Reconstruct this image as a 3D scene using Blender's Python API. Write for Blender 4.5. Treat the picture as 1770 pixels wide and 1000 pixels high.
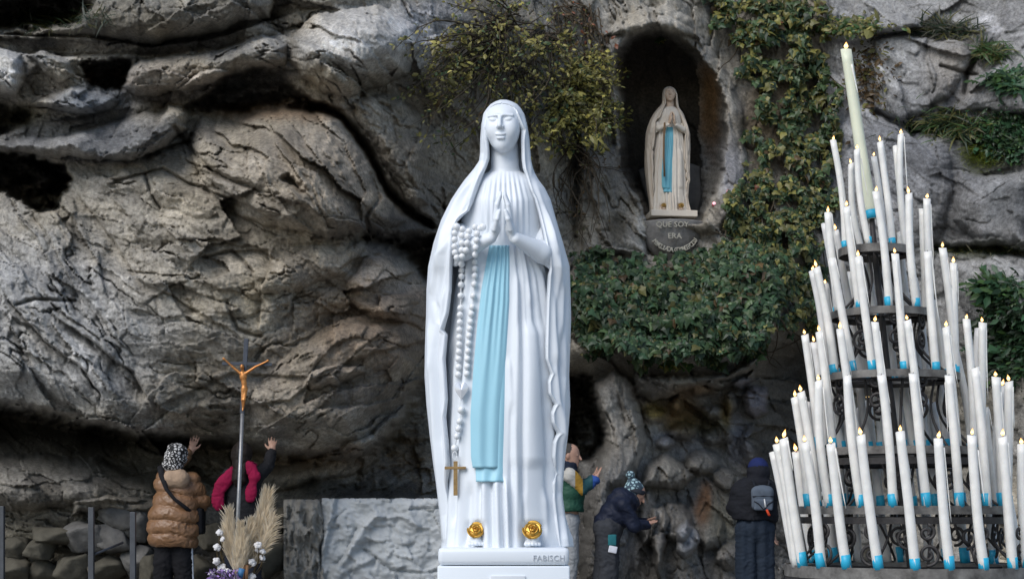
import bpy, bmesh, math, random
import numpy as np
from mathutils import Vector, Matrix
from mathutils.bvhtree import BVHTree

for o in list(bpy.data.objects):
    bpy.data.objects.remove(o)
SC = bpy.context.scene
COL = SC.collection

# ---------------------------------------------------------------- camera
FPX, HOR, CXP, CZ = 2600.0, 885.0, 885.0, 0.9      # focal length in photo pixels, horizon row, centre column, eye height
cam_d = bpy.data.cameras.new('camera')
cam = bpy.data.objects.new('camera', cam_d); COL.objects.link(cam)
cam.location = (0, 0, CZ); cam.rotation_euler = (math.radians(90), 0, 0)
cam_d.sensor_width = 36.0
cam_d.lens = FPX / 1770.0 * 36.0
cam_d.shift_y = (HOR - 500.0) / 1770.0
cam_d.clip_start = 0.1; cam_d.clip_end = 500
SC.camera = cam

# ---------------------------------------------------------------- light: bright overcast day, soft high sun from the front left
SUN_EL, SUN_AZ = math.radians(43), math.radians(-38)   # azimuth: 0 = straight behind the camera, negative = from the left
world = bpy.data.worlds.new('World'); SC.world = world; world.use_nodes = True
wn = world.node_tree.nodes; wl = world.node_tree.links
sky = wn.new('ShaderNodeTexSky'); sky.sky_type = 'NISHITA'; sky.sun_disc = False
sky.sun_elevation = SUN_EL
sun_from = Vector((math.sin(SUN_AZ) * math.cos(SUN_EL), -math.cos(SUN_AZ) * math.cos(SUN_EL), math.sin(SUN_EL)))
sky.sun_rotation = math.atan2(sun_from.x, sun_from.y)
sky.altitude = 400; sky.air_density = 1.0; sky.dust_density = 1.0; sky.ozone_density = 1.0
wl.new(sky.outputs[0], wn['Background'].inputs[0])
wn['Background'].inputs[1].default_value = 0.125
sl = bpy.data.lights.new('sun', 'SUN'); sl.energy = 2.45; sl.angle = math.radians(42); sl.color = (1.0, 0.965, 0.92)
sun = bpy.data.objects.new('sun', sl); COL.objects.link(sun)
sun.rotation_euler = (-sun_from).to_track_quat('-Z', 'Y').to_euler()
SC.view_settings.view_transform = 'Standard'; SC.view_settings.look = 'None'
SC.view_settings.exposure = 0.12; SC.view_settings.gamma = 1.0
SC.view_settings.use_curve_mapping = False
SC.cycles.max_bounces = 5

# ---------------------------------------------------------------- helpers
RNG = np.random.RandomState(7)
random.seed(7)

def P(px, py, D):
    """Photo pixel at depth D (metres from the camera) -> world point."""
    return np.array([(px - CXP) / FPX * D, D, CZ + (HOR - py) / FPX * D])

def tag(o, label=None, cat=None, group=None, kind=None):
    if label: o['label'] = label
    if cat: o['category'] = cat
    if group: o['group'] = group
    if kind: o['kind'] = kind
    return o

def empty(name, loc=(0, 0, 0), rz=0.0):
    o = bpy.data.objects.new(name, None); COL.objects.link(o)
    o.location = loc; o.rotation_euler = (0, 0, rz); o.empty_display_size = 0.1
    return o

def link(name, me, mat=None, parent=None, loc=None):
    o = bpy.data.objects.new(name, me); COL.objects.link(o)
    if mat is not None and len(me.materials) == 0: me.materials.append(mat)
    if parent is not None: o.parent = parent
    if loc is not None: o.location = loc
    return o

def mesh_np(name, V, F, smooth=True, col=None, fattr=None):
    """V (n,3); F (m,3) or (m,4) array, or list of arrays. Fast mesh build."""
    me = bpy.data.meshes.new(name)
    V = np.ascontiguousarray(V, dtype=np.float32)
    if not isinstance(F, (list, tuple)): F = [F]
    F = [np.asarray(f, dtype=np.int32) for f in F if len(f)]
    loops = np.concatenate([f.ravel() for f in F]) if F else np.zeros(0, np.int32)
    tot = np.concatenate([np.full(len(f), f.shape[1], np.int32) for f in F])
    start = np.concatenate([[0], np.cumsum(tot)[:-1]]).astype(np.int32)
    me.vertices.add(len(V)); me.vertices.foreach_set('co', V.ravel())
    me.loops.add(len(loops)); me.loops.foreach_set('vertex_index', loops)
    me.polygons.add(len(tot)); me.polygons.foreach_set('loop_start', start)
    me.polygons.foreach_set('loop_total', tot)
    me.update(calc_edges=True)
    me.polygons.foreach_set('use_smooth', np.full(len(tot), bool(smooth)))
    if col is not None:
        c = np.ones((len(V), 4), np.float32); c[:, :3] = col
        a = me.color_attributes.new('tint', 'FLOAT_COLOR', 'POINT'); a.data.foreach_set('color', c.ravel())
    if fattr is not None:
        for k, v in fattr.items():
            a = me.attributes.new(k, 'FLOAT', 'POINT'); a.data.foreach_set('value', np.asarray(v, np.float32))
    me.validate(verbose=False)
    return me

class MB:
    """Collects simple solids into one mesh."""
    def __init__(s): s.v = []; s.f = []; s.n = 0
    def add(s, V, F):
        V = np.asarray(V, float); s.v.append(V); s.f += [tuple(int(i) + s.n for i in f) for f in F]; s.n += len(V)
    def box(s, c, size, rot=None, bev=0.0):
        bm = bmesh.new(); bmesh.ops.create_cube(bm, size=1)
        bmesh.ops.scale(bm, vec=size, verts=bm.verts)
        if bev > 0: bmesh.ops.bevel(bm, geom=bm.edges[:], offset=bev, segments=2, affect='EDGES', profile=0.6)
        if rot is not None: bmesh.ops.rotate(bm, cent=(0, 0, 0), matrix=rot, verts=bm.verts)
        bmesh.ops.translate(bm, vec=Vector(c), verts=bm.verts)
        bm.verts.index_update()
        s.add([v.co[:] for v in bm.verts], [[v.index for v in f.verts] for f in bm.faces]); bm.free()
    def tube(s, pts, r, n=8, cap=True, flat=1.0):
        pts = np.asarray(pts, float); m = len(pts)
        r = np.full(m, r) if np.isscalar(r) else np.asarray(r, float)
        t = np.gradient(pts, axis=0); t /= np.linalg.norm(t, axis=1)[:, None] + 1e-12
        up = np.array([0, 0, 1.0]) if abs(t[0][2]) < 0.9 else np.array([0, 1.0, 0])
        a = np.cross(t[0], up); a /= np.linalg.norm(a)
        V = []; ang = np.arange(n) / n * 2 * math.pi
        for i in range(m):
            a = a - t[i] * np.dot(a, t[i]); a /= np.linalg.norm(a) + 1e-12
            b = np.cross(t[i], a)
            V.append(pts[i] + r[i] * (np.cos(ang)[:, None] * a + flat * np.sin(ang)[:, None] * b))
        V = np.concatenate(V); F = []
        for i in range(m - 1):
            for j in range(n):
                k = (j + 1) % n; F.append((i * n + j, i * n + k, (i + 1) * n + k, (i + 1) * n + j))
        if cap: F.append(tuple(range(n))[::-1]); F.append(tuple((m - 1) * n + j for j in range(n)))
        s.add(V, F)
    def lathe(s, prof, n=16, c=(0, 0, 0)):
        """prof: list of (r, z)."""
        ang = np.arange(n) / n * 2 * math.pi; V = []; F = []
        for r, z in prof:
            V.append(np.stack([r * np.cos(ang) + c[0], r * np.sin(ang) + c[1], np.full(n, z + c[2])], 1))
        V = np.concatenate(V); m = len(prof)
        for i in range(m - 1):
            for j in range(n):
                k = (j + 1) % n; F.append((i * n + j, i * n + k, (i + 1) * n + k, (i + 1) * n + j))
        F.append(tuple(range(n))[::-1]); F.append(tuple((m - 1) * n + j for j in range(n)))
        s.add(V, F)
    def mesh(s, name, smooth=True):
        me = bpy.data.meshes.new(name)
        me.from_pydata(np.concatenate(s.v).tolist(), [], s.f); me.update()
        me.polygons.foreach_set('use_smooth', [smooth] * len(me.polygons))
        return me
    def build(s, name, mat, parent=None, smooth=True, loc=None):
        return link(name, s.mesh(name, smooth), mat, parent, loc)

def ss(a, b, x):
    t = np.clip((x - a) / (b - a), 0, 1); return t * t * (3 - 2 * t)

# --- 2D / 3D gradient noise
_perm = np.random.RandomState(3).permutation(4096).astype(np.int32)
_g2 = np.random.RandomState(4).rand(4096).astype(np.float32) * 2 * np.pi
_gx, _gy = np.cos(_g2), np.sin(_g2)
def _h2(i, j): return _perm[(_perm[i & 4095] + j) & 4095]
def noise2(x, y):
    xi = np.floor(x).astype(np.int32); yi = np.floor(y).astype(np.int32)
    xf = (x - xi).astype(np.float32); yf = (y - yi).astype(np.float32)
    u = xf * xf * xf * (xf * (xf * 6 - 15) + 10); v = yf * yf * yf * (yf * (yf * 6 - 15) + 10)
    def g(a, b):
        h = _h2(xi + a, yi + b); return _gx[h] * (xf - a) + _gy[h] * (yf - b)
    a = g(0, 0); a = a + u * (g(1, 0) - a)
    b = g(0, 1); b = b + u * (g(1, 1) - b)
    return (a + v * (b - a)) * 1.45
def fbm2(x, y, oct=4, gain=0.5, lac=2.03):
    s = 0; a = 1.0; n = 0
    for o in range(oct):
        s = s + a * noise2(x + 17.3 * o, y - 9.1 * o); n += a; a *= gain; x = x * lac; y = y * lac
    return s / n
def ridged2(x, y, oct=4, gain=0.55, lac=2.1):
    s = 0; a = 1.0; n = 0
    for o in range(oct):
        s = s + a * (1 - 2 * np.abs(noise2(x + 31.7 * o, y + 5.3 * o))); n += a; a *= gain; x = x * lac; y = y * lac
    return s / n
def facets2(x, y, tilt=1.0, seed=0):
    """Chipped rock: every cell of a jittered lattice is a tilted plane. Returns height, border distance and cell id."""
    xi = np.floor(x).astype(np.int32); yi = np.floor(y).astype(np.int32)
    best = np.full(x.shape, 9e9, np.float32); sec = best.copy(); H = np.zeros(x.shape, np.float32); ID = np.zeros(x.shape, np.int32)
    for a in (-1, 0, 1):
        for b in (-1, 0, 1):
            h = _h2(xi + a + seed * 101, yi + b + seed * 57)
            h2 = _perm[(h + 77) & 4095]; h3 = _perm[(h + 191) & 4095]
            dx = x - (xi + a + 0.5 + (h / 4096.0 - 0.5) * 0.9); dy = y - (yi + b + 0.5 + (h2 / 4096.0 - 0.5) * 0.9)
            d = dx * dx + dy * dy
            hh = tilt * (np.cos(h3 * 0.7) * dx + np.sin(h3 * 0.7) * dy) + (h2 / 4096.0 - 0.5) * 0.6
            m = d < best
            sec = np.where(m, best, np.minimum(sec, d)); H = np.where(m, hh, H); ID = np.where(m, h, ID); best = np.where(m, d, best)
    return H, np.sqrt(sec) - np.sqrt(best), ID

# --- marching "surface nets" for sculpted bodies
def surf_net(f, lo, hi, h):
    lo = np.asarray(lo, float); hi = np.asarray(hi, float)
    n = np.ceil((hi - lo) / h).astype(int) + 1
    ax = [lo[i] + h * np.arange(n[i]) for i in range(3)]
    X, Y, Z = np.meshgrid(*[a.astype(np.float32) for a in ax], indexing='ij')
    F = f(X, Y, Z).astype(np.float32); I = F < 0
    c = lambda A, d: A[d[0]:n[0] - 1 + d[0], d[1]:n[1] - 1 + d[1], d[2]:n[2] - 1 + d[2]]
    cs = [(a, b, e) for a in (0, 1) for b in (0, 1) for e in (0, 1)]
    s = sum(c(I, d).astype(np.int8) for d in cs)
    act = (s > 0) & (s < 8); idx = np.full(act.shape, -1, np.int32); na = int(act.sum()); idx[act] = np.arange(na)
    base = np.argwhere(act).astype(np.float32); acc = np.zeros((na, 3), np.float32); cnt = np.zeros(na, np.float32)
    for d in cs:
        for k in range(3):
            if d[k] == 0:
                e = list(d); e[k] = 1
                f0 = c(F, d)[act]; f1 = c(F, e)[act]; m = (f0 < 0) != (f1 < 0)
                t = np.where(m, f0 / (f0 - f1 + 1e-20), 0)
                p = np.tile(np.array(d, np.float32), (na, 1)); p[:, k] = t
                acc[m] += p[m]; cnt[m] += 1
    V = lo + h * (base + acc / cnt[:, None])
    Q = []
    for k in range(3):
        sl0 = [slice(1, n[i] - 1) for i in range(3)]; sl0[k] = slice(0, n[k] - 1); sl1 = list(sl0); sl1[k] = slice(1, n[k])
        a = I[tuple(sl0)]; b = I[tuple(sl1)]; m = a != b
        w = np.argwhere(m) + np.array([0 if i == k else 1 for i in range(3)]); fl = a[m]
        i1, i2 = (k + 1) % 3, (k + 2) % 3
        def cell(d1, d2):
            q = w.copy(); q[:, i1] -= d1; q[:, i2] -= d2; return idx[q[:, 0], q[:, 1], q[:, 2]]
        q = np.stack([cell(1, 1), cell(0, 1), cell(0, 0), cell(1, 0)], 1)
        q[~fl] = q[~fl][:, ::-1]; Q.append(q)
    return V, np.concatenate(Q)

def smin(a, b, k):
    h = np.clip(0.5 + 0.5 * (b - a) / k, 0, 1); return b + (a - b) * h - k * h * (1 - h)
def smax(a, b, k): return -smin(-a, -b, k)
def sd_ell(X, Y, Z, c, r):
    x = (X - c[0]) / r[0]; y = (Y - c[1]) / r[1]; z = (Z - c[2]) / r[2]
    k0 = np.sqrt(x * x + y * y + z * z); k1 = np.sqrt((x / r[0]) ** 2 + (y / r[1]) ** 2 + (z / r[2]) ** 2)
    return k0 * (k0 - 1) / (k1 + 1e-9)
def sd_cone(X, Y, Z, a, b, ra, rb):
    a = np.asarray(a, float); b = np.asarray(b, float); d = b - a; L = float(d @ d) + 1e-12
    t = np.clip(((X - a[0]) * d[0] + (Y - a[1]) * d[1] + (Z - a[2]) * d[2]) / L, 0, 1)
    return np.sqrt((X - a[0] - t * d[0]) ** 2 + (Y - a[1] - t * d[1]) ** 2 + (Z - a[2] - t * d[2]) ** 2) - (ra + (rb - ra) * t)
def sd_box(X, Y, Z, c, h, r):
    qx = np.abs(X - c[0]) - h[0] + r; qy = np.abs(Y - c[1]) - h[1] + r; qz = np.abs(Z - c[2]) - h[2] + r
    return np.sqrt(np.maximum(qx, 0) ** 2 + np.maximum(qy, 0) ** 2 + np.maximum(qz, 0) ** 2) + np.minimum(np.maximum(qx, np.maximum(qy, qz)), 0) - r

# ---------------------------------------------------------------- materials
def new_mat(name, color=(0.5, 0.5, 0.5), rough=0.7, spec=0.3, metal=0.0, tint=None, nscale=0.0, namt=0.0, bump=0.0, bscale=30.0, bdist=0.01, sss=0.0, vary=None):
    """Principled material: optional vertex tint, colour noise and bump, all in object space."""
    m = bpy.data.materials.new(name); m.use_nodes = True
    nt = m.node_tree; N = nt.nodes; L = nt.links; b = N['Principled BSDF']
    b.inputs['Roughness'].default_value = rough; b.inputs['Metallic'].default_value = metal
    b.inputs['Specular IOR Level'].default_value = spec
    b.inputs['Base Color'].default_value = (*color, 1)
    if sss: b.inputs['Subsurface Weight'].default_value = sss; b.inputs['Subsurface Radius'].default_value = (0.02, 0.015, 0.01)
    tc = N.new('ShaderNodeTexCoord'); src = None
    if tint:
        a = N.new('ShaderNodeAttribute'); a.attribute_name = 'tint'; src = a.outputs['Color']
    if namt > 0:
        nz = N.new('ShaderNodeTexNoise'); nz.inputs['Scale'].default_value = nscale; nz.inputs['Detail'].default_value = 6; nz.inputs['Roughness'].default_value = 0.62
        L.new(tc.outputs['Object'], nz.inputs['Vector'])
        if vary is None:
            mr = N.new('ShaderNodeMapRange'); mr.inputs[1].default_value = 0.3; mr.inputs[2].default_value = 0.7
            mr.inputs[3].default_value = 1 - namt; mr.inputs[4].default_value = 1 + namt
            L.new(nz.outputs[0], mr.inputs[0])
            vm = N.new('ShaderNodeVectorMath'); vm.operation = 'SCALE'
            if src is not None: L.new(src, vm.inputs[0])
            else: vm.inputs[0].default_value = color
            L.new(mr.outputs[0], vm.inputs['Scale']); src = vm.outputs[0]
        else:
            mx = N.new('ShaderNodeMix'); mx.data_type = 'RGBA'
            mr = N.new('ShaderNodeMapRange'); mr.inputs[1].default_value = 0.5 - 0.25 / max(namt, .05) * .5; mr.inputs[2].default_value = 0.5 + 0.25 / max(namt, .05) * .5
            L.new(nz.outputs[0], mr.inputs[0]); L.new(mr.outputs[0], mx.inputs[0])
            mx.inputs[6].default_value = (*color, 1); mx.inputs[7].default_value = (*vary, 1); src = mx.outputs[2]
    if src is not None: L.new(src, b.inputs['Base Color'])
    if bump > 0:
        nb = N.new('ShaderNodeTexNoise'); nb.inputs['Scale'].default_value = bscale; nb.inputs['Detail'].default_value = 8; nb.inputs['Roughness'].default_value = 0.65
        L.new(tc.outputs['Object'], nb.inputs['Vector'])
        bp = N.new('ShaderNodeBump'); bp.inputs['Strength'].default_value = bump; bp.inputs['Distance'].default_value = bdist
        L.new(nb.outputs[0], bp.inputs['Height']); L.new(bp.outputs[0], b.inputs['Normal'])
    return m
# ================================================================ the cliff: one relief of real depth, split into its rock masses
us = np.concatenate([np.arange(-460, -20, 11.0), np.arange(-20, 1790, 2.1), np.arange(1790, 2260, 11.0)])
vs = np.concatenate([np.arange(-700, -20, 14.0), np.arange(-20, 1010, 2.1), np.arange(1010, 1110, 8.0)])
U, W = np.meshgrid(us, vs)                                  # photo columns / rows
U = U.astype(np.float32); W = W.astype(np.float32)
warpx = 14 * fbm2(U / 90, W / 90, 4) + 4 * fbm2(U / 22 + 5, W / 22, 3)
warpy = 14 * fbm2(U / 90 + 40, W / 90 + 7, 4) + 4 * fbm2(U / 22 + 9, W / 22 + 3, 3)
UW, WW = U + warpx, W + warpy                               # wobbled coordinates: feature outlines come out ragged
UL, WL = U + 0.4 * warpx, W + 0.4 * warpy

def tps(pts):
    """Smooth surface through (u, v, value) points, evaluated on the grid."""
    p = np.array(pts, float); q = p[:, :2] / 300.0; n = len(q)
    k = lambda r2: np.where(r2 > 1e-9, 0.5 * r2 * np.log(r2 + 1e-12), 0)
    d = ((q[:, None] - q[None]) ** 2).sum(2)
    A = np.zeros((n + 3, n + 3)); A[:n, :n] = k(d) + 0.02 * np.eye(n); A[:n, n] = 1; A[:n, n + 1:] = q; A[n, :n] = 1; A[n + 1:, :n] = q.T
    w = np.linalg.solve(A, np.concatenate([p[:, 2], [0, 0, 0]]))
    x = np.clip(U, -300, 2080) / 300.0; y = np.clip(W, -260, 1110) / 300.0
    out = w[n] + w[n + 1] * x + w[n + 2] * y
    for i in range(n): out = out + w[i] * k((x - q[i, 0]) ** 2 + (y - q[i, 1]) ** 2)
    return out.astype(np.float32)

def sd_poly(poly, X=None, Y=None, closed=True):
    """Signed distance in pixels, positive inside (or plain distance to an open line), near the shape only."""
    X = UW if X is None else X; Y = WW if Y is None else Y
    p = np.array(poly, float); out = np.full(X.shape, -400.0 if closed else 400.0, np.float32)
    m = (X > p[:, 0].min() - 120) & (X < p[:, 0].max() + 120) & (Y > p[:, 1].min() - 120) & (Y < p[:, 1].max() + 120)
    x = X[m]; y = Y[m]; d = np.full(x.shape, 1e9); ins = np.zeros(x.shape, bool)
    n = len(p)
    for i in range(n if closed else n - 1):
        a = p[i]; b = p[(i + 1) % n]; e = b - a; t = np.clip(((x - a[0]) * e[0] + (y - a[1]) * e[1]) / (e @ e + 1e-9), 0, 1)
        d = np.minimum(d, (x - a[0] - t * e[0]) ** 2 + (y - a[1] - t * e[1]) ** 2)
        if closed:
            c = ((a[1] > y) != (b[1] > y)); xx = (b[0] - a[0]) * (y - a[1]) / (b[1] - a[1] + 1e-9) + a[0]; ins ^= c & (x < xx)
    d = np.sqrt(d); out[m] = np.where(ins, d, -d) if closed else d
    return out

# ---- broad shape
D = tps([(-150, -150, 17.6), (300, -200, 17.6), (700, -200, 17.6), (0, 20, 16.6), (200, 20, 16.2), (400, 20, 16.1), (600, 0, 16.2), (740, 20, 17.0),
         (0, 110, 16.0), (200, 100, 15.9), (400, 100, 16.0), (0, 200, 16.3), (200, 200, 16.3), (400, 200, 16.1), (550, 200, 15.8), (700, 200, 16.8),
         (0, 300, 15.9), (200, 300, 15.6), (400, 300, 15.35), (550, 300, 15.35), (690, 300, 16.5), (0, 400, 15.45), (200, 400, 15.3), (400, 400, 15.15), (600, 400, 15.4), (740, 400, 17.0),
         (0, 500, 15.1), (200, 500, 15.0), (400, 500, 15.0), (600, 500, 15.7), (740, 500, 16.5), (0, 600, 14.75), (200, 600, 14.72), (400, 600, 14.9), (600, 600, 15.4), (740, 600, 16.2),
         (0, 680, 14.75), (200, 690, 14.72), (400, 690, 14.95), (600, 690, 15.5), (720, 680, 16.2), (0, 900, 15.4), (400, 900, 15.6), (700, 900, 16.4),
         (860, -100, 18.5), (860, 60, 17.9), (860, 250, 17.9), (860, 420, 18.4), (860, 600, 18.6), (860, 800, 19.0), (860, 1000, 18.5),
         (1000, -100, 19.5), (1000, 60, 19.3), (1000, 200, 19.2), (1010, 350, 19.0), (1100, 400, 19.6), (1150, 20, 19.7), (1280, 100, 20.3), (1290, 300, 19.8), (1180, 450, 19.4),
         (1170, 520, 18.9), (1000, 520, 18.6), (1330, 520, 19.0), (1170, 620, 18.9), (1170, 720, 19.5), (1170, 860, 19.0), (1170, 1000, 18.4), (1280, 720, 19.6), (1290, 900, 19.0), (1290, 1020, 18.6),
         (1040, 720, 19.0), (1040, 850, 17.9), (1040, 1000, 17.8), (1380, 640, 20.6), (1380, 800, 20.4), (1380, 1000, 20.0),
         (1430, 0, 20.6), (1430, 250, 20.5), (1430, 500, 20.2), (1550, -100, 20.8), (1550, 100, 20.2), (1550, 300, 20.0), (1550, 600, 20.3), (1550, 900, 20.0),
         (1770, -100, 20.0), (1770, 100, 19.3), (1770, 300, 19.0), (1770, 500, 18.9), (1770, 700, 18.6), (1770, 1000, 18.6), (2050, 100, 17.5), (2050, 700, 17.0)])

# ---- lower grotto on the left: what lies under the lip of the overhang
LOW = tps([(-150, 700, 18.4), (0, 740, 18.4), (200, 760, 18.7), (400, 790, 18.0), (600, 800, 17.6), (740, 700, 18.4), (0, 815, 16.2), (150, 835, 16.1), (260, 870, 16.3), (400, 880, 17.0),
           (560, 850, 16.5), (700, 780, 17.4), (740, 850, 17.0), (0, 900, 16.4), (200, 950, 16.5), (400, 1000, 16.7), (740, 1000, 16.9), (-300, 1000, 16.6), (860, 900, 18.0), (860, 1060, 17.8), (300, 1080, 16.6), (900, 700, 20.5)])
lip = [(-460, 640), (-100, 676), (0, 690), (60, 697), (120, 716), (180, 726), (250, 742), (330, 752), (420, 752), (480, 770), (560, 776), (620, 772), (665, 745), (700, 692), (722, 648), (742, 600), (760, 560)]
sdl = sd_poly(lip + [(830, 560), (830, 1200), (-470, 1200)], U + 0.8 * warpx, W + 0.8 * warpy)
low = ss(-3, 30, sdl + 6 * fbm2(U / 24, W / 12, 4, 0.6))
D = D + 0.35 * ss(-60, 10, sdl)                                        # the lip rolls under
D = D * (1 - low) + LOW * low
low_mask = low

def bulge(poly, h, w, k=1.0, X=None, Y=None, p=2.0):
    """A rock mass standing proud by h metres with a rounded border w pixels wide."""
    global D
    s = sd_poly(poly, X, Y); t = np.clip(s / w, 0, 1)
    D = D - h * np.power(np.clip(1 - (1 - t) ** p, 0, 1), 0.5) * k
    return s
def carve(poly, h, w=10, X=None, Y=None):
    global D
    s = sd_poly(poly, X, Y) + RAG; D = D + h * ss(0, w, s) * (0.65 + 0.6 * np.clip(fbm2(U / 36 + h, W / 20, 4) + 0.5, 0, 1)); return s
def crack(line, w, h, X=None, Y=None):
    global D
    s = sd_poly(line, UL if X is None else X, WL if Y is None else Y, closed=False)
    D = D + h * np.exp(-(s / w) ** 2)
def step(line, w, h):
    """Everything up to w pixels on the right-hand side of a line sinks by h at the line and eases back."""
    global D
    p = np.array(line, float); s = sd_poly(line, UL, WL, closed=False)
    side = np.zeros(U.shape, np.float32); best = np.full(U.shape, 1e9, np.float32)
    for a, b in zip(p[:-1], p[1:]):
        e = b - a; t = np.clip(((UL - a[0]) * e[0] + (WL - a[1]) * e[1]) / (e @ e), 0, 1)
        d = (UL - a[0] - t * e[0]) ** 2 + (WL - a[1] - t * e[1]) ** 2
        m = d < best; best = np.where(m, d, best); side = np.where(m, e[0] * (WL - a[1]) - e[1] * (UL - a[0]), side)
    D = D + h * np.where(side > 0, np.exp(-s / w), 0) * ss(0, 3, s)

RAG = 7 * fbm2(U / 26 + 3, W / 16 + 8, 4, 0.6) + 3 * ridged2(U / 40, W / 12, 3)
# ---- left wall: masses
PLY = {}
PLY['round_boulder'] = [(500, 60), (545, 28), (600, 14), (660, 10), (715, 40), (722, 90), (705, 130), (660, 150), (610, 166), (560, 160), (520, 138), (498, 105)]
PLY['slab_boulder'] = [(325, 232), (345, 205), (420, 192), (500, 188), (560, 186), (592, 202), (618, 236), (640, 275), (660, 318), (680, 355), (700, 380), (660, 402), (600, 408), (540, 402), (480, 395), (420, 380), (360, 330), (330, 280)]
PLY['ledge_boulder'] = [(225, 120), (245, 100), (300, 98), (400, 78), (450, 55), (490, 70), (492, 110), (460, 122), (410, 118), (392, 135), (350, 150), (290, 165), (235, 165), (212, 150)]
PLY['long_boulder'] = [(85, 160), (120, 142), (175, 158), (205, 172), (190, 195), (140, 200), (90, 190), (55, 180)]
PLY['upper_ledge'] = [(-300, 62), (60, 62), (150, 70), (260, 78), (340, 66), (420, 36), (470, 30), (470, 0), (420, -40), (-300, -60)]
PLY['hanging_block'] = [(612, 175), (660, 165), (700, 168), (730, 210), (745, 300), (745, 355), (715, 358), (680, 305), (650, 255), (622, 210)]
PLY['wavy_ledge'] = [(-40, 245), (60, 238), (140, 232), (220, 205), (290, 180), (318, 190), (320, 225), (290, 255), (230, 275), (170, 278), (100, 270), (20, 262), (-40, 262)]
PLY['snout_rock'] = [(528, 655), (545, 640), (585, 627), (630, 632), (632, 645), (605, 655), (560, 672), (535, 668)]
bulge(PLY['upper_ledge'], 0.75, 34)
bulge(PLY['round_boulder'], 0.95, 75)
bulge(PLY['slab_boulder'], 0.6, 90)
bulge(PLY['ledge_boulder'], 0.75, 26)
bulge(PLY['long_boulder'], 0.55, 16)
bulge(PLY['hanging_block'], 0.5, 30)
bulge(PLY['wavy_ledge'], 0.7, 22)
bulge(PLY['snout_rock'], 0.28, 14)
bulge([(-40, 100), (10, 82), (38, 92), (42, 130), (30, 165), (-40, 172)], 0.7, 22)
bulge([(58, 92), (75, 85), (118, 108), (128, 130), (100, 140), (72, 128)], 0.4, 10)
bulge([(300, 160), (360, 122), (378, 118), (400, 122), (372, 142), (320, 170)], 0.3, 8)
bulge([(440, 470), (560, 415), (640, 425), (600, 470), (520, 500), (450, 510)], 0.22, 30)
bulge([(600, 480), (640, 440), (690, 460), (722, 520), (700, 560), (640, 545), (600, 525)], 0.35, 30)
bulge([(560, 560), (700, 560), (735, 600), (700, 690), (620, 770), (520, 760), (430, 745), (440, 680), (500, 600)], 0.3, 60)
bulge([(440, 810), (560, 788), (640, 752), (700, 700), (706, 712), (660, 790), (600, 826), (520, 838), (462, 846)], 0.6, 24)   # brown rib under the lip
bulge([(-60, 790), (60, 782), (180, 795), (260, 830), (280, 856), (180, 866), (60, 878), (-60, 880)], 0.5, 34)
bulge([(120, 866), (200, 852), (290, 858), (282, 880), (200, 884), (120, 890)], 0.45, 12)
# ---- left wall: hollows
carve([(0, -20), (155, -20), (168, 8), (140, 40), (100, 52), (50, 50), (-60, 58), (-100, 20)], 1.5, 20)
carve([(392, 128), (430, 118), (492, 122), (506, 150), (545, 172), (610, 184), (560, 190), (500, 184), (450, 190), (380, 196), (320, 200), (300, 192), (345, 168)], 0.95, 14)
carve([(138, 112), (160, 104), (226, 100), (232, 118), (222, 142), (205, 160), (172, 150), (140, 136)], 1.3, 10)
carve([(-200, 262), (0, 262), (60, 268), (118, 282), (130, 310), (112, 345), (92, 368), (62, 366), (40, 352), (0, 338), (-200, 330)], 2.6, 10)
carve([(-60, 172), (30, 178), (70, 190), (60, 210), (20, 232), (-60, 240)], 0.9, 16)
crack([(540, 184), (590, 196), (616, 228), (645, 275), (668, 325), (700, 362), (745, 388)], 6.5, 0.75, UW, WW)
carve([(628, 402), (690, 396), (760, 400), (770, 500), (735, 520), (712, 480), (690, 452), (650, 432), (600, 430)], 1.5, 30)
carve([(470, 303), (500, 301), (522, 318), (528, 340), (508, 332), (486, 322)], 0.35, 16)
carve([(640, 800), (690, 730), (735, 660), (800, 640), (800, 860), (640, 858), (560, 852), (600, 838)], 0.45, 14)
# ---- left wall: ledges, cracks
for ln, w, h in [([(40, 545), (80, 590), (120, 618), (150, 640), (168, 668)], 26, 0.28), ([(130, 570), (175, 600), (205, 625), (235, 640), (248, 672)], 24, 0.28),
                 ([(118, 300), (150, 350), (200, 420), (240, 480), (300, 510), (380, 560)], 20, 0.12), ([(60, 372), (90, 420), (130, 490), (150, 545)], 16, 0.12),
                 ([(330, 250), (360, 310), (420, 350), (520, 400)], 22, 0.16), ([(355, 442), (400, 432), (462, 430), (472, 460), (455, 500), (450, 550)], 12, 0.12),
                 ([(738, 612), (680, 690), (640, 700), (560, 705)], 14, 0.14), ([(420, 700), (500, 690), (560, 640), (640, 610), (730, 590)], 20, 0.12), ([(300, 690), (400, 640), (520, 650)], 22, 0.10),
                 ([(0, 60), (150, 66), (260, 82), (350, 72), (470, 34)][::-1], 18, 0.5), ([(100, 100), (220, 95), (330, 100), (480, 60)][::-1], 12, 0.25)]:
    step(ln, w, h)
for ln, w, h in [([(500, 185), (585, 192), (640, 275), (672, 335), (745, 385)], 5, 0.5), ([(252, 270), (290, 258), (325, 248), (330, 232)], 3, 0.25), ([(250, 300), (262, 335), (278, 360)], 2.5, 0.12),
                 ([(640, 300), (655, 340), (632, 375), (640, 400)], 4, 0.2), ([(440, 470), (400, 432), (350, 445)], 2.5, 0.12), ([(200, 310), (280, 290), (330, 320), (400, 345)], 2.5, 0.12),
                 ([(30, 525), (60, 515), (130, 520)], 3, 0.15), ([(395, 525), (410, 570), (450, 580)], 3, 0.12), ([(300, 220), (330, 260), (370, 300), (450, 330)], 4, 0.2)]:
    crack(ln, w, h)

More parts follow.
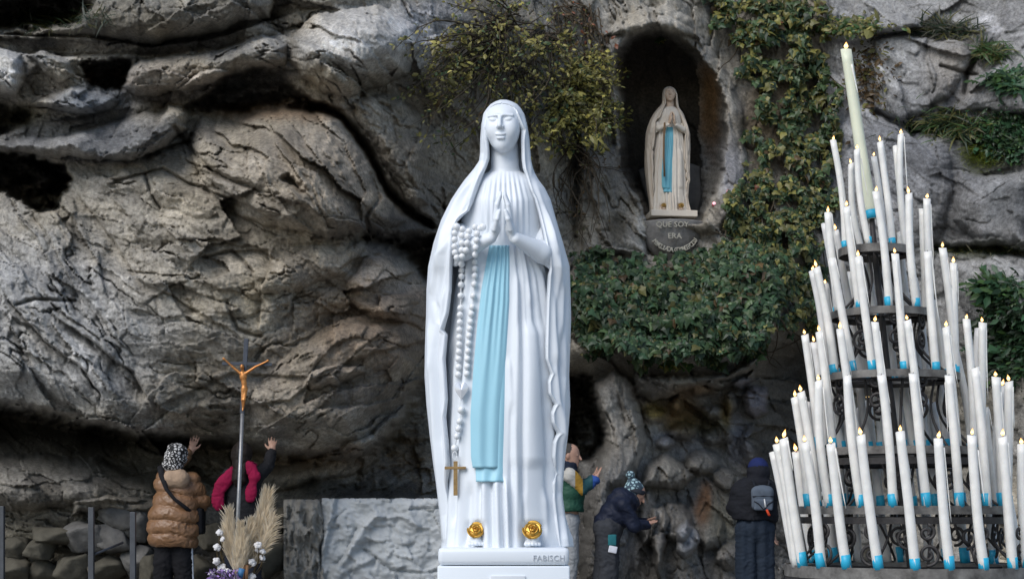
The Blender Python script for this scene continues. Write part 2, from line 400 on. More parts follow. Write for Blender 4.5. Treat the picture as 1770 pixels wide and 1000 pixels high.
# ---- right of the statue
carve([(985, 300), (1000, 220), (1012, 260), (1008, 340), (1000, 420), (985, 420)], 0.35, 14)
PLY['niche_rim'] = [(1040, 120), (1052, 62), (1090, 34), (1150, 28), (1205, 52), (1250, 110), (1286, 190), (1294, 280), (1282, 350), (1240, 402), (1120, 400), (1075, 300), (1050, 200)]
bulge(PLY['niche_rim'], 0.28, 22, X=UL, Y=WL)
bulge([(1000, 250), (1070, 250), (1090, 300), (1122, 348), (1112, 440), (1010, 440), (1000, 350)], 0.4, 26)
bulge([(1046, 60), (1070, 30), (1150, 14), (1196, 30), (1212, 60), (1170, 56), (1120, 50), (1080, 66)], 0.35, 14)
niche = [(1066, 130), (1070, 90), (1088, 66), (1122, 54), (1164, 58), (1196, 84), (1230, 128), (1252, 176), (1256, 235), (1246, 290), (1230, 340), (1216, 380), (1118, 380), (1100, 335), (1076, 292), (1068, 210)]
sn = sd_poly(niche, U + 0.45 * warpx, W + 0.45 * warpy) + 0.8 * RAG + 4
D = D * (1 - ss(-2, 8, sn)) + ss(-2, 8, sn) * (19.85 + 1.35 * np.sqrt(np.clip(1 - (1 - np.clip(sn / 60, 0, 1)) ** 2, 0, 1)))
# ivy shelf lip and the dark grotto under it
sdi = sd_poly([(940, 640), (1000, 630), (1060, 628), (1120, 640), (1200, 652), (1262, 640), (1330, 606), (1400, 570), (1450, 600), (1450, 1200), (940, 1200)], UL, WL)
D = D - 0.5 * np.exp(-((sdi + 25) / 30) ** 2)
D = D + 0.35 * ss(0, 40, sdi) * (1 - ss(150, 330, sdi))
carve([(975, 640), (1025, 650), (1040, 700), (1046, 770), (1020, 800), (975, 800)], 2.2, 14)
PLY['rock_column'] = [(1020, 670), (1060, 640), (1100, 660), (1108, 720), (1112, 780), (1100, 830), (1060, 850), (1042, 1010), (1000, 1010), (1010, 860), (1028, 800), (1044, 760)]
bulge(PLY['rock_column'], 1.0, 26)
PLY['lintel_rock'] = [(1095, 640), (1180, 655), (1260, 645), (1312, 612), (1300, 640), (1230, 668), (1170, 682), (1130, 690), (1100, 675)]
bulge(PLY['lintel_rock'], 0.9, 18)
PLY['knob_rock'] = [(1120, 800), (1150, 785), (1180, 800), (1195, 825), (1180, 842), (1140, 838), (1110, 840)]
bulge(PLY['knob_rock'], 0.7, 22)
PLY['pale_boulder'] = [(1283, 690), (1300, 672), (1326, 668), (1334, 685), (1325, 715), (1306, 726), (1286, 712)]
bulge(PLY['pale_boulder'], 0.5, 16)
bulge([(1266, 664), (1285, 655), (1302, 640), (1300, 662), (1286, 678), (1270, 676)], 0.4, 10)
for c in [(1128, 712, 20, 14), (1170, 700, 15, 18), (1212, 678, 14, 10), (1240, 668, 16, 9), (1232, 712, 22, 14), (1262, 700, 12, 18), (1180, 745, 26, 14), (1240, 752, 30, 18), (1150, 765, 20, 14), (1300, 770, 16, 40), (1215, 800, 34, 26), (1258, 830, 30, 22), (1170, 900, 26, 40), (1225, 920, 30, 34), (1260, 960, 26, 26), (1120, 890, 18, 50)]:
    bulge([(c[0] + c[2] * math.cos(a), c[1] + c[3] * math.sin(a)) for a in np.arange(8) * math.pi / 4 + 0.3], 0.42, min(c[2], c[3]) * 0.9)
PLY['hanging_spike'] = [(1126, 880), (1150, 872), (1158, 900), (1150, 960), (1143, 995), (1134, 970), (1128, 930)]
bulge(PLY['hanging_spike'], 0.6, 10)
PLY['pointed_slab'] = [(1168, 915), (1184, 896), (1196, 910), (1208, 935), (1200, 950), (1180, 968), (1170, 950)]
bulge(PLY['pointed_slab'], 0.55, 8)
# ---- right wall
PLY['right_slab'] = [(1516, 62), (1560, 60), (1604, 62), (1612, 130), (1606, 185), (1560, 205), (1520, 190), (1512, 120)]
bulge(PLY['right_slab'], 0.22, 18)
PLY['right_boulder'] = [(1606, 76), (1640, 64), (1668, 72), (1684, 96), (1676, 122), (1655, 150), (1640, 176), (1606, 178), (1600, 120)]
bulge(PLY['right_boulder'], 0.3, 26)
bulge([(1425, 50), (1500, 35), (1560, 20), (1600, 40), (1520, 62), (1470, 72), (1430, 70)], 0.4, 16)
bulge([(1680, 130), (1730, 120), (1780, 150), (1780, 200), (1700, 190), (1660, 195)], 0.3, 20)
bulge([(1440, 220), (1500, 180), (1560, 220), (1640, 250), (1650, 330), (1620, 420), (1500, 430), (1450, 330)], 0.25, 50)
bulge([(1660, 300), (1780, 300), (1780, 420), (1700, 425), (1650, 380)], 0.4, 30)
bulge([(1650, 450), (1720, 440), (1780, 470), (1780, 560), (1680, 560), (1645, 500)], 0.4, 26)
crack([(1668, 160), (1672, 130), (1690, 95)], 4, 0.25); crack([(1625, 115), (1660, 125), (1690, 130)], 3, 0.15)
crack([(1500, 62), (1560, 58), (1620, 60)], 4, 0.2); crack([(1515, 195), (1560, 215), (1620, 225), (1700, 250)], 5, 0.3)
crack([(1620, 430), (1700, 428), (1780, 440)], 6, 0.5); crack([(1505, 92), (1502, 110), (1512, 130)], 3, .12)

# ---- surface: bedding, chipped facets, grain
TH = tps([(0, 300, 50), (100, 500, 50), (200, 650, 35), (100, 760, 20), (300, 700, 15), (500, 720, -15), (650, 650, -25), (700, 750, -40), (500, 500, -15), (350, 450, 10), (450, 300, 25), (600, 300, 60),
          (300, 100, -8), (100, 130, 8), (600, 80, 30), (200, 240, -15), (400, 60, -10), (150, 830, 18), (500, 840, -15), (1070, 800, 80), (1150, 700, 65), (1250, 750, 40), (1000, 350, 75), (1270, 250, 75),
          (1600, 100, 20), (1700, 300, -20), (1550, 300, 55), (1200, 620, -5), (1700, 500, 10), (860, 300, 60), (860, 700, 40)])
REL = np.zeros(U.shape, np.float32); wsum = np.zeros(U.shape, np.float32); TONE = np.zeros(U.shape, np.float32)
for i, a in enumerate((-28, 10, 45, 80)):
    wgt = np.exp(-((TH - a) / 16) ** 2) + 1e-4
    ca, sa = math.cos(math.radians(a)), math.sin(math.radians(a))
    s = (UW * ca + WW * sa); t = (-UW * sa + WW * ca)
    r = ridged2(s / 190 + 3 * i, t / 46 + i, 4, 0.42)
    f0, b0, i0 = facets2(s / 210 + 3 * i, t / 85 + 5 * i, 1.0, i + 13)
    fh, fb, i1 = facets2(s / 92 + 7 * i, t / 38 + 3 * i, 1.0, i)
    fh2, fb2, i2 = facets2(s / 38 + 2 * i, t / 17 + 5 * i, 1.0, i + 5)
    fh3, fb3, i3 = facets2(s / 15 + 2 * i, t / 8.5 + 5 * i, 1.0, i + 9)
    lng = fbm2(s / 260 + 11 * i, t / 70 + 4 * i, 4, 0.5)                                     # long open joints
    gate = ss(-0.05, 0.25, fbm2(U / 110 + 7 * i, W / 110 + 3, 2))
    REL += wgt * (0.08 * r + 0.42 * f0 + 0.17 * fh + 0.042 * fh2 + 0.024 * fh3 - 0.17 * np.exp(-(lng / 0.018) ** 2) * gate
                  - 0.07 * np.exp(-(fb / 0.035) ** 2) * ss(0.0, 0.3, fbm2(U / 60, W / 60 + 11 * i, 2)) - 0.025 * np.exp(-(fb2 / 0.06) ** 2) * ss(-.05, 0.3, fbm2(U / 40 + 9, W / 40 + 11 * i, 2)))
    TONE += wgt * (0.5 * ((i0 % 89) / 89.0 - 0.5) + 0.55 * ((i1 % 97) / 97.0 - 0.5) + 0.5 * ((i2 % 83) / 83.0 - 0.5) + 0.35 * ((i3 % 71) / 71.0 - 0.5) + 0.25 * r)
    wsum += wgt
REL /= wsum; TONE /= wsum
amp = 0.75 + 0.5 * fbm2(U / 200, W / 200, 3)
amp = amp * (1 - 0.75 * ss(-2, 14, sn))
amp = np.where(U > 1430, amp * 0.5, amp)
amp = amp * (1 - 0.45 * ss(1225, 1260, UL) * (1 - ss(1280, 1300, UL)) * (W > 120) * (W < 400))
D = D - amp * REL + 0.10 * fbm2(U / 120, W / 120, 3) - 0.02 * ridged2(U / 11, W / 9, 3, 0.6) * amp
# vertical flutes on the inner columns
fl = ss(985, 1010, U) * (1 - ss(1100, 1120, U)) * ss(640, 700, W)
D = D - 0.16 * fl * ridged2(UW / 26, WW / 160, 3)

# ---- rock colours (shade of the hollows painted in; stone itself: lichen-pale, iron-brown, soot-black, moss)
n1 = fbm2(U / 70, W / 70, 5, 0.6); n2 = fbm2(U / 14 + 3, W / 14, 4, 0.6); n3 = fbm2(U / 240, W / 200 + 5, 3)
C = np.zeros(U.shape + (3,), np.float32)
g = 0.295 * np.exp(0.30 * n1 + 0.30 * n2 + 0.25 * n3 + 0.75 * TONE)
warm = np.clip(0.5 + 1.1 * fbm2(U / 130 + 33, W / 110 + 8, 4, 0.55), 0, 1) + 0.55 * np.exp(-((U - 470) / 260) ** 2 - ((W - 430) / 300) ** 2)
C[..., 0] = g * (1.0 + 0.10 * warm); C[..., 1] = g * (0.985 - 0.01 * warm); C[..., 2] = g * (0.95 - 0.19 * warm)
def tone(mask, col, keep=0.45):
    """Move the stone's colour towards col, keeping some of its own mottling."""
    global C
    lum = C.mean(2, keepdims=True) / 0.27
    C = C * (1 - mask[..., None]) + mask[..., None] * np.array(col, np.float32) * (keep * lum + 1 - keep)
def blot(u, v, ru, rv, soft=0.6, amt=1.0):
    r = np.sqrt(((UW - u) / ru) ** 2 + ((WW - v) / rv) ** 2) + 0.35 * n1
    return amt * (1 - ss(1 - soft, 1 + soft * 0.4, r))
tone(blot(90, 560, 260, 190, 0.8, 0.6), (0.40, 0.405, 0.41), 0.95)
tone(blot(560, 320, 220, 190, 0.8, 0.7), (0.27, 0.225, 0.175), 0.95)
tone(blot(640, 560, 150, 110, 0.7, 0.75), (0.27, 0.195, 0.135), 0.9)
tone(blot(560, 660, 240, 90, 0.7, 0.5), (0.27, 0.22, 0.17), 0.9)
tone(blot(330, 420, 190, 130, 0.8, 0.6), (0.36, 0.325, 0.27), 0.95)
tone(blot(470, 190, 130, 22, 0.7, 0.7), (0.20, 0.125, 0.07), 0.7)
tone(blot(620, 70, 90, 60, 0.9, 0.8), (0.70, 0.68, 0.65), 0.95)
tone(blot(735, 40, 60, 60, 0.9, 0.8), (0.50, 0.50, 0.52), 0.95)
tone(blot(15, 115, 35, 50, 0.6, 0.9), (0.58, 0.57, 0.55), 0.8)
tone(blot(290, 140, 120, 40, 0.7, 0.5), (0.36, 0.30, 0.24), 0.9)
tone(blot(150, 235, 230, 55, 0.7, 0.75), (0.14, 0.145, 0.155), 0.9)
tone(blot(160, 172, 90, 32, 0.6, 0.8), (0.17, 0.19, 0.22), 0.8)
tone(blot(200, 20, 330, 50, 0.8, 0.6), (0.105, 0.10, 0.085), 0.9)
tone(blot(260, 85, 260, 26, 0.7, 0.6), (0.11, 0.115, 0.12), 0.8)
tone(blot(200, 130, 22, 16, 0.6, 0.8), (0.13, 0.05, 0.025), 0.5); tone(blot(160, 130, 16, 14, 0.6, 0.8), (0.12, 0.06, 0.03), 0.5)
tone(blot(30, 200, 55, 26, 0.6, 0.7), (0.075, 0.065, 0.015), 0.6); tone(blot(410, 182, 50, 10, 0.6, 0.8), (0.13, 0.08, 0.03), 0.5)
tone(blot(690, 400, 110, 60, 0.8, 0.8), (0.07, 0.07, 0.075), 0.6)  # shade of the hollow below the slab, painted into the stone
tone(low_mask * ss(0, 60, 60 - np.abs(W - 745)) * (U < 500), (0.06, 0.055, 0.045), 0.7)          # shade under the lip painted into the colour, along with soot
tone(low_mask * 0.6, (0.17, 0.15, 0.12), 0.95)  # recess shade painted more weakly over the whole lower wall
tone(blot(700, 775, 55, 40, 0.8, 0.8), (0.30, 0.215, 0.125), 0.8)
tone(blot(560, 800, 130, 36, 0.7, 0.8), (0.30, 0.225, 0.155), 0.9)
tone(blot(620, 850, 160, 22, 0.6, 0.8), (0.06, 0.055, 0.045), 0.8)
tone(blot(60, 940, 90, 60, 0.8, 0.6), (0.15, 0.135, 0.09), 0.8)
# right
tone(ss(1400, 1450, UW) * (W < 640), (0.27, 0.27, 0.27), 0.95)
tone(blot(1470, 130, 50, 110, 0.7, 0.7), (0.42, 0.415, 0.42), 0.9); tone(blot(1650, 120, 60, 70, 0.7, 0.7), (0.27, 0.245, 0.215), 0.8)
tone(blot(1740, 70, 60, 70, 0.7, 0.6), (0.30, 0.30, 0.31), 0.8)
tone(blot(1700, 30, 16, 10, 0.6, 0.9), (0.6, 0.6, 0.62), 0.4); tone(blot(1720, 48, 14, 10, 0.6, 0.9), (0.6, 0.6, 0.62), 0.4)
tone(blot(1640, 300, 200, 170, 0.8, 0.6), (0.20, 0.20, 0.205), 0.95)
tone(blot(1560, 260, 130, 110, 0.8, 0.7), (0.20, 0.21, 0.235), 0.9)
tone(blot(1700, 262, 48, 36, 0.6, 0.85), (0.07, 0.085, 0.012), 0.6); tone(blot(1745, 260, 60, 50, 0.6, 0.7), (0.045, 0.05, 0.03), 0.7)
tone(blot(1660, 225, 60, 26, 0.6, 0.7), (0.075, 0.075, 0.03), 0.7)
tone(blot(1700, 430, 110, 20, 0.6, 0.8), (0.05, 0.055, 0.03), 0.7); tone(blot(1740, 345, 50, 50, 0.6, .6), (0.12, 0.13, 0.14), .9)
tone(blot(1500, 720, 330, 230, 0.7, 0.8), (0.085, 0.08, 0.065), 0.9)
tone(blot(1330, 210, 70, 150, 0.7, 0.8), (0.085, 0.06, 0.03), 0.8)
tone(blot(1050, 350, 60, 90, 0.7, 0.5), (0.27, 0.255, 0.23), 0.8); tone(blot(1065, 395, 26, 34, 0.6, 0.75), (0.06, 0.05, 0.03), 0.7); tone(blot(1105, 400, 12, 50, 0.6, 0.7), (0.42, 0.41, 0.38), 0.6)
tone(blot(1265, 320, 26, 80, 0.6, 0.8), (0.27, 0.27, 0.29), 0.7); tone(blot(1225, 190, 24, 90, 0.7, 0.8) * (sn > 2), (0.34, 0.18, 0.065), 0.8)
tone(ss(4, 20, sn) * (UW < 1205), (0.06, 0.052, 0.042), 0.7)  # niche shade painted into the rock, leaving its lit right wall brighter
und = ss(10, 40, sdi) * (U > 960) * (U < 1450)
tone(und * 0.6, (0.25, 0.235, 0.215), 0.95); tone(und * 0.6 * ss(790, 860, W), (0.13, 0.125, 0.118), 0.95)  # inner rock darker low down: wet stone plus painted grotto shade
tone(blot(1175, 720, 40, 50, 0.7, 0.75), (0.30, 0.17, 0.04), 0.9); tone(blot(1130, 705, 26, 18, 0.7, 0.8), (0.34, 0.24, 0.05), 0.9); tone(blot(1255, 715, 14, 30, 0.7, 0.8), (0.33, 0.24, 0.09), 0.8)
tone(blot(1210, 678, 40, 12, 0.7, 0.7), (0.33, 0.22, 0.12), 0.8)
tone(ss(-2, 6, sd_poly(PLY['pale_boulder'])), (0.42, 0.40, 0.44), 0.7); tone(blot(1284, 666, 18, 12, 0.6, 0.9), (0.36, 0.35, 0.39), 0.6); tone(blot(1280, 760, 22, 50, 0.7, 0.8), (0.34, 0.34, 0.38), 0.8)
tone(blot(1190, 765, 60, 30, 0.7, 0.5), (0.30, 0.30, 0.32), 0.9); tone(blot(1150, 755, 30, 14, 0.7, 0.8), (0.40, 0.41, 0.44), 0.8)
tone(ss(-2, 4, sd_poly(PLY['pointed_slab'])), (0.36, 0.37, 0.39), 0.7); tone(blot(1212, 870, 16, 40, 0.7, 0.8), (0.28, 0.14, 0.065), 0.8)
tone(blot(1250, 900, 40, 50, 0.7, 0.5), (0.10, 0.10, 0.05), 0.8); tone(blot(1210, 735, 60, 22, 0.7, 0.5), (0.17, 0.15, 0.05), 0.9)
tone(blot(1100, 660, 70, 40, 0.7, 0.6), (0.22, 0.20, 0.18), 0.9)
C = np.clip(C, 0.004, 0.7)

# wet, polished places on the inner rock
WET = np.clip(und * 1.0 + low_mask * 0.15 + blot(170, 180, 90, 34, 0.6, 0.6), 0, 1)

# ---- to world space
GX = (U - CXP) / FPX * D; GZ = CZ + (HOR - W) / FPX * D
# far above and beside the frame the relief simply goes on; far below it dips under the ground
rock_mat = bpy.data.materials.new('grotto_rock'); rock_mat.use_nodes = True
def _rock_nodes(m):
    nt = m.node_tree; N = nt.nodes; L = nt.links; b = N['Principled BSDF']
    geo = N.new('ShaderNodeNewGeometry')
    at = N.new('ShaderNodeAttribute'); at.attribute_name = 'tint'
    wt = N.new('ShaderNodeAttribute'); wt.attribute_name = 'wet'
    n = N.new('ShaderNodeTexNoise'); n.inputs['Scale'].default_value = 26; n.inputs['Detail'].default_value = 7; n.inputs['Roughness'].default_value = 0.7
    L.new(geo.outputs['Position'], n.inputs['Vector'])
    mr = N.new('ShaderNodeMapRange'); mr.inputs[1].default_value = 0.32; mr.inputs[2].default_value = 0.68; mr.inputs[3].default_value = 0.55; mr.inputs[4].default_value = 1.48
    L.new(n.outputs[0], mr.inputs[0])
    vm = N.new('ShaderNodeVectorMath'); vm.operation = 'SCALE'; L.new(at.outputs['Color'], vm.inputs[0]); L.new(mr.outputs[0], vm.inputs['Scale'])
    L.new(vm.outputs[0], b.inputs['Base Color'])
    rr = N.new('ShaderNodeMapRange'); rr.inputs[3].default_value = 0.85; rr.inputs[4].default_value = 0.32; L.new(wt.outputs['Fac'], rr.inputs[0]); L.new(rr.outputs[0], b.inputs['Roughness'])
    b.inputs['Specular IOR Level'].default_value = 0.35
    v = N.new('ShaderNodeTexNoise'); v.inputs['Scale'].default_value = 60; v.inputs['Detail'].default_value = 6; v.inputs['Roughness'].default_value = 0.7
    L.new(geo.outputs['Position'], v.inputs['Vector'])
    bp = N.new('ShaderNodeBump'); bp.inputs['Strength'].default_value = 0.9; bp.inputs['Distance'].default_value = 0.03
    L.new(v.outputs[0], bp.inputs['Height']); L.new(bp.outputs[0], b.inputs['Normal'])
_rock_nodes(rock_mat)

# ---- split into rock masses
NV, NU = U.shape
LAB = np.zeros(U.shape, np.int16); names = ['rock_face']
def region(name, poly=None, mask=None, X=None, Y=None):
    m = (sd_poly(poly, X, Y) > 0) if mask is None else mask
    LAB[m] = len(names); names.append(name)
region('overhang', mask=(U < 745) & (W > 255) & (sdl < 6))
region('grotto_wall', mask=(sdl >= 6) & (U < 800))
region('right_cliff', mask=(U > 1425) & (W < 640))
region('inner_rock', mask=(sdi > 4) & (U > 960) & (U < 1450))
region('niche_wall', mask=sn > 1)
for k in ('upper_ledge', 'wavy_ledge', 'ledge_boulder', 'long_boulder', 'round_boulder', 'hanging_block', 'slab_boulder', 'snout_rock', 'rock_column', 'lintel_rock', 'knob_rock', 'pale_boulder', 'hanging_spike', 'pointed_slab', 'right_slab', 'right_boulder'):
    region(k, PLY[k])
cliff = empty('cliff', (0, 18, 0)); tag(cliff, kind='structure')
cliff['label'] = 'grey limestone cliff with overhanging layered boulders and dark hollows'
idg = np.arange(NV * NU).reshape(NV, NU)
quads = np.stack([idg[:-1, :-1], idg[1:, :-1], idg[1:, 1:], idg[:-1, 1:]], -1).reshape(-1, 4)
qlab = LAB[:-1, :-1].reshape(-1)
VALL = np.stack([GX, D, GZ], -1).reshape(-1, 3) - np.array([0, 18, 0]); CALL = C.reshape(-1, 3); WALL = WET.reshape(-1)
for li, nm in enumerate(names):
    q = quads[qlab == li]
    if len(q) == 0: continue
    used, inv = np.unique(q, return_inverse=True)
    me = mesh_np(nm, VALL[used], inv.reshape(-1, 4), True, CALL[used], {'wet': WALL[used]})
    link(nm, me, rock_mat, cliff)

def depth_at(px, py, r=0):
    """Depth of the cliff surface seen at a photo pixel."""
    i = int(np.clip(np.searchsorted(vs, py), 0, NV - 1)); j = int(np.clip(np.searchsorted(us, px), 0, NU - 1))
    if r: return float(D[max(0, i - r):i + r + 1, max(0, j - r):j + r + 1].min())
    return float(D[i, j])
def depth_arr(px, py):
    i = np.clip(np.searchsorted(vs, py), 0, NV - 1); j = np.clip(np.searchsorted(us, px), 0, NU - 1)
    return D[i, j]

# ---- ground
gm = new_mat('paving', (0.20, 0.195, 0.185), 0.85, 0.3, nscale=3, namt=0.25, bump=0.4, bscale=40)
ground = MB(); ground.add([(-60, -60, 0), (60, -60, 0), (60, 22, 0), (-60, 22, 0)], [(0, 1, 2, 3)])
tag(ground.build('ground', gm, smooth=False), 'grey stone paving in front of the grotto', kind='structure')
# ================================================================ plants on the rock
def leaf_mat(name, rough=0.42, trans=0.3):
    m = bpy.data.materials.new(name); m.use_nodes = True; N = m.node_tree.nodes; L = m.node_tree.links; b = N['Principled BSDF']
    a = N.new('ShaderNodeAttribute'); a.attribute_name = 'tint'; L.new(a.outputs['Color'], b.inputs['Base Color'])
    b.inputs['Roughness'].default_value = rough; b.inputs['Specular IOR Level'].default_value = 0.45
    tr = N.new('ShaderNodeBsdfTranslucent'); L.new(a.outputs['Color'], tr.inputs[0]); mx = N.new('ShaderNodeMixShader'); mx.inputs[0].default_value = trans
    L.new(b.outputs[0], mx.inputs[1]); L.new(tr.outputs[0], mx.inputs[2]); L.new(mx.outputs[0], N['Material Output'].inputs[0])
    return m
leaf_m = leaf_mat('leaf'); twig_m = new_mat('twig_bark', (0.075, 0.06, 0.042), 0.9, 0.2, nscale=20, namt=0.3)
IVY_T = np.array([(0, 0, 0), (0.30, -0.10, -0.02), (0.52, 0.22, -0.07), (0.30, 0.42, -0.03), (0.0, 1.0, -0.10), (-0.30, 0.42, -0.03), (-0.52, 0.22, -0.07), (-0.30, -0.10, -0.02), (0, 0.34, 0.06)])
IVY_F = np.array([(8, 0, 1), (8, 1, 2), (8, 2, 3), (8, 3, 4), (8, 4, 5), (8, 5, 6), (8, 6, 7), (8, 7, 0)])
OVAL_T = np.array([(0, 0, 0), (0.26, 0.32, -0.05), (0.2, 0.7, -0.05), (0, 1.0, -0.1), (-0.2, 0.7, -0.05), (-0.26, 0.32, -0.05), (0, 0.5, 0.05)]); OVAL_F = np.array([(6, 0, 1), (6, 1, 2), (6, 2, 3), (6, 3, 4), (6, 4, 5), (6, 5, 0)])
BLADE_T = np.array([(-0.04, 0, 0), (0.04, 0, 0), (0.035, 0.5, 0.06), (-0.035, 0.5, 0.06), (0, 1.0, -0.05)]); BLADE_F = np.array([(0, 1, 2), (0, 2, 3), (3, 2, 4)])
def leaves(name, pos, nrm, tan, size, col, T, F, parent, origin, mat=leaf_m):
    pos = np.asarray(pos); n = len(pos)
    nrm = nrm / np.linalg.norm(nrm, axis=1)[:, None]; tan = tan - nrm * (nrm * tan).sum(1)[:, None]; tan /= np.linalg.norm(tan, axis=1)[:, None] + 1e-9
    bi = np.cross(tan, nrm)
    V = pos[:, None] + size[:, None, None] * (T[None, :, 0:1] * bi[:, None] + T[None, :, 1:2] * tan[:, None] + T[None, :, 2:3] * nrm[:, None])
    FF = (F[None] + (np.arange(n) * len(T))[:, None, None]).reshape(-1, 3)
    me = mesh_np(name, V.reshape(-1, 3) - np.asarray(origin), FF, False, np.repeat(col, len(T), 0))
    return link(name, me, mat, parent)
def in_poly(px, py, poly):
    p = np.array(poly, float); ins = np.zeros(px.shape, bool)
    for i in range(len(p)):
        a = p[i]; b = p[(i + 1) % len(p)]; c = (a[1] > py) != (b[1] > py); xx = (b[0] - a[0]) * (py - a[1]) / (b[1] - a[1] + 1e-9) + a[0]; ins ^= c & (px < xx)
    return ins
def scatter(poly, n, rs, rag=14, gap=None, gs=26.0):
    p = np.array(poly, float); x = rs.uniform(p[:, 0].min() - 10, p[:, 0].max() + 10, n * 4); y = rs.uniform(p[:, 1].min() - 10, p[:, 1].max() + 10, n * 4)
    wx = x + rag * fbm2(x / 28, y / 28, 3) * 2; wy = y + rag * fbm2(x / 28 + 9, y / 28 + 4, 3) * 2
    m = in_poly(wx, wy, poly)
    if gap is not None: m &= (fbm2(x / gs + 3, y / gs + 8, 3) + rs.uniform(-0.12, 0.12, len(x))) > gap
    return x[m][:n], y[m][:n]
DSM = D.copy()
for _ in range(12):
    DSM[1:-1, 1:-1] = np.minimum(D[1:-1, 1:-1], (DSM[:-2, 1:-1] + DSM[2:, 1:-1] + DSM[1:-1, :-2] + DSM[1:-1, 2:]) / 4)
def dsm(px, py): return DSM[np.clip(np.searchsorted(vs, py), 0, NV - 1), np.clip(np.searchsorted(us, px), 0, NU - 1)]
def palette(n, rs, cols, wts, jit=0.3):
    c = np.array(cols)[rs.choice(len(cols), n, p=np.array(wts) / sum(wts))]; return c * np.exp(rs.randn(n, 1) * jit)
def PA(px, py, Dd): return np.stack([(px - CXP) / FPX * Dd, Dd, CZ + (HOR - py) / FPX * Dd], 1)

def ivy(name, label, poly, n, size, thick, cols, wts, rs, gap=None, rag=14, gs=26.0, T=IVY_T, F=IVY_F, up=0.45, stems=14, lean=0.65, cat='ivy', bank=None):
    root_p = PA(np.array([np.mean([q[0] for q in poly])]), np.array([max(q[1] for q in poly)]), np.array([float(dsm(np.array([np.mean([q[0] for q in poly])]), np.array([np.mean([q[1] for q in poly])]))[0])]))[0]
    root = empty(name, root_p); tag(root, label, cat)
    x, y = scatter(poly, n, rs, rag, gap, gs)
    dd = dsm(x, y); clump = fbm2(x / 24 + 50, y / 24, 3)
    off = thick * (0.15 + 0.85 * rs.rand(len(x)) ** 0.6) * (0.75 + 0.7 * clump)
    if bank is not None: off = off + bank(x, y)
    pos = PA(x, y, dd - off)
    nrm = np.stack([rs.randn(len(x)) * 0.5, -1 + rs.randn(len(x)) * 0.25, up + rs.randn(len(x)) * 0.5], 1)
    tan = np.stack([rs.randn(len(x)) * lean, rs.randn(len(x)) * 0.2, -1 + rs.randn(len(x)) * 0.3], 1)
    sz = size * dd / FPX * np.exp(np.clip(rs.randn(len(x)) * 0.38, -0.9, 0.5))
    col = palette(len(x), rs, cols, wts)
    f = leaves('foliage', pos, nrm, tan, sz, col, T, F, root, root_p); f['kind'] = 'stuff'
    mb = MB()
    for k in range(stems):
        i = rs.randint(len(x)); q = [(x[i], y[i])]; a = rs.uniform(0.9, 2.2)
        for s in range(7): a += rs.randn() * 0.3; q.append((q[-1][0] + 14 * math.cos(a), q[-1][1] + 14 * math.sin(a)))
        q = np.array(q); d_ = dsm(q[:, 0], q[:, 1]) - thick * 0.4 - (bank(q[:, 0], q[:, 1]) if bank is not None else 0)
        mb.tube(PA(q[:, 0], q[:, 1], d_) - root_p, np.linspace(0.014, 0.006, 8), 5)
    if stems: mb.build('stem', twig_m, root)['kind'] = 'stuff'
    return root
rsP = np.random.RandomState(21)
G_DARK, G_MID, G_YEL, G_OLV, G_BRN, G_RED = (0.030, 0.058, 0.028), (0.066, 0.108, 0.045), (0.23, 0.215, 0.06), (0.125, 0.122, 0.042), (0.095, 0.062, 0.028), (0.20, 0.07, 0.035)
bank_poly = [(990, 440), (1030, 428), (1062, 440), (1120, 452), (1160, 450), (1210, 436), (1250, 424), (1300, 420), (1340, 440), (1352, 500), (1345, 560), (1310, 600), (1255, 612), (1200, 616), (1140, 618), (1080, 600), (1020, 596), (985, 580), (985, 500)]
def bank_off(x, y): return 0.40 * np.clip(1 - ((y - 545) / 125.0) ** 2, 0, 1) * np.clip(1 - np.abs((x - 1168) / 205.0) ** 3, 0, 1)
ivy('ivy_bank', 'dense dark green ivy bank hanging below the statue niche', bank_poly, 6800, 10.8, 0.42, [G_DARK, G_MID, (0.045, 0.095, 0.045), G_OLV, G_BRN], [3, 4, 3, 1, 0.35], rsP, rag=17, bank=bank_off, stems=26)
ivy('climbing_ivy', 'yellow green ivy climbing the rock to the right of the niche', [(1208, -10), (1420, -10), (1424, 60), (1440, 140), (1450, 230), (1452, 330), (1420, 372), (1380, 330), (1330, 330), (1290, 300), (1300, 262), (1296, 200), (1318, 160), (1290, 130), (1280, 80), (1236, 40)], 5000, 9.6, 0.36, [G_DARK, G_MID, G_YEL, G_OLV, G_BRN, G_RED], [2.5, 5, 2.8, 3, 0.5, 0.04], rsP, gap=-0.02, rag=18, gs=34)
ivy('trailing_ivy', 'green ivy trailing between the niche and the candle stand', [(1256, 340), (1300, 300), (1400, 330), (1440, 350), (1425, 430), (1420, 520), (1405, 575), (1365, 570), (1352, 500), (1340, 440), (1290, 420), (1236, 424), (1250, 380)], 3600, 9.2, 0.30, [G_DARK, G_MID, G_YEL, G_OLV], [3, 4, 2, 3], rsP, gap=-0.06, rag=14, gs=28)

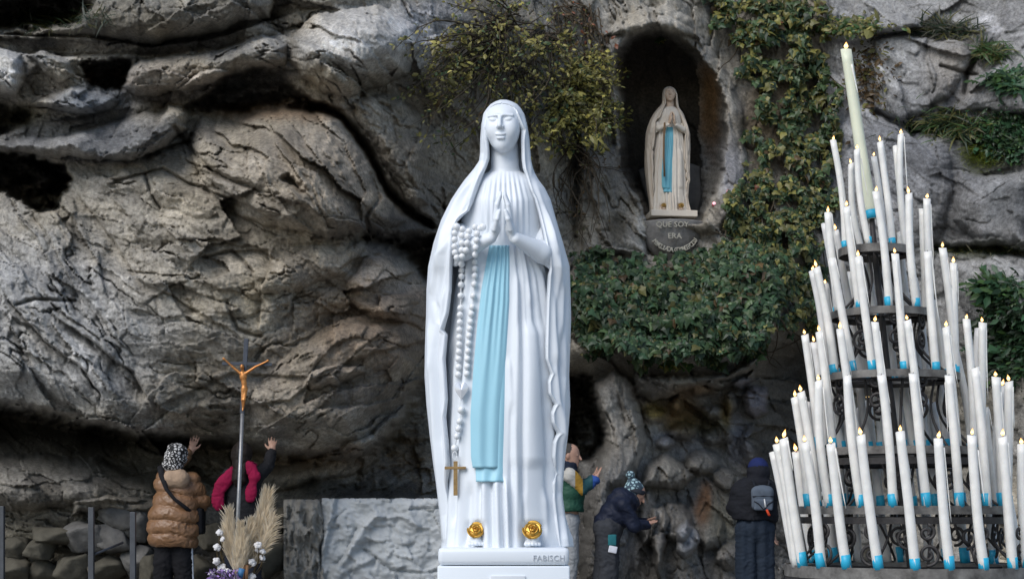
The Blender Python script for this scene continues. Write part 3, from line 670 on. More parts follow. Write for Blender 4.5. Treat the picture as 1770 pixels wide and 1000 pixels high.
# ---- the shrub hanging over the ledge between the big statue's head and the niche
def shrub(name, label, roots, cols, wts, rs, size, n_leaf, cat='shrub', spread=0.35, fwd=0.5, T=OVAL_T, F=OVAL_F):
    """roots: list of (u0, v0, u1, v1, twigs, length px): twigs leave around a point towards a direction."""
    r0 = PA(np.array([roots[0][0]]), np.array([roots[0][1]]), dsm(np.array([roots[0][0]]), np.array([roots[0][1]])))[0]
    root = empty(name, r0); tag(root, label, cat); mb = MB(); P_ = []; Tn = []
    for (u0, v0, u1, v1, k, ru, rv) in roots:
        for t in range(k):
            a = np.array([u0 + rs.randn() * 12, v0 + rs.randn() * 8]); b = np.array([u1 + rs.uniform(-1, 1) * ru, v1 + rs.uniform(-1, 1) * rv])
            n = 11; q = np.linspace(0, 1, n)[:, None]; bow = rs.randn() * 0.18
            nrm_ = np.array([-(b - a)[1], (b - a)[0]]); pts = a + (b - a) * q + np.sin(q * math.pi) * nrm_ * bow + np.cumsum(rs.randn(n, 2) * 1.6, 0)
            d0 = float(dsm(np.array([a[0]]), np.array([a[1]]))[0]); d1 = float(dsm(np.array([b[0]]), np.array([b[1]]))[0]) - fwd * rs.uniform(0.2, 1.0)
            dd = np.minimum(d0 + (d1 - d0) * q[:, 0] ** 0.8, dsm(pts[:, 0], pts[:, 1]) - 0.03) - 0.12 * np.sin(q[:, 0] * math.pi)
            w = PA(pts[:, 0], pts[:, 1], dd); mb.tube(w - r0, np.linspace(0.011, 0.003, n), 4, cap=False)
            tw = np.gradient(w, axis=0)
            for i in range(n_leaf):
                s = rs.uniform(0.25, 1.0) ** 0.8 * (n - 1); i0 = min(int(s), n - 2); f_ = s - i0
                P_.append(w[i0] * (1 - f_) + w[i0 + 1] * f_ + rs.randn(3) * np.array([0.035, 0.05, 0.035])); Tn.append(tw[i0] / (np.linalg.norm(tw[i0]) + 1e-9))
    P_ = np.array(P_); Tn = np.array(Tn); m = len(P_)
    nrm = np.stack([rs.randn(m) * 0.6, -0.7 + rs.randn(m) * 0.4, 0.6 + rs.randn(m) * 0.4], 1); tan = Tn + rs.randn(m, 3) * 0.8
    f = leaves('foliage', P_, nrm, tan, size * P_[:, 1] / FPX * np.exp(rs.randn(m) * 0.3), palette(m, rs, cols, wts), T, F, root, r0); f['kind'] = 'stuff'
    mb.build('branch', twig_m, root)['kind'] = 'stuff'
    return root
shrub('hanging_shrub', 'olive leaved twiggy shrub hanging over the rock behind the white statue', [(870, 40, 850, 110, 34, 70, 60), (940, 60, 930, 130, 40, 80, 70), (850, 90, 750, 190, 30, 55, 75), (840, 60, 730, 130, 22, 55, 70), (880, 30, 880, 20, 16, 110, 30), (900, 120, 900, 170, 20, 60, 40)], [G_OLV, G_YEL, G_MID, G_BRN, (0.34, 0.30, 0.09)], [4, 4, 1.5, 0.8, 3], rsP, 8.4, 15, fwd=0.75)
shrub('yellow_shrub', 'rounded yellow green shrub growing at the left rim of the niche', [(985, 150, 1020, 170, 44, 62, 60), (990, 170, 1035, 215, 40, 52, 50), (980, 180, 960, 220, 24, 40, 50), (1000, 120, 1040, 120, 14, 36, 26)], [G_YEL, G_OLV, G_MID, (0.38, 0.34, 0.09)], [4, 3, 0.8, 4], rsP, 8.6, 26, fwd=0.85)
shrub('dry_creeper', 'thin leafless dark creeper twigs on the rock beside the niche', [(1010, 260, 1010, 360, 12, 50, 70), (985, 300, 1000, 400, 10, 30, 50), (960, 250, 1040, 290, 8, 50, 50)], [G_BRN, G_OLV], [2, 1], rsP, 6.0, 3, cat='creeper', fwd=0.2)
shrub('upper_twigs', 'reddish brown dry twigs at the top edge above the shrub', [(970, 10, 985, 60, 14, 40, 40), (1010, 20, 1030, 90, 10, 30, 40)], [G_BRN, G_RED, G_YEL], [3, 1, 1], rsP, 7.0, 8, cat='twigs', fwd=0.3)
# ---- green things on the right-hand cliff
def tuft(name, label, u, v, ru, rv, n, ln, cols, wts, rs, cat='grass', droop=0.3, T=BLADE_T, F=BLADE_F, wide=1.0):
    r0 = PA(np.array([u]), np.array([v + rv * 0.5]), dsm(np.array([u]), np.array([v])))[0]; root = empty(name, r0); tag(root, label, cat)
    x = u + rs.randn(n) * ru * 0.55; y = v + rs.randn(n) * rv * 0.5; pos = PA(x, y, dsm(x, y) - 0.05 * rs.rand(n))
    tan = np.stack([rs.randn(n) * 0.8, -0.6 + rs.randn(n) * 0.3, 0.8 - droop + rs.randn(n) * 0.5], 1); nrm = np.stack([rs.randn(n) * 0.5, -0.8 + 0 * x, 0.6 + rs.randn(n) * 0.3], 1)
    TT = T.copy(); TT[:, 0] *= wide
    f = leaves('foliage', pos, nrm, tan, ln * 19.0 / FPX * np.exp(rs.randn(n) * 0.35), palette(n, rs, cols, wts), TT, F, root, r0); f['kind'] = 'stuff'
FERN_T = np.array([(0, 0, 0), (0.16, 0.25, -0.02), (0.05, 0.3, 0.02), (0.2, 0.5, -0.04), (0.05, 0.55, 0.02), (0.12, 0.78, -0.05), (0, 1, -0.15), (-0.12, 0.78, -0.05), (-0.05, 0.55, 0.02), (-0.2, 0.5, -0.04), (-0.05, 0.3, 0.02), (-0.16, 0.25, -0.02), (0, 0.1, 0.02)])
FERN_F = np.array([(0, 1, 2), (0, 2, 10), (0, 10, 11), (2, 3, 4), (2, 4, 8), (2, 8, 10), (8, 9, 10), (4, 5, 6), (4, 6, 8), (6, 7, 8)])
GG, GB, GD = (0.05, 0.10, 0.03), (0.03, 0.075, 0.035), (0.018, 0.034, 0.016)
tuft('dry_grass', 'dry dark grass tuft on the ledge at the top of the right cliff', 1635, 52, 46, 12, 500, 26, [G_OLV, GD, (0.10, 0.10, 0.08)], [2, 3, 3], rsP, droop=0.2)
tuft('grass_tuft', 'green grass tuft below the top ledge of the right cliff', 1712, 92, 26, 14, 300, 24, [GG, G_OLV], [3, 2], rsP)
tuft('fern', 'green fern growing at the right edge high on the cliff', 1752, 142, 34, 14, 480, 20, [GG, GB], [2, 3], rsP, cat='fern', T=FERN_T, F=FERN_F)
tuft('moss_grass', 'olive moss and grass hanging under the crevice on the right cliff', 1640, 215, 60, 20, 900, 24, [G_OLV, GG, GD], [3, 2, 3], rsP, droop=0.9)
tuft('leafy_weed', 'dark leafy weed cluster beside bright moss on the right cliff', 1742, 235, 50, 36, 2200, 10, [GD, GB, GG], [3, 3, 1], rsP, cat='weed', T=OVAL_T, F=OVAL_F, droop=0.7)
tuft('moss_cushion', 'bright yellow green moss cushion on the right cliff', 1698, 265, 30, 24, 1500, 7, [(0.10, 0.125, 0.012), (0.07, 0.09, 0.012)], [2, 1], rsP, cat='moss', droop=0.4)
tuft('leafy_weed', 'pale green fern spray in the lower right crevice', 1722, 500, 34, 14, 480, 22, [GG, GB], [2, 3], rsP, cat='fern', T=FERN_T, F=FERN_F)
tuft('low_fern', 'dense dark green ferns at the right edge behind the candles', 1748, 585, 46, 60, 3000, 17, [GB, GD, GG], [3, 4, 1], rsP, cat='fern', T=FERN_T, F=FERN_F, droop=0.6)
tuft('crevice_moss', 'dark moss strip along the long crevice of the right cliff', 1700, 432, 80, 8, 700, 9, [GD, G_OLV], [3, 2], rsP, cat='moss', droop=0.8)
tuft('ledge_moss', 'yellowish creeping moss where the ivy meets the right cliff', 1462, 45, 60, 16, 700, 10, [G_OLV, GG, G_YEL], [3, 2, 1], rsP, cat='moss', droop=0.8, T=OVAL_T, F=OVAL_F)
tuft('wall_creeper', 'reddish brown creeper patches on the pale rock beside the big candle', 1500, 130, 34, 60, 260, 10, [G_BRN, G_OLV], [3, 1], rsP, cat='creeper', droop=0.9, T=OVAL_T, F=OVAL_F)
tuft('hollow_moss', 'dark olive moss hanging in the hollow at the top left corner', 90, 30, 70, 18, 900, 14, [GD, (0.05, 0.05, 0.012)], [3, 2], rsP, cat='moss', droop=0.9)
tuft('niche_sprig', 'small green sprig hanging from the top of the niche', 1141, 68, 5, 5, 22, 11, [G_YEL, GG], [1, 1], rsP, cat='plant', droop=1.2, T=OVAL_T, F=OVAL_F)
for i_, (u_, v_, w_) in enumerate(((1030, 602, 'left end'), (1112, 618, 'left half'), (1232, 618, 'right half'), (1300, 604, 'right end'))):
    tuft('hanging_sprig', f'trailing ivy strand hanging from the {w_} of the ivy bank', u_, v_, 16, 16, 90, 11, [G_DARK, G_MID, G_OLV], [3, 3, 1], rsP, cat='ivy', droop=1.6, T=IVY_T, F=IVY_F)
tuft('hanging_sprig', 'small green sprig hanging under the ivy bank', 1166, 628, 20, 6, 60, 12, [G_YEL, GG], [1, 2], rsP, cat='plant', droop=1.2, T=IVY_T, F=IVY_F)
# ================================================================ the white statue in front (and, smaller and weathered, the one in the niche)
# Sculpted in photo-pixel units: x right of 870, z above row 945, y depth (negative towards the camera); scaled to metres.
def ip(x, pts):
    p = np.array(sorted(pts), float); return np.interp(x, p[:, 0], p[:, 1])

SIL = [(172, 866, 874), (175, 857, 884), (180, 848, 894), (188, 841, 901), (197, 836, 906), (215, 832, 911), (240, 830, 915), (265, 830, 917), (278, 828, 918), (290, 820, 921), (300, 812, 925), (312, 802, 932),
       (325, 793, 942), (345, 780, 952), (380, 763, 962), (420, 750, 974), (460, 741, 985), (500, 738, 986), (550, 737, 987), (600, 735, 985), (650, 734, 983), (700, 737, 985), (750, 742, 981),
       (800, 748, 975), (850, 756, 971), (890, 761, 976), (915, 762, 984), (930, 763, 990), (945, 766, 992)]
EDL = [(172, 867), (178.4, 867), (179.6, 858), (185, 849), (194, 842), (207, 840), (224, 839), (243, 840), (260, 842), (275, 842), (290, 837), (302, 832), (330, 822), (352, 814), (364, 808), (372, 798), (384, 786), (396, 780), (420, 779), (463, 778),
       (500, 777), (540, 772), (570, 764), (578, 770), (620, 766), (650, 768), (690, 770), (720, 767), (760, 771), (800, 774), (850, 771), (900, 769), (945, 772)]
EDR = [(172, 867.2), (178.4, 867.2), (179.6, 877), (184, 886), (191, 892), (210, 900), (225, 906), (243, 905), (277, 906), (291, 908), (302, 912), (330, 921), (345, 928), (370, 935), (400, 941), (425, 946), (445, 953), (462, 955), (475, 951), (520, 948),
       (560, 947), (600, 946), (620, 946), (646, 955), (660, 950), (680, 951), (698, 962), (714, 956), (730, 957), (748, 967), (764, 960), (790, 958), (818, 964), (834, 958), (860, 958), (900, 962), (945, 972)]
ROB = [(296, 846, 900), (302, 836, 908), (310, 822, 920), (325, 808, 932), (345, 800, 938), (380, 797, 942), (410, 800, 942), (440, 797, 945), (500, 786, 952), (600, 775, 960), (700, 772, 962), (800, 772, 964), (880, 768, 968), (920, 765, 974), (946, 762, 980)]
DEP = [(172, 8), (176, 20), (182, 31), (195, 43), (220, 49), (260, 46), (285, 46), (300, 48), (320, 52), (345, 55), (400, 60), (460, 68), (600, 74), (800, 78), (900, 82), (945, 88)]
RDEP = [(296, 24), (302, 32), (315, 42), (345, 49), (400, 50), (440, 50), (500, 58), (600, 64), (700, 68), (800, 72), (900, 78), (946, 82)]

# folds: (list of (row, x)), width, height (+ ridge, - groove)
RF = [([(430, 812), (520, 806), (640, 790), (800, 783), (945, 778)], 6, 6), ([(430, 830), (560, 812), (700, 800), (860, 796), (945, 792)], 5, 5), ([(450, 820), (560, 803), (700, 792), (900, 786)], 3.5, -6),
      ([(470, 895), (600, 893), (740, 890), (860, 893), (945, 893)], 6, 5), ([(430, 893), (520, 902), (640, 905), (760, 904), (945, 906)], 4, -6), ([(430, 912), (520, 924), (640, 936), (760, 944), (945, 950)], 5, -5),
      ([(430, 930), (500, 940), (640, 950), (945, 962)], 5, 5), ([(425, 900), (470, 909), (520, 915)], 4, 4), ([(700, 884), (945, 884)], 4, -6), ([(560, 925), (640, 922), (720, 920), (800, 922)], 20, 7),
      ([(820, 838), (880, 836), (946, 838)], 6, 8), ([(820, 858), (946, 862)], 6, 8), ([(820, 848), (946, 850)], 3.5, -8), ([(830, 874), (946, 880)], 5, 8), ([(830, 868), (946, 871)], 3, -7), ([(830, 829), (946, 828)], 4, -8),
      ([(840, 812), (900, 808), (945, 800)], 6, -7), ([(850, 905), (945, 900)], 5, 4), ([(850, 942), (945, 952)], 6, 6), ([(620, 880), (800, 886)], 5, 4)]
# gathered neckline
for i in range(17):
    xx = 832 + i * 5.0; RF.append(([(299, 870 + (xx - 870) * 0.72), (345, xx), (405, 870 + (xx - 870) * 1.02)], 1.7, 1.2 if i % 2 == 0 else -1.4))
for i in range(11):
    xx = 893 + i * 5.2; RF.append(([(425, 888 + i * 3.6), (480, xx), (560, 890 + i * 7.0)], 1.8, 1.3 if i % 2 == 0 else -1.6))
MF = [([(300, 822), (345, 800), (420, 772), (560, 752), (945, 772)], 5, -5), ([(300, 828), (345, 810), (380, 790), (440, 760), (640, 746)], 4, 4), ([(305, 818), (345, 790), (400, 765), (500, 746)], 4, 5), ([(290, 836), (320, 824), (352, 812)], 3, 4), ([(250, 836), (290, 832), (330, 815)], 2.2, -3.5),
      ([(460, 757), (521, 751), (560, 760), (600, 752), (760, 760)], 4, -5), ([(560, 742), (640, 745), (760, 752), (945, 770)], 4, 5), ([(500, 768), (600, 760), (700, 762), (945, 784)], 4, 5), ([(640, 752), (760, 757), (945, 778)], 3, -5),
      ([(300, 916), (345, 932), (420, 954), (520, 962), (640, 966)], 4, -4.5), ([(320, 926), (400, 952), (500, 972), (640, 976)], 4, 4), ([(360, 940), (440, 966), (540, 960), (620, 958)], 4, 4.5), ([(500, 978), (560, 976), (640, 968), (700, 972)], 3.5, -5),
      ([(560, 966), (640, 960), (700, 966), (760, 972)], 4, 5), ([(640, 975), (760, 970), (860, 966), (945, 980)], 4, 5), ([(760, 966), (860, 962), (945, 972)], 3, -5), ([(250, 909), (290, 912), (330, 924)], 2.2, -3.5), ([(200, 905), (250, 911), (300, 918)], 2.5, 2.5), ([(190, 838), (240, 835), (280, 832)], 2.5, 2.5)]

def fold_disp(folds, px, py):
    d = np.zeros(px.shape)
    for ln, w, a in folds:
        p = np.array(ln, float); x0 = np.interp(py, p[:, 0], p[:, 1])
        fade = ss(p[0, 0] - 12, p[0, 0] + 20, py) * (1 - ss(p[-1, 0] - 12, p[-1, 0] + 14, py)) if p[-1, 0] < 940 else ss(p[0, 0] - 12, p[0, 0] + 20, py)
        d += a * fade * np.exp(-((px - x0) / w) ** 2)
    return d

S_PX = 6.0 / FPX                                             # metres per sculpting pixel

def to_m(V):
    V = np.asarray(V, float); d = 6.0 + V[:, 1] * S_PX      # V: (px, depth, row), measured in the photo at that depth
    return np.stack([(V[:, 0] - CXP) / FPX * d, d, CZ + (HOR - V[:, 2]) / FPX * d], 1) - P(870, 945, 6.0)

def loft(rows, xl, xr, bf, bb, phis, folds=None, off=0.0, edge=None, wob=None):
    """Rows of an elliptic cross-section; phi 0 faces the camera. Returns (px, depth, row) grid."""
    R = np.asarray(rows, float)[:, None]; cx = ((xl + xr) / 2)[:, None]; a = ((xr - xl) / 2)[:, None] + off
    if edge is None: ph = np.tile(phis[None], (len(rows), 1))
    else:
        pl, pr = edge; t = (phis[None] + 1) / 2                        # phis in -1..1 runs left edge -> round the back -> right edge
        ph = (pl[:, None]) * (1 - t) + (pr[:, None]) * t
    px = cx + a * np.sin(ph); dep = -np.where(np.cos(ph) > 0, bf[:, None], bb[:, None]) * np.cos(ph) * (1 + off / np.maximum(a, 5))
    if folds is not None:
        f = fold_disp(folds, px, np.tile(R, (1, px.shape[1])))
        front = np.clip(np.cos(ph) * 1.6 + 0.25, 0, 1); f = f * front
        px = px + f * np.sin(ph) * 0.9; dep = dep - f * np.cos(ph)
        back = np.clip(-np.cos(ph) + 0.3, 0, 1) * ss(280, 420, R)
        dep = dep + back * 5 * np.sin(ph * 14 + 0.01 * R)
    return px, dep, np.tile(R, (1, px.shape[1]))

def grid_faces(nr, nc, wrap):
    F = []; idx = np.arange(nr * nc).reshape(nr, nc)
    a = idx[:-1]; b = idx[1:]
    if wrap: a2 = np.roll(a, -1, 1); b2 = np.roll(b, -1, 1)
    else: a2 = a[:, 1:]; b2 = b[:, 1:]; a = a[:, :-1]; b = b[:, :-1]
    return np.stack([a, b, b2, a2], -1).reshape(-1, 4)

def statue_parts():
    out = {}
    # robe: closed column
    rows = np.arange(296, 947, 2.5); xl = ip(rows, [(r, a) for r, a, b in ROB]); xr = ip(rows, [(r, b) for r, a, b in ROB]); b = ip(rows, RDEP)
    ph = np.linspace(-math.pi, math.pi, 281)[:-1]
    px, dp, rw = loft(rows, xl, xr, b, b * 0.9, ph, RF)
    # knee and bust give the column its body; the hem lifts over both feet
    fr = np.clip(np.cos(ph), 0, 1)[None]
    dp = dp - fr * 9 * np.exp(-((px - 922) / 26) ** 2 - ((rw - 650) / 110) ** 2) - fr * 7 * np.exp(-((px - 845) / 20) ** 2 - ((rw - 355) / 30) ** 2) - fr * 7 * np.exp(-((px - 897) / 20) ** 2 - ((rw - 355) / 30) ** 2)
    dp = dp - fr * 10 * ss(800, 900, rw) * np.exp(-((px - 858) / 30) ** 4)
    for fx, fw in ((823, 15), (922, 20)):
        lift = np.exp(-((px - fx) / fw) ** 4) * fr * (fr > 0.3); dp = dp + lift * 16 * ss(895, 915, rw); rw = rw - 0 * lift
    V = to_m(np.stack([px, dp, rw], -1).reshape(-1, 3)); nr, nc = px.shape
    F = [grid_faces(nr, nc, True)]
    out['robe'] = (V, F)
    # mantle with the veil: a thick shell open at the front
    rows = np.concatenate([np.arange(172.5, 300, 1.5), np.arange(300, 946, 2.2)])
    xl = ip(rows, [(r, a) for r, a, b in SIL]); xr = ip(rows, [(r, b) for r, a, b in SIL]); bf = ip(rows, DEP)
    cx = (xl + xr) / 2; a = (xr - xl) / 2; el = ip(rows, EDL); er = ip(rows, EDR)
    pl = np.arcsin(np.clip((el - cx) / a, -0.995, 0.995)); pr = np.arcsin(np.clip((er - cx) / a, -0.995, 0.995))
    t = np.linspace(-1, 1, 190); t = np.sign(t) * (1 - (1 - np.abs(t)) ** 1.5) * 1.0     # denser near the front edges
    # order: left front edge -> left side -> back -> right side -> right front edge
    ph = pl[:, None] * (1 - (t + 1) / 2) + (-(2 * math.pi) + pr)[:, None] * ((t + 1) / 2)
    R = rows[:, None]
    def shell(off, folds):
        aa = a[:, None] - off; px = cx[:, None] + aa * np.sin(ph); bb = bf[:, None] - off
        dep = -np.where(np.cos(ph) > 0, bb, bb * 1.02) * np.cos(ph)
        rw = np.tile(R, (1, px.shape[1])); f = fold_disp(MF, px, rw) * np.clip(np.cos(ph) * 1.5 + 0.55, 0, 1)
        back = np.clip(-np.cos(ph) + 0.2, 0, 1) * ss(280, 420, R); f = f + back * 4 * np.sin(ph * 13 + 0.008 * R)
        elb = 20 * np.exp(-((px - 955) / 26) ** 2 - ((rw - 428) / 46) ** 2) + 20 * np.exp(-((px - 771) / 26) ** 2 - ((rw - 425) / 46) ** 2)    # the cloak rides over both elbows
        elb = elb * np.clip(np.cos(ph) * 2.5 + 0.3, 0, 1)
        # rolled hem along the open edges
        e = np.minimum(np.abs(ph - pl[:, None]), np.abs(ph - (pr - 2 * math.pi)[:, None])) * a[:, None]
        f = f + 2.2 * np.exp(-(e / 4) ** 2) * (1 if off == 0 else -0.4)
        px = px + f * np.sin(ph); dep = dep - f * np.cos(ph) - elb
        return np.stack([px, dep, rw], -1)
    A = shell(0.0, MF); B = shell(5.0, MF); nr, nc = A.shape[:2]
    V = to_m(np.concatenate([A.reshape(-1, 3), B.reshape(-1, 3)])); f1 = grid_faces(nr, nc, False); f2 = f1[:, ::-1] + nr * nc
    idx = np.arange(nr * nc).reshape(nr, nc); rim = []
    for c in (0, nc - 1):
        s = np.stack([idx[:-1, c], idx[:-1, c] + nr * nc, idx[1:, c] + nr * nc, idx[1:, c]], -1); rim.append(s if c == 0 else s[:, ::-1])
    for r in (0, nr - 1):
        s = np.stack([idx[r, :-1], idx[r, 1:], idx[r, 1:] + nr * nc, idx[r, :-1] + nr * nc], -1); rim.append(s if r == 0 else s[:, ::-1])
    out['mantle'] = (V, [f1[:, ::-1], f2[:, ::-1], np.concatenate(rim)[:, ::-1]])
    # head
    yaw, pit, rol = math.radians(-9), math.radians(2), math.radians(-2)
    M = np.array(Matrix.Rotation(yaw, 3, 'Z') @ Matrix.Rotation(-pit, 3, 'X') @ Matrix.Rotation(rol, 3, 'Y'))
    hc = np.array([870.0, -10.0, 206.5])
    def head(PX, DY, RW):
        # into the face frame: x right, y up, z towards the viewer
        x0 = PX - hc[0]; y0 = DY - hc[1]; z0 = -(RW - hc[2])
        x = M[0, 0] * x0 + M[1, 0] * y0 + M[2, 0] * z0; yy = M[0, 1] * x0 + M[1, 1] * y0 + M[2, 1] * z0; y = M[0, 2] * x0 + M[1, 2] * y0 + M[2, 2] * z0; z = -yy; y = np.where(y < 0, y / 1.30, y * 1.42)
        d = sd_ell(x, y, z, (0, 6, -3), (32.5, 37, 37))
        d = smin(d, sd_ell(x, y, z, (0, -14, 8), (28.5, 30, 29)), 10)
        d = smin(d, sd_ell(x, y, z, (0, -33, 22), (11, 9, 11)), 9)
        for s in (-1, 1):
            d = smin(d, sd_ell(x, y, z, (s * 16, -12, 24), (11, 12, 11)), 9)                   # cheeks
            d = smin(d, sd_cone(x, y, z, (s * 5, 9.5, 35.5), (s * 20, 8, 28.5), 2.8, 2.6), 5)    # brow
            d = smax(d, -sd_ell(x, y, z, (s * 12.6, 0.6, 40.5), (10.2, 5.8, 8.0)), 4)                # socket
            d = smin(d, sd_ell(x, y, z, (s * 12.4, -0.4, 30.4), (7.8, 4.4, 5.4)), 1.0)             # eye
        d = smin(d, sd_cone(x, y, z, (0, 8, 35.5), (0, -8.5, 44.5), 2.8, 3.9), 3.5)
        for s in (-1, 1): d = smin(d, sd_ell(x, y, z, (s * 4.2, -10.3, 39.5), (2.9, 2.5, 3.4)), 1.8)
        d = smin(d, sd_ell(x, y, z, (0, -20.2, 37), (8.8, 2.0, 3.6)), 2.0)
        d = smin(d, sd_ell(x, y, z, (0, -25.2, 36.3), (7.4, 2.5, 3.8)), 2.0)
        d = smax(d, -sd_cone(x, y, z, (-9, -23.0, 38), (9, -23.0, 38), 0.9, 0.9), 1.0)
        d = smax(d, -sd_ell(x, y, z, (0, -29.5, 38.5), (6.5, 2.2, 2.6)), 2.5)
        # neck and upper chest
        n = sd_cone(PX, DY, RW, (872, 2, 248), (873, 4, 300), 22.5, 25)
        n = smin(n, sd_ell(PX, DY, RW, (872, 6, 312), (58, 36, 16)), 10)
        return smin(d, n, 5)
    V, F = surf_net(head, (808, -70, 168), (936, 54, 330), 1.05); out['head'] = (to_m(V), [F[:, ::-1]])
    # forearms in their sleeves
    for s, nm in ((-1, 'sleeve'), (1, 'sleeve')):
        if s < 0: a0, b0 = (846, -84, 412), (803, -50, 431)
        else: a0, b0 = (892, -84, 412), (936, -50, 436)
        def slv(X, Y, Z, a0=a0, b0=b0, s=s):
            d = sd_cone(X, Y, Z, a0, b0, 10.5, 19)
            d = smin(d, sd_cone(X, Y, Z, b0, (b0[0] + s * 5, -14, b0[2] - 30), 15, 16), 8)
            d = smin(d, sd_cone(X, Y, Z, (b0[0], b0[1] + 6, b0[2]), (b0[0] + s * 16, -44, b0[2] + 24), 14, 6), 8)     # hanging cuff
            w = 0
            return d + w
        V, F = surf_net(slv, (min(a0[0], b0[0]) - 40, -112, 365), (max(a0[0], b0[0]) + 40, 8, 486), 1.6)
        out.setdefault('sleeves', []).append((to_m(V), [F[:, ::-1]]))
    # hands, palm to palm, fingertips up
    for s in (-1, 1):
        c = 868 if s < 0 else 870
        def hand(X, Y, Z, s=s):
            x = (X - 868.5) * s                                                  # outward from the meeting plane
            d = sd_cone(x, Y, Z, (19, -83, 412), (13, -86, 396), 8.5, 9.5)                 # wrist
            d = smin(d, sd_ell(x, Y, Z, (12.5, -84, 386), (6.2, 15, 19)), 6)               # palm, seen edge on
            for i, (dy, ln) in enumerate(((-98, 0.90), (-90, 1.0), (-82, 0.97), (-75, 0.82))):
                z1 = 370 - 18 * ln; z2 = 370 - 37 * ln
                f = smin(sd_cone(x, Y, Z, (12.5, dy + 2, 378), (9.6, dy, z1), 4.6, 4.2), sd_cone(x, Y, Z, (9.6, dy, z1), (3.6, dy + 1, z2), 4.2, 3.1), 1.5)
                d = smin(d, f, 1.6)
            th = smin(sd_cone(x, Y, Z, (14, -97, 396), (9.5, -104, 378), 5.2, 4.4), sd_cone(x, Y, Z, (9.5, -104, 378), (5.0, -104, 364), 4.4, 3.3), 2)
            d = smin(d, th, 2.5)
            return smax(d, -(x - 0.5), 0.8)
        V, F = surf_net(hand, (834, -116, 326), (904, -62, 424), 0.95); out.setdefault('hands', []).append((to_m(V), [F[:, ::-1]]))
    return out

def rose_mesh():
    """Open rose: petals wound round the heart."""
    mb = MB()
    for k in range(13):
        a = k * 2.4; r0 = 2.0 + 0.95 * k; tilt = 0.15 + 0.07 * k; n = 9; m = 4; V = []
        for i in range(m):
            t = i / (m - 1)
            for j in range(n):
                u = (j / (n - 1) - 0.5) * (2.0 - 0.03 * k)
                rr = r0 * (0.55 + 0.45 * t) + 1.6 * t * t * tilt; zz = (9.0 - 0.48 * k) * (0.2 + 0.8 * t) - 2.5 * u * u * t + 1.2 * tilt * (t - 1)
                V.append((rr * math.cos(a + u), rr * math.sin(a + u), zz))
        for i in range(m):
            t = i / (m - 1)
            for j in range(n):
                x, y, z = V[i * n + j]; q = 1 - 1.1 / max(math.hypot(x, y), 1.5); V.append((x * q, y * q, z - 0.15))
        F = []; o = m * n
        for i in range(m - 1):
            for j in range(n - 1):
                p = i * n + j; F.append((p, p + 1, p + n + 1, p + n)); F.append((o + p, o + p + n, o + p + n + 1, o + p + 1))
        for j in range(n - 1): p = (m - 1) * n + j; F.append((p, p + 1, o + p + 1, o + p))
        for i in range(m - 1):
            p = i * n; F.append((p, p + n, o + p + n, o + p)); p = i * n + n - 1; F.append((p, o + p, o + p + n, p + n))
        mb.add(V, F)
    mb.lathe([(12, -3), (13, 0), (9, 3), (1, 4)], 16)
    return mb

SP = statue_parts()
def bvh_of(keys):
    V = []; F = []; n = 0
    for k in keys:
        for v, fs in (SP[k] if isinstance(SP[k], list) else [SP[k]]):
            V.append(v); F += [tuple(int(i) + n for i in f) for ff in fs for f in ff]; n += len(v)
    return BVHTree.FromPolygons(np.concatenate(V).tolist(), F)
BV_ROBE = bvh_of(['robe']); BV_ALL = bvh_of(['robe', 'mantle', 'sleeves', 'hands'])
def front(px, row, bv):
    o = np.array([0, 0, CZ]) - P(870, 945, 6.0); h = bv.ray_cast(Vector(o), Vector(P(px, row, 6.0) - np.array([0, 0, CZ])).normalized())
    return h[0].y / S_PX if h[0] is not None else -40.0

def sash_mesh(xl, xr, rows, lift, thick, pleat):
    """A hanging band laid on the robe, xl/xr: (row, px) tables."""
    nr, nc = len(rows), 33; A = np.zeros((nr, nc, 3)); t = np.linspace(0, 1, nc)
    for i, r in enumerate(rows):
        l, rr = ip(r, xl), ip(r, xr)
        xs = l + (rr - l) * t; dep = min(front(l + (rr - l) * q, r, BV_ROBE) for q in (0.2, 0.5, 0.8))
        A[i, :, 0] = xs; A[i, :, 2] = r; A[i, :, 1] = dep
    for _ in range(6): A[1:-1, :, 1] = (A[:-2, :, 1] + A[1:-1, :, 1] * 2 + A[2:, :, 1]) / 4
    R = np.array(rows, float)[:, None]; env = (1 - ss(pleat[0], pleat[1], R))
    pl = 2.6 * np.sin(t[None] * 2 * math.pi * (3.6 + 1.5 * t[None]) + 0.5 + 0.006 * R) * env * 0.72 * (1 - 0.3 * t) + 1.3 * np.sin(t[None] * 2 * math.pi * 2.2 + 0.004 * R + 1.0) * (1 - 0.4 * env)
    crown = 5.0 * (np.abs(t - 0.5) * 2) ** 3
    A[..., 1] = A[..., 1] - lift - pl + crown[None]
    B = A.copy(); B[..., 1] += thick
    V = to_m(np.concatenate([A.reshape(-1, 3), B.reshape(-1, 3)])); n0 = nr * nc; f = grid_faces(nr, nc, False); idx = np.arange(n0).reshape(nr, nc); rim = []
    for c, fl in ((0, 0), (nc - 1, 1)):
        q = np.stack([idx[:-1, c], idx[:-1, c] + n0, idx[1:, c] + n0, idx[1:, c]], -1); rim.append(q if not fl else q[:, ::-1])
    for r, fl in ((0, 1), (nr - 1, 0)):
        q = np.stack([idx[r, :-1], idx[r, :-1] + n0, idx[r, 1:] + n0, idx[r, 1:]], -1); rim.append(q if not fl else q[:, ::-1])
    return V, [f, f[:, ::-1] + n0, np.concatenate(rim)]
SASH_F = sash_mesh([(424, 846), (450, 841), (500, 832), (560, 825), (640, 818), (720, 813), (790, 814), (808, 817)], [(424, 880), (450, 881), (520, 881), (620, 876), (700, 870), (806, 867)], list(np.arange(424, 809, 4)), 5.5, 4, (470, 700))
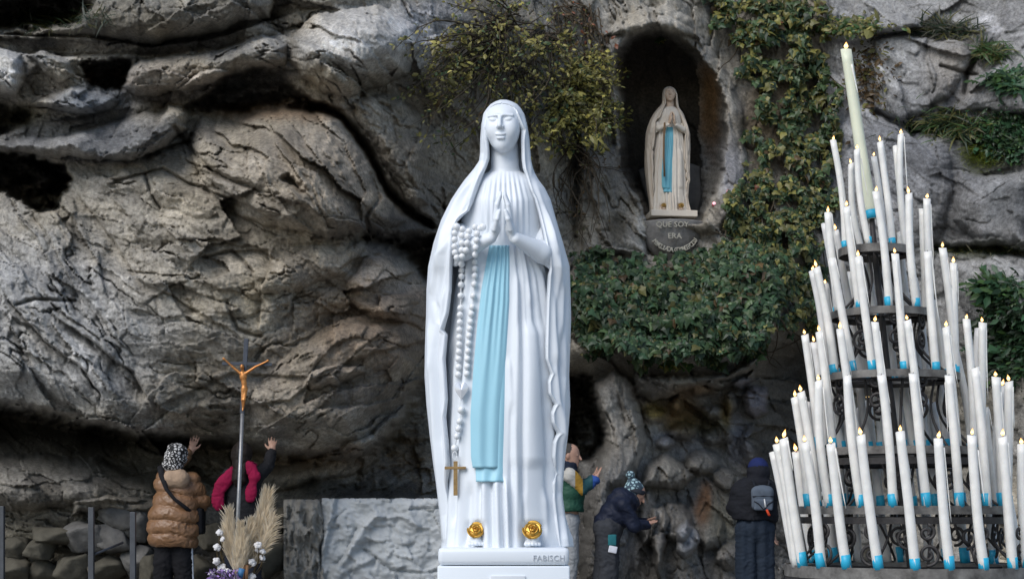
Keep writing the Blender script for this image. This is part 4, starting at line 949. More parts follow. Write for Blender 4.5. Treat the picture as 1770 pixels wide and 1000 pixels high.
SASH_B = sash_mesh([(424, 850), (500, 840), (640, 822), (760, 820), (834, 823)], [(424, 882), (520, 883), (640, 882), (760, 880), (815, 878), (832, 871)], list(np.arange(424, 835, 4)), 1.5, 5, (470, 640))

white = new_mat('white_painted_plaster', (0.745, 0.79, 0.84), 0.45, 0.45, nscale=3.0, namt=0.03, bump=0.06, bscale=60, bdist=0.004)
blue_p = new_mat('pale_blue_paint', (0.33, 0.61, 0.73), 0.45, 0.45, nscale=3.0, namt=0.05, bump=0.05, bscale=60, bdist=0.004)
gold_p = new_mat('gold_paint', (0.62, 0.36, 0.07), 0.36, 0.5, metal=0.75, nscale=30, namt=0.25)

def make_statue(name, loc, scale, mats, rz=0.0):
    root = empty(name, loc, rz); root.scale = scale
    mesh = lambda k, vf: mesh_np(k, vf[0], vf[1], True)
    link('robe', mesh('robe', SP['robe']), mats['body'], root)
    link('mantle', mesh('mantle', SP['mantle']), mats['cloak'], root)
    link('head', mesh('head', SP['head']), mats['skin'], root)
    for i in range(2): link('sleeve', mesh('sleeve', SP['sleeves'][i]), mats['body'], root)
    for i in range(2): link('hand', mesh('hand', SP['hands'][i]), mats['skin'], root)
    sb = link('sash', mesh('sash', SASH_F), mats['sash'], root); link('sash_tail', mesh('sash_tail', SASH_B), mats['sash'], sb)
    rm = rose_mesh()
    for fx, dp, r in ((823, -72, 914), (921, -78, 914)):
        def foot(X, Y, Z, fx=fx, dp=dp):
            d = sd_cone(X, Y, Z, (fx, dp + 30, 908), (fx, dp - 4, 934), 15, 10)
            for i in range(5):
                x = fx - 11 + i * 5.5; tip = dp - 15 + abs(i - 1.5) * 2.2
                d = smin(d, sd_cone(X, Y, Z, (fx + (x - fx) * 0.8, dp - 2, 936), (x, tip, 939.5), 4.4, 3.4 if i else 4.4), 1.6)
            return smax(d, Z - 944.6, 1.0)
        V, F = surf_net(foot, (fx - 26, dp - 30, 885), (fx + 26, dp + 50, 950), 1.3)
        ft = link('foot', mesh_np('foot', to_m(V), [F[:, ::-1]]), mats['skin'], root)
        o = rm.build('rose', mats['gold'], ft)
        o.location = to_m([[fx, dp - 8, r + 2]])[0]; o.scale = (S_PX * (1.22 if fx > 900 else 1.05),) * 3; o.rotation_euler = (math.radians(62), 0, 0)
    return root

# ---- the big one: plinth and figure
ST = P(870, 945, 6.0)
st = make_statue('statue', ST, (1, 1, 1), dict(body=white, cloak=white, skin=white, sash=blue_p, gold=gold_p))
tag(st, 'large white painted statue of a praying veiled woman with pale blue sash', 'statue')
def box_lines(x0, x1, y0, y1, z0, z1, bev):
    mb = MB(); mb.box(((x0 + x1) / 2, (y0 + y1) / 2, (z0 + z1) / 2), (x1 - x0, y1 - y0, z1 - z0), bev=bev); return mb
fy = -0.26
def lp(px, row): return ((px - 885) / FPX * (6 + fy) - ST[0] , CZ + (HOR - row) / FPX * (6 + fy) - ST[2])
x0, _ = lp(757, 0); x1, _ = lp(984, 0); zt = 0.004; _, zb = lp(0, 976)
pl = box_lines(x0, x1, fy, 0.25, zb, zt, 0.018).build('base_slab', white, st)
# maker's name in raised letters on the slab
def text_obj(name, txt, size, loc, mat, parent, depth=0.002, rot=(math.pi / 2, 0, 0), align='LEFT', bev=0.0, space=1.0):
    cu = bpy.data.curves.new(name, 'FONT'); cu.body = txt; cu.size = size; cu.extrude = depth; cu.align_x = align; cu.bevel_depth = bev; cu.resolution_u = 2; cu.space_character = space
    tmp = bpy.data.objects.new(name, cu); me = bpy.data.meshes.new_from_object(tmp); bpy.data.objects.remove(tmp); bpy.data.curves.remove(cu)
    o = link(name, me, mat, parent, loc); o.rotation_euler = rot; me.name = name; return o
letter_m = new_mat('grey_letter_paint', (0.42, 0.45, 0.50), 0.5, 0.4)
tx, tz = lp(921, 968)
text_obj('lettering', 'FABISCH', 0.030, (tx, fy - 0.001, tz), letter_m, pl, 0.0022, space=1.08)
plm = new_mat('white_pedestal_paint', (0.78, 0.83, 0.88), 0.5, 0.4, nscale=2.0, namt=0.04)
ped = empty('pedestal', (ST[0], ST[1], 0)); tag(ped, 'plain white block pedestal carrying the large white statue', 'pedestal')
_, zb2 = lp(0, 979); zw = ST[2] + zb2
box_lines(x0 - 0.002, x1 + 0.002, fy - 0.004, 0.26, 0.02, ST[2] + zb - 0.003, 0.006).build('block', plm, ped)
box_lines(x0 - 0.06, x1 + 0.06, fy - 0.06, 0.32, 0.0, 0.10, 0.01).build('foot', plm, ped)
bx, bz = lp(848, 1001)
box_lines(bx, lp(908, 0)[0], fy - 0.012, fy, ST[2] + bz - 0.12, ST[2] + lp(0, 994)[1], 0.002).build('plaque', new_mat('plaque_white', (0.66, 0.69, 0.73), 0.4, 0.5), ped)

# ---- rosary hanging over the statue's forearm
bead_m = new_mat('white_bead_gloss', (0.78, 0.80, 0.82), 0.25, 0.5)
BEADS = [(789, 392), (799, 396), (810.5, 399.6), (821, 392.5), (828.7, 395), (834, 392.5), (785.8, 403), (798.6, 407), (808, 408.6), (824.4, 404), (785.6, 414), (798, 420), (807.4, 420), (824, 415.4), (785.6, 426), (798, 432), (805.4, 432.5), (822.4, 428), (786.5, 436.5), (789.5, 445),
         (799, 443), (821.5, 440), (797.7, 456.6), (821, 452.5), (797.5, 467), (821, 464.4), (797.5, 477.5), (820.7, 476.6), (796.7, 492), (796.3, 511), (796, 532), (795, 544), (794.7, 557), (794, 570), (794, 582.6), (793.8, 595), (793, 607.6), (792.5, 620), (792.5, 634), (791.9, 647),
         (819.7, 491), (818, 511), (816.2, 530.6), (814.6, 542.5), (813.3, 556), (812, 568), (810.8, 580), (810, 593), (809.2, 606.6), (808.2, 620), (807.6, 633), (807, 645.7), (797.3, 708), (794.4, 727.8), (792.5, 740.6), (790, 753.4), (786, 774)]
BIG = {52, 56, 0, 5}
rosary = empty('rosary', ST); tag(rosary, 'white bead rosary with heart medal and brown cross hanging from the large statue', 'rosary')
bm_ = MB(); bm_.lathe([(0.12, -1), (0.45, -0.9), (0.75, -0.68), (0.95, -0.33), (1.0, 0), (0.95, 0.33), (0.75, 0.68), (0.45, 0.9), (0.12, 1)], 14)
bead_me = bm_.mesh('bead'); bead_me.materials.append(bead_m)
bpos = []
for i, (bx, by) in enumerate(BEADS):
    r = 5.6 if i not in BIG else 6.6
    d = min(front(bx + q, by + w, BV_ALL) for q in (-4, 0, 4) for w in (-4, 0, 4)) - r * 1.15
    if by < 450: d = min(d, -76)
    p = to_m([[bx, d, by]])[0]; bpos.append(p)
    o = link('bead', bead_me, None, rosary, p); o.scale = (r * S_PX,) * 3
    o.rotation_euler = (RNG.rand() * 0.6, RNG.rand() * 0.6, 0)
cord = MB()
def strand(ids):
    cord.tube([bpos[i] for i in ids], 0.0016, 5)
strand([0, 6, 10, 14, 18, 19, 20, 15, 11, 7, 1, 0]); strand([2, 8, 12, 16, 20, 22, 24, 26] + list(range(28, 40))); strand([5, 4, 3, 9, 13, 17, 21, 23, 25, 27] + list(range(40, 52))); strand(list(range(52, 57)))
cord.build('cord', bead_m, rosary)
hd = min(front(784 + 4.5 * i_, 660 + 8 * j_, BV_ALL) for i_ in range(7) for j_ in range(4)) - 5
pts = []
for k in range(40):
    a = k / 40 * 2 * math.pi; pts.append((0.84 * math.sin(a) ** 3, (13 * math.cos(a) - 5 * math.cos(2 * a) - 2 * math.cos(3 * a) - math.cos(4 * a)) / 15.5))
hm = MB(); V = [(x * 13.5 * S_PX, y_, z * 17 * S_PX) for y_ in (-0.012, 0.0) for x, z in pts] + [(0, -0.017, 0), (0, 0.0, 0)]
F = [(k, (k + 1) % 40, 80) for k in range(40)] + [(40 + (k + 1) % 40, 40 + k, 81) for k in range(40)] + [(k, 40 + k, 40 + (k + 1) % 40, (k + 1) % 40) for k in range(40)]
hm.add(V, F); hm.build('heart_medal', new_mat('silver_white', (0.72, 0.74, 0.78), 0.25, 0.6, metal=0.35), rosary, loc=to_m([[797.5, hd, 674]])[0], smooth=False)
brass = new_mat('brown_bronze', (0.30, 0.19, 0.075), 0.5, 0.5, metal=0.3, nscale=40, namt=0.3, bump=0.2, bscale=200)
cd = min(front(787, 800, BV_ALL), front(787, 850, BV_ALL), front(772, 808, BV_ALL), front(803, 808, BV_ALL)) - 5
cr = MB(); c0 = to_m([[787.5, cd, 826]])[0]; cr.box(c0, (7 * S_PX, 0.010, 58 * S_PX), bev=0.0015); c1 = to_m([[787, cd, 808]])[0]; cr.box(c1 + np.array([0, 0.0, 0]), (36 * S_PX, 0.0125, 4.6 * S_PX), bev=0.0015)
cr.build('cross', brass, rosary, smooth=False)
rg = MB(); a = np.linspace(0, 2 * math.pi, 15); c2 = to_m([[786, cd, 787]])[0]
rg.tube(np.stack([c2[0] + 0.008 * np.cos(a), np.full(15, c2[1]), c2[2] + 0.016 * np.sin(a)], 1), 0.0022, 6); rg.build('link_ring', bead_m, rosary)
# ================================================================ the candle stand and its candles
DC = 10.5                                                    # depth of the stand's axis
PXM = FPX / DC
iron = new_mat('black_wrought_iron', (0.035, 0.032, 0.032), 0.55, 0.5, metal=0.2, nscale=18, namt=0.4, bump=0.35, bscale=60, bdist=0.006)
iron_wax = new_mat('iron_with_wax', (0.05, 0.045, 0.042), 0.5, 0.5, metal=0.1, nscale=9, namt=0.6, vary=(0.24, 0.23, 0.215), bump=0.4, bscale=50, bdist=0.006)
wax = new_mat('white_wax', (0.78, 0.77, 0.735), 0.42, 0.45, nscale=7, namt=0.12, bump=0.12, bscale=25, bdist=0.006, sss=0.12)
wax_cream = new_mat('cream_wax', (0.72, 0.74, 0.58), 0.42, 0.45, nscale=5, namt=0.06, sss=0.15)
wax_grey = new_mat('grey_wax', (0.70, 0.69, 0.67), 0.5, 0.4, nscale=6, namt=0.12, bump=0.15, bscale=25, bdist=0.006, sss=0.1)  # slightly greyer wax, used on rear candles only
blue_band = new_mat('cyan_sleeve', (0.025, 0.41, 0.64), 0.42, 0.5, nscale=10, namt=0.1)
wick_m = new_mat('charred_wick', (0.012, 0.01, 0.009), 0.9, 0.1)
flame_m = bpy.data.materials.new('flame'); flame_m.use_nodes = True
_n = flame_m.node_tree.nodes; _l = flame_m.node_tree.links; _n.remove(_n['Principled BSDF'])
_e = _n.new('ShaderNodeEmission'); _tc = _n.new('ShaderNodeTexCoord'); _sx = _n.new('ShaderNodeSeparateXYZ'); _cr = _n.new('ShaderNodeValToRGB')
_l.new(_tc.outputs['Generated'], _sx.inputs[0]); _l.new(_sx.outputs[2], _cr.inputs[0]); _l.new(_cr.outputs[0], _e.inputs[0]); _l.new(_e.outputs[0], _n['Material Output'].inputs[0])
_cr.color_ramp.elements[0].color = (1.0, 0.42, 0.10, 1); _cr.color_ramp.elements[1].color = (1.0, 0.36, 0.06, 1)
_m = _cr.color_ramp.elements.new(0.38); _m.color = (1.0, 0.72, 0.32, 1)
_e.inputs[1].default_value = 3.2

# tiers: (row of the candle feet at the front, ring radius in px at DC, candle width px)
TIER = {1: (423, 54, 11.5), 2: (531, 80, 13.5), 3: (640, 112, 14.0), 4: (772, 140, 14.0), 5: (876, 172, 15.5), 6: (985, 208, 17.0)}
def axis_px(row): return 1513 + (row - 437) * 0.112
RING = {}
for t, (row, rp, w) in TIER.items():
    R = rp / PXM; zf = CZ + (HOR - row) / FPX * (DC - R); cx = (axis_px(row) - CXP) / FPX * DC
    RING[t] = (cx, zf, R, w)

stand = empty('candle_stand', ((1575 - CXP) / FPX * DC, DC, 0)); tag(stand, 'tiered black wrought iron candle stand holding rings of tall white candles', 'candle stand')
so = np.array(stand.location)
def ring_band(cx, z, R, h, wdt, n=72):
    """Flat tray ring: an upright outer band, a flat tray and an inner band."""
    prof = [(R + 0.030, 0.010), (R + 0.030, -h), (R + 0.024, -h), (R + 0.024, -0.004), (R - wdt, -0.004), (R - wdt, -h * 0.6), (R - wdt - 0.005, -h * 0.6), (R - wdt - 0.005, 0.0), (R + 0.018, 0.0), (R + 0.018, 0.010)]
    ang = np.arange(n) / n * 2 * math.pi; m = len(prof); V = []; F = []
    for r, zz in prof: V.append(np.stack([cx + r * np.cos(ang), DC + r * np.sin(ang), np.full(n, z + zz)], 1))
    for i in range(m):
        for j in range(n): k = (j + 1) % n; i2 = (i + 1) % m; F.append((i * n + j, i * n + k, i2 * n + k, i2 * n + j))
    return np.concatenate(V) - so, F
for t in TIER:
    cx, z, R, w = RING[t]; mb = MB(); V, F = ring_band(cx, z, R, {1: 0.045, 2: 0.04, 3: 0.04, 4: 0.042, 5: 0.045, 6: 0.07}[t], min(0.12, R * 0.55)); mb.add(V, F)
    rg_ = mb.build('tray_ring', iron_wax, stand, smooth=False)
    if t >= 4:
        mb = MB(); V, F = ring_band(cx, z - 0.075, R - 0.004, 0.035, 0.02); mb.add(V, F); mb.build('lower_hoop', iron, rg_, smooth=False)
# leaning axis, spokes, scrolls
mb = MB(); pts = []
for t in (6, 5, 4, 3, 2, 1): pts.append((RING[t][0], DC, RING[t][1]))
top = P(1507, 376, DC); base = (RING[6][0] + 0.02, DC, 0.05)
mb.tube(np.array([base] + pts + [top]) - so, [0.04] + [0.028] * 3 + [0.022] * 3 + [0.018], 12); mb.build('pole', iron, stand)
mb = MB(); mb.lathe([(0.42, 0.0), (0.42, 0.05), (0.30, 0.09), (0.10, 0.12), (0.05, 0.3)], 32, np.array([RING[6][0] + 0.02, DC, 0]) - so); mb.build('foot', iron, stand)
def spiral(c, r0, turns, a0, n=26, sgn=1):
    t = np.linspace(0, 1, n); a = a0 + sgn * turns * 2 * math.pi * t; r = r0 * (1 - 0.82 * t)
    return np.stack([c[0] + r * np.cos(a), c[1] + r * np.sin(a)], 1)
for t in TIER:
    cx, z, R, w = RING[t]
    for k in range(4 if t < 3 else 6):
        a = k / (4 if t < 3 else 6) * 2 * math.pi + 0.25; d = np.array([math.cos(a), math.sin(a), 0])
        mb = MB(); mb.tube([np.array([cx, DC, z - 0.02]) - so, np.array([cx, DC, z - 0.02]) + d * R - so], 0.011, 6); mb.build('spoke', iron, stand)
    if t == 1: continue
    nsc = {2: 8, 3: 9, 4: 10, 5: 10, 6: 14}[t]; up = t == 6
    cxu, zu, Ru, _ = RING[t - 1]
    for k in range(nsc):                                        # C-scrolls standing between this ring and the next
        a = k / nsc * 2 * math.pi + 0.1; H = zu - z; mb = MB()
        s1 = spiral((0, 0.10 * 1.0), 0.075, 1.5, -1.4, sgn=-1); s2 = spiral((0.01, 0.24), 0.055, 1.4, 1.7, sgn=1)
        rad = R - 0.03; tx = np.array([-math.sin(a), math.cos(a), 0]); o = np.array([cx + rad * math.cos(a), DC + rad * math.sin(a), z])
        base_z = 0.0 if t == 6 else -0.30
        for s in (s1, s2): mb.tube([o + tx * (q[0] * (1 if k % 2 else -1)) + np.array([0, 0, q[1] + base_z]) - so for q in s], 0.0085, 6, flat=1.4)
        rad2 = Ru if t > 1 else 0.05; mb2 = np.array([cxu + (Ru - 0.05) * math.cos(a + 0.2), DC + (Ru - 0.05) * math.sin(a + 0.2), zu - 0.05]); b0 = o + np.array([0, 0, 0.0])
        q = np.linspace(0, 1, 12)[:, None]; mid = (b0 * (1 - q) + mb2 * q) + np.sin(q * math.pi) * np.array([math.cos(a), math.sin(a), 0]) * -0.10
        mb.tube(mid - so, 0.0095, 6); mb.build('scroll', iron, stand)

# ---- candles: (top column, top row, foot column, tier, flags)  b = back of the ring, n = not lit, g = greyed, w = no blue sleeve
CAND = [(1440, 243, 1463, 1, ''), (1471, 283, 1490, 1, 'bw'), (1481, 258, 1502, 1, ''), (1510, 270, 1527, 1, 'b'), (1521, 245, 1543, 1, ''), (1548, 253, 1560, 1, 'bnw'), (1557, 232, 1567, 1, ''),
        (1431, 368, 1452, 2, 'w'), (1425, 387, 1447, 2, 'bng'), (1444, 398, 1470, 2, 'bg'), (1463, 357, 1486, 2, ''), (1514, 332, 1537, 2, ''), (1571, 335, 1584, 2, ''), (1602, 343, 1612, 2, 'w'), (1594, 360, 1602, 2, 'bnw'), (1535, 392, 1556, 2, 'bng'),
        (1411, 462, 1444, 3, ''), (1404, 468, 1428, 3, 'bg'), (1425, 491, 1446, 3, 'bg'), (1438, 447, 1475, 3, 'n'), (1483, 444, 1509, 3, ''), (1547, 438, 1564, 3, ''), (1603, 434, 1618, 3, 'n'), (1629, 428, 1655, 3, ''), (1648, 455, 1664, 3, ''), (1520, 470, 1545, 3, 'bng'), (1580, 480, 1600, 3, 'bng'), (1462, 500, 1490, 3, 'bng'),
        (1391, 578, 1414, 4, ''), (1407, 591, 1424, 4, 'bg'), (1416, 573, 1441, 4, ''), (1452, 569, 1484, 4, 'w'), (1512, 556, 1536, 4, 'w'), (1568, 553, 1592, 4, 'w'), (1635, 565, 1655, 4, 'w'), (1670, 552, 1682, 4, ''), (1698, 557, 1708, 4, ''), (1691, 568, 1698, 4, 'bng'), (1586, 603, 1600, 4, 'bg'), (1482, 601, 1502, 4, 'bg'), (1460, 610, 1478, 4, 'bng'), (1540, 620, 1562, 4, 'bng'), (1620, 600, 1634, 4, 'bng'),
        (1374, 686, 1394, 5, ''), (1384, 677, 1416, 5, ''), (1393, 693, 1408, 5, 'bg'), (1415, 658, 1435, 5, ''), (1464, 650, 1489, 5, 'n'), (1523, 647, 1544, 5, 'n'), (1578, 645, 1602, 5, 'n'), (1640, 648, 1659, 5, 'n'), (1685, 635, 1706, 5, 'n'), (1721, 651, 1731, 5, ''), (1744, 659, 1755, 5, ''), (1732, 667, 1742, 5, 'bg'),
        (1459, 699, 1472, 5, 'bg'), (1500, 690, 1521, 5, 'b'), (1446, 694, 1455, 5, 'bng'), (1560, 700, 1577, 5, 'bng'), (1598, 690, 1617, 5, 'b'), (1612, 696, 1630, 5, 'bng'), (1480, 705, 1496, 5, 'bng'), (1680, 700, 1694, 5, 'bng'),
        (1337, 781, 1374, 6, 'bnw'), (1343, 766, 1381, 6, 'w'), (1354, 757, 1391, 6, ''), (1376, 780, 1406, 6, 'b'), (1391, 764, 1421, 6, ''), (1436, 766, 1464, 6, ''), (1488, 752, 1519, 6, ''), (1556, 746, 1583, 6, ''), (1622, 758, 1642, 6, ''), (1680, 752, 1701, 6, ''), (1733, 754, 1750, 6, ''), (1766, 768, 1772, 6, ''),
        (1415, 790, 1441, 6, 'bng'), (1460, 800, 1482, 6, 'bngw'), (1515, 800, 1532, 6, 'bngw'), (1590, 800, 1605, 6, 'bngw'), (1648, 800, 1666, 6, 'bng'), (1700, 800, 1711, 6, 'bng'), (1560, 810, 1570, 6, 'bngw'),
        (1478, 520, 1497, 3, 'bg'), (1560, 505, 1578, 3, 'bg'), (1612, 520, 1628, 3, 'bn'), (1470, 470, 1492, 3, 'bn'), (1500, 430, 1515, 2, 'bn'), (1556, 400, 1570, 2, 'bn'), (1436, 640, 1456, 4, 'bn'), (1505, 640, 1522, 4, 'bn'), (1560, 640, 1580, 4, 'bn'), (1652, 610, 1668, 4, 'bn'),
        (1428, 720, 1440, 5, 'bn'), (1540, 715, 1556, 5, 'bn'), (1646, 712, 1660, 5, 'bn'), (1702, 705, 1716, 5, 'b'), (1438, 800, 1462, 6, 'bn'), (1540, 806, 1552, 6, 'bn'), (1618, 806, 1634, 6, 'bn'), (1682, 800, 1692, 6, 'bn'), (1728, 800, 1738, 6, 'bn')]
TNAME = {1: 'top tier', 2: 'second tier from the top', 3: 'third tier from the top', 4: 'fourth tier from the top', 5: 'fifth tier from the top', 6: 'lowest tier'}
ORD = ['first', 'second', 'third', 'fourth', 'fifth', 'sixth', 'seventh', 'eighth', 'ninth', 'tenth', 'eleventh', 'twelfth', 'thirteenth', 'fourteenth', 'fifteenth', 'sixteenth', 'seventeenth', 'eighteenth', 'nineteenth', 'twentieth']
fl = MB(); fl.lathe([(0.05, 0), (0.55, 0.12), (0.95, 0.3), (0.9, 0.45), (0.55, 0.68), (0.22, 0.88), (0.03, 1.0)], 8)
flame_me = fl.mesh('flame'); flame_me.materials.append(flame_m)
wk = MB(); wk.tube([(0, 0, -0.5), (0, 0, 0.3), (0.15, 0, 0.7), (0.35, 0, 1.0)], [0.28, 0.28, 0.25, 0.2], 6); wick_me = wk.mesh('wick'); wick_me.materials.append(wick_m)
rows_by_tier = {}
for c in CAND: rows_by_tier.setdefault((c[3], 'b' in c[4]), []).append(c)

def candle_shape(A, B, r, seed, flare=0.0):
    """Wax shaft from foot A to top B with a slightly uneven surface and a hollow, sloping mouth."""
    rs = np.random.RandomState(seed); n, m = 14, 15
    ax = B - A; L = np.linalg.norm(ax); ax = ax / L; e1 = np.cross(ax, [0, 1.0, 0]); e1 /= np.linalg.norm(e1); e2 = np.cross(ax, e1)
    ang = np.arange(n) / n * 2 * math.pi; V = []; F = []; bend = rs.randn() * 0.011
    ph = rs.rand(4) * 6
    for i in range(m):
        t = i / (m - 1); rr = r * (1.06 - 0.13 * t) * (1 + 0.025 * np.sin(3 * ang + ph[0] + 5 * t) + 0.03 * np.sin(9 * t + ph[1]) * np.sin(ang + ph[2]))
        off = ax * (L * t) + e1 * bend * math.sin(math.pi * t)
        if i == m - 1: off = off[None] + ax[None] * (0.10 * r * np.sin(ang + ph[3]))[:, None] * 2
        else: off = off[None]
        V.append(A + off + rr[:, None] * (np.cos(ang)[:, None] * e1 + np.sin(ang)[:, None] * e2))
    top = V[-1]; V.append(B - ax * 0.25 * r + (top - B) * 0.62); V = np.concatenate(V)
    for i in range(m):
        for j in range(n): k = (j + 1) % n; F.append((i * n + j, i * n + k, (i + 1) * n + k, (i + 1) * n + j))
    F.append(tuple(range(n))[::-1]); F.append(tuple(m * n + j for j in range(n)))
    return V, F, ax, e1, e2
def make_candle(tx, ty, bx, t, fl, label, seed, width=None, mat=None, zbot=None, D_=None, band=None):
    band = band or {1: 14, 2: 18, 3: 18, 4: 21, 5: 23, 6: 24}[t]
    cx, zr, R, w = RING[t]; w = width or w
    if D_ is None:
        q = (bx - CXP) / FPX; lo = DC
        for _ in range(4):
            dx = np.clip(q * lo - cx, -R * 0.985, R * 0.985); dy = math.sqrt(max(R * R - dx * dx, 0)); lo = DC + (dy if 'b' in fl else -dy)
        D_ = lo; A = np.array([cx + dx, D_, zr])
    else: A = np.array([(bx - CXP) / FPX * D_, D_, zbot])
    if D_ > DC: A = A + np.array([0, -0.03, 0])
    B = P(tx, ty, A[1]); r = w / 2 * A[1] / FPX * (1.0 if 'b' not in fl else 0.95)
    rs = np.random.RandomState(seed)
    root = empty('candle', A); tag(root, label, 'candle', 'tall candles on the tiered stand')
    V, F, ax, e1, e2 = candle_shape(np.zeros(3), B - A, r, seed)
    mb = MB(); mb.add(V, F); mb.build('shaft', mat or (wax_grey if 'g' in fl else wax), root)
    if 'w' not in fl:
        h = band / FPX * A[1] * (0.85 + 0.3 * rs.rand()); mb = MB(); n = 14
        ang = np.arange(n) / n * 2 * math.pi
        mb.tube([ax * 0.001, ax * h * 0.5, ax * h], [r * 1.09, r * 1.085, r * 1.08], 14); mb.build('blue_sleeve', blue_band, root)
    tp = B - A
    o = link('wick', wick_me, None, root, tp - ax * 0.2 * r); o.scale = (0.22 * r, 0.22 * r, 0.5 * r)
    if 'n' not in fl:
        o = link('flame', flame_me, None, root, tp + np.array([0, 0, 0.15 * r])); s = r * (0.42 + 0.15 * rs.rand()); o.scale = (s * 0.78, s * 0.78, r * (1.1 + 0.75 * rs.rand())); o.rotation_euler = (0, rs.uniform(-0.25, 0.25), 0)
    # runs of wax down the lee side
    nd = rs.choice([1, 1, 2, 3, 4]) if 'b' not in fl else rs.choice([0, 1])
    L = np.linalg.norm(tp)
    for k in range(nd):
        t0 = rs.uniform(0.88, 1.0); t1 = t0 - rs.uniform(0.15, 0.6); a = rs.uniform(-0.9, 0.9) if rs.rand() < 0.7 else rs.uniform(0, 6.28); sgn = 1
        pts = []; rad = []; sway = rs.uniform(0.0, 0.55)
        for i in range(9):
            u = i / 8; tt = t0 + (t1 - t0) * u; out = r * (1.02 - 0.12 * tt + 0.05) + sway * r * u ** 1.6
            d = e1 * math.cos(a) * -1 + e2 * math.sin(a); d = d if d[0] > 0 or rs.rand() < 0.2 else -d
            if i == 0: dd = d
            pts.append(ax * L * tt + dd * out); rad.append(r * (0.10 + 0.12 * math.sin(2.2 * u + 0.5) * rs.uniform(0.6, 1.1)) * (1 - 0.55 * u))
        mb = MB(); mb.tube(pts, rad, 6); mb.build('wax_drip', wax, root)
    return root
for ci, c in enumerate(CAND):
    tx, ty, bx, t, fl_ = c
    lst = sorted(rows_by_tier[(t, 'b' in fl_)], key=lambda q: q[2]); k = lst.index(c)
    lab = f"{'unlit' if 'n' in fl_ else 'lit'} white candle, {ORD[k]} from left along the {'rear' if 'b' in fl_ else 'front'} of the {TNAME[t]}"
    make_candle(tx, ty, bx, t, fl_, lab, 100 + ci)
# the big cream candle crowning the stand
make_candle(1462, 86, 1507, 1, '', 'thick cream candle standing tallest at the very top of the stand', 999, width=20, mat=wax_cream, zbot=P(1507, 378, DC)[2], D_=DC)
# ================================================================ niche statue, console, crucifix, altar, flowers, railing
old_stone = new_mat('weathered_marble', (0.80, 0.70, 0.57), 0.75, 0.25, nscale=2.2, namt=0.35, vary=(0.52, 0.44, 0.36), bump=0.25, bscale=30, bdist=0.01)
old_pale = new_mat('weathered_pale_marble', (0.82, 0.77, 0.68), 0.75, 0.25, nscale=2.5, namt=0.3, vary=(0.60, 0.52, 0.43), bump=0.25, bscale=30, bdist=0.01)
old_skin = new_mat('darkened_marble_face', (0.58, 0.44, 0.33), 0.75, 0.25, nscale=4, namt=0.15)
teal = new_mat('teal_blue_paint', (0.15, 0.44, 0.54), 0.5, 0.35, nscale=3, namt=0.15)
old_gold = new_mat('old_gold', (0.36, 0.22, 0.06), 0.5, 0.4, metal=0.4)
DN = 20.0
NS = P(1157, 368, DN)
sc_ = 219 / 775.0 * DN / 6.0
ns = make_statue('niche_statue', NS, (sc_ * 1.12, sc_, sc_), dict(body=old_pale, cloak=old_stone, skin=old_skin, sash=teal, gold=old_gold), rz=math.radians(6))
tag(ns, 'small weathered marble statue of a praying woman with teal sash in the niche', 'statue')
mb = MB(); w = 72 / FPX * DN / sc_; mb.box((0.02, -0.01, -0.045), (w, 0.46, 0.088), bev=0.01); mb.build('base_slab', old_pale, ns, smooth=False)
# long rosary of the niche statue
mb = MB(); mb.tube([np.array(to_m([[x, d, r]])[0]) for x, d, r in ((826, -88, 400), (820, -96, 470), (818, -98, 600), (822, -100, 740))], 0.012, 6); mb.build('rosary_strand', new_mat('brown_cord', (0.20, 0.12, 0.06), 0.8), ns)

def stone_mesh(rx, ry, rz_, seed, n=40, rough=0.10, sq=2.6):
    """Rounded, chipped stone."""
    rs = np.random.RandomState(seed); V = []; F = []; m = n // 2
    for i in range(m + 1):
        for j in range(n):
            th = math.pi * i / m; ph = 2 * math.pi * j / n; V.append((math.sin(th) * math.cos(ph), math.sin(th) * math.sin(ph), math.cos(th)))
    V = np.array(V); k = (np.abs(V) ** sq).sum(1) ** (-1 / sq); V = V * k[:, None]
    pl = rs.randn(22, 3); pl /= np.linalg.norm(pl, axis=1)[:, None]; d = V @ pl.T; lim = rs.uniform(0.62, 0.98, 22)
    for q in range(22): ex = np.maximum(d[:, q] - lim[q], 0); V = V - ex[:, None] * pl[q] * 0.9; d = V @ pl.T
    o = rs.rand(2) * 50; nn = fbm2(V[:, 0] * 2.2 + V[:, 2] + o[0], V[:, 1] * 2.2 - V[:, 2] * 1.4 + o[1], 4)
    V = V * (1 + rough * nn)[:, None] * np.array([rx, ry, rz_])
    for i in range(m):
        for j in range(n): a = i * n + j; b = i * n + (j + 1) % n; F.append((a, a + n, b + n, b))
    return V, np.array(F)
def grey_stone(name, col, seed=1, namt=0.3): return new_mat(name, col, 0.85, 0.3, nscale=6, namt=namt, bump=0.6, bscale=22, bdist=0.02)
dk = grey_stone('dark_grey_stone', (0.115, 0.115, 0.115))
V, F = stone_mesh(64 / FPX * 21.1, 0.22, 66 / FPX * 21.1, 5, rough=0.08); bs = link('backing_stone', mesh_np('backing_stone', V, F), dk, None, P(1156, 328, 20.75)); tag(bs, 'rounded dark grey stone slab standing behind the niche statue', 'stone')
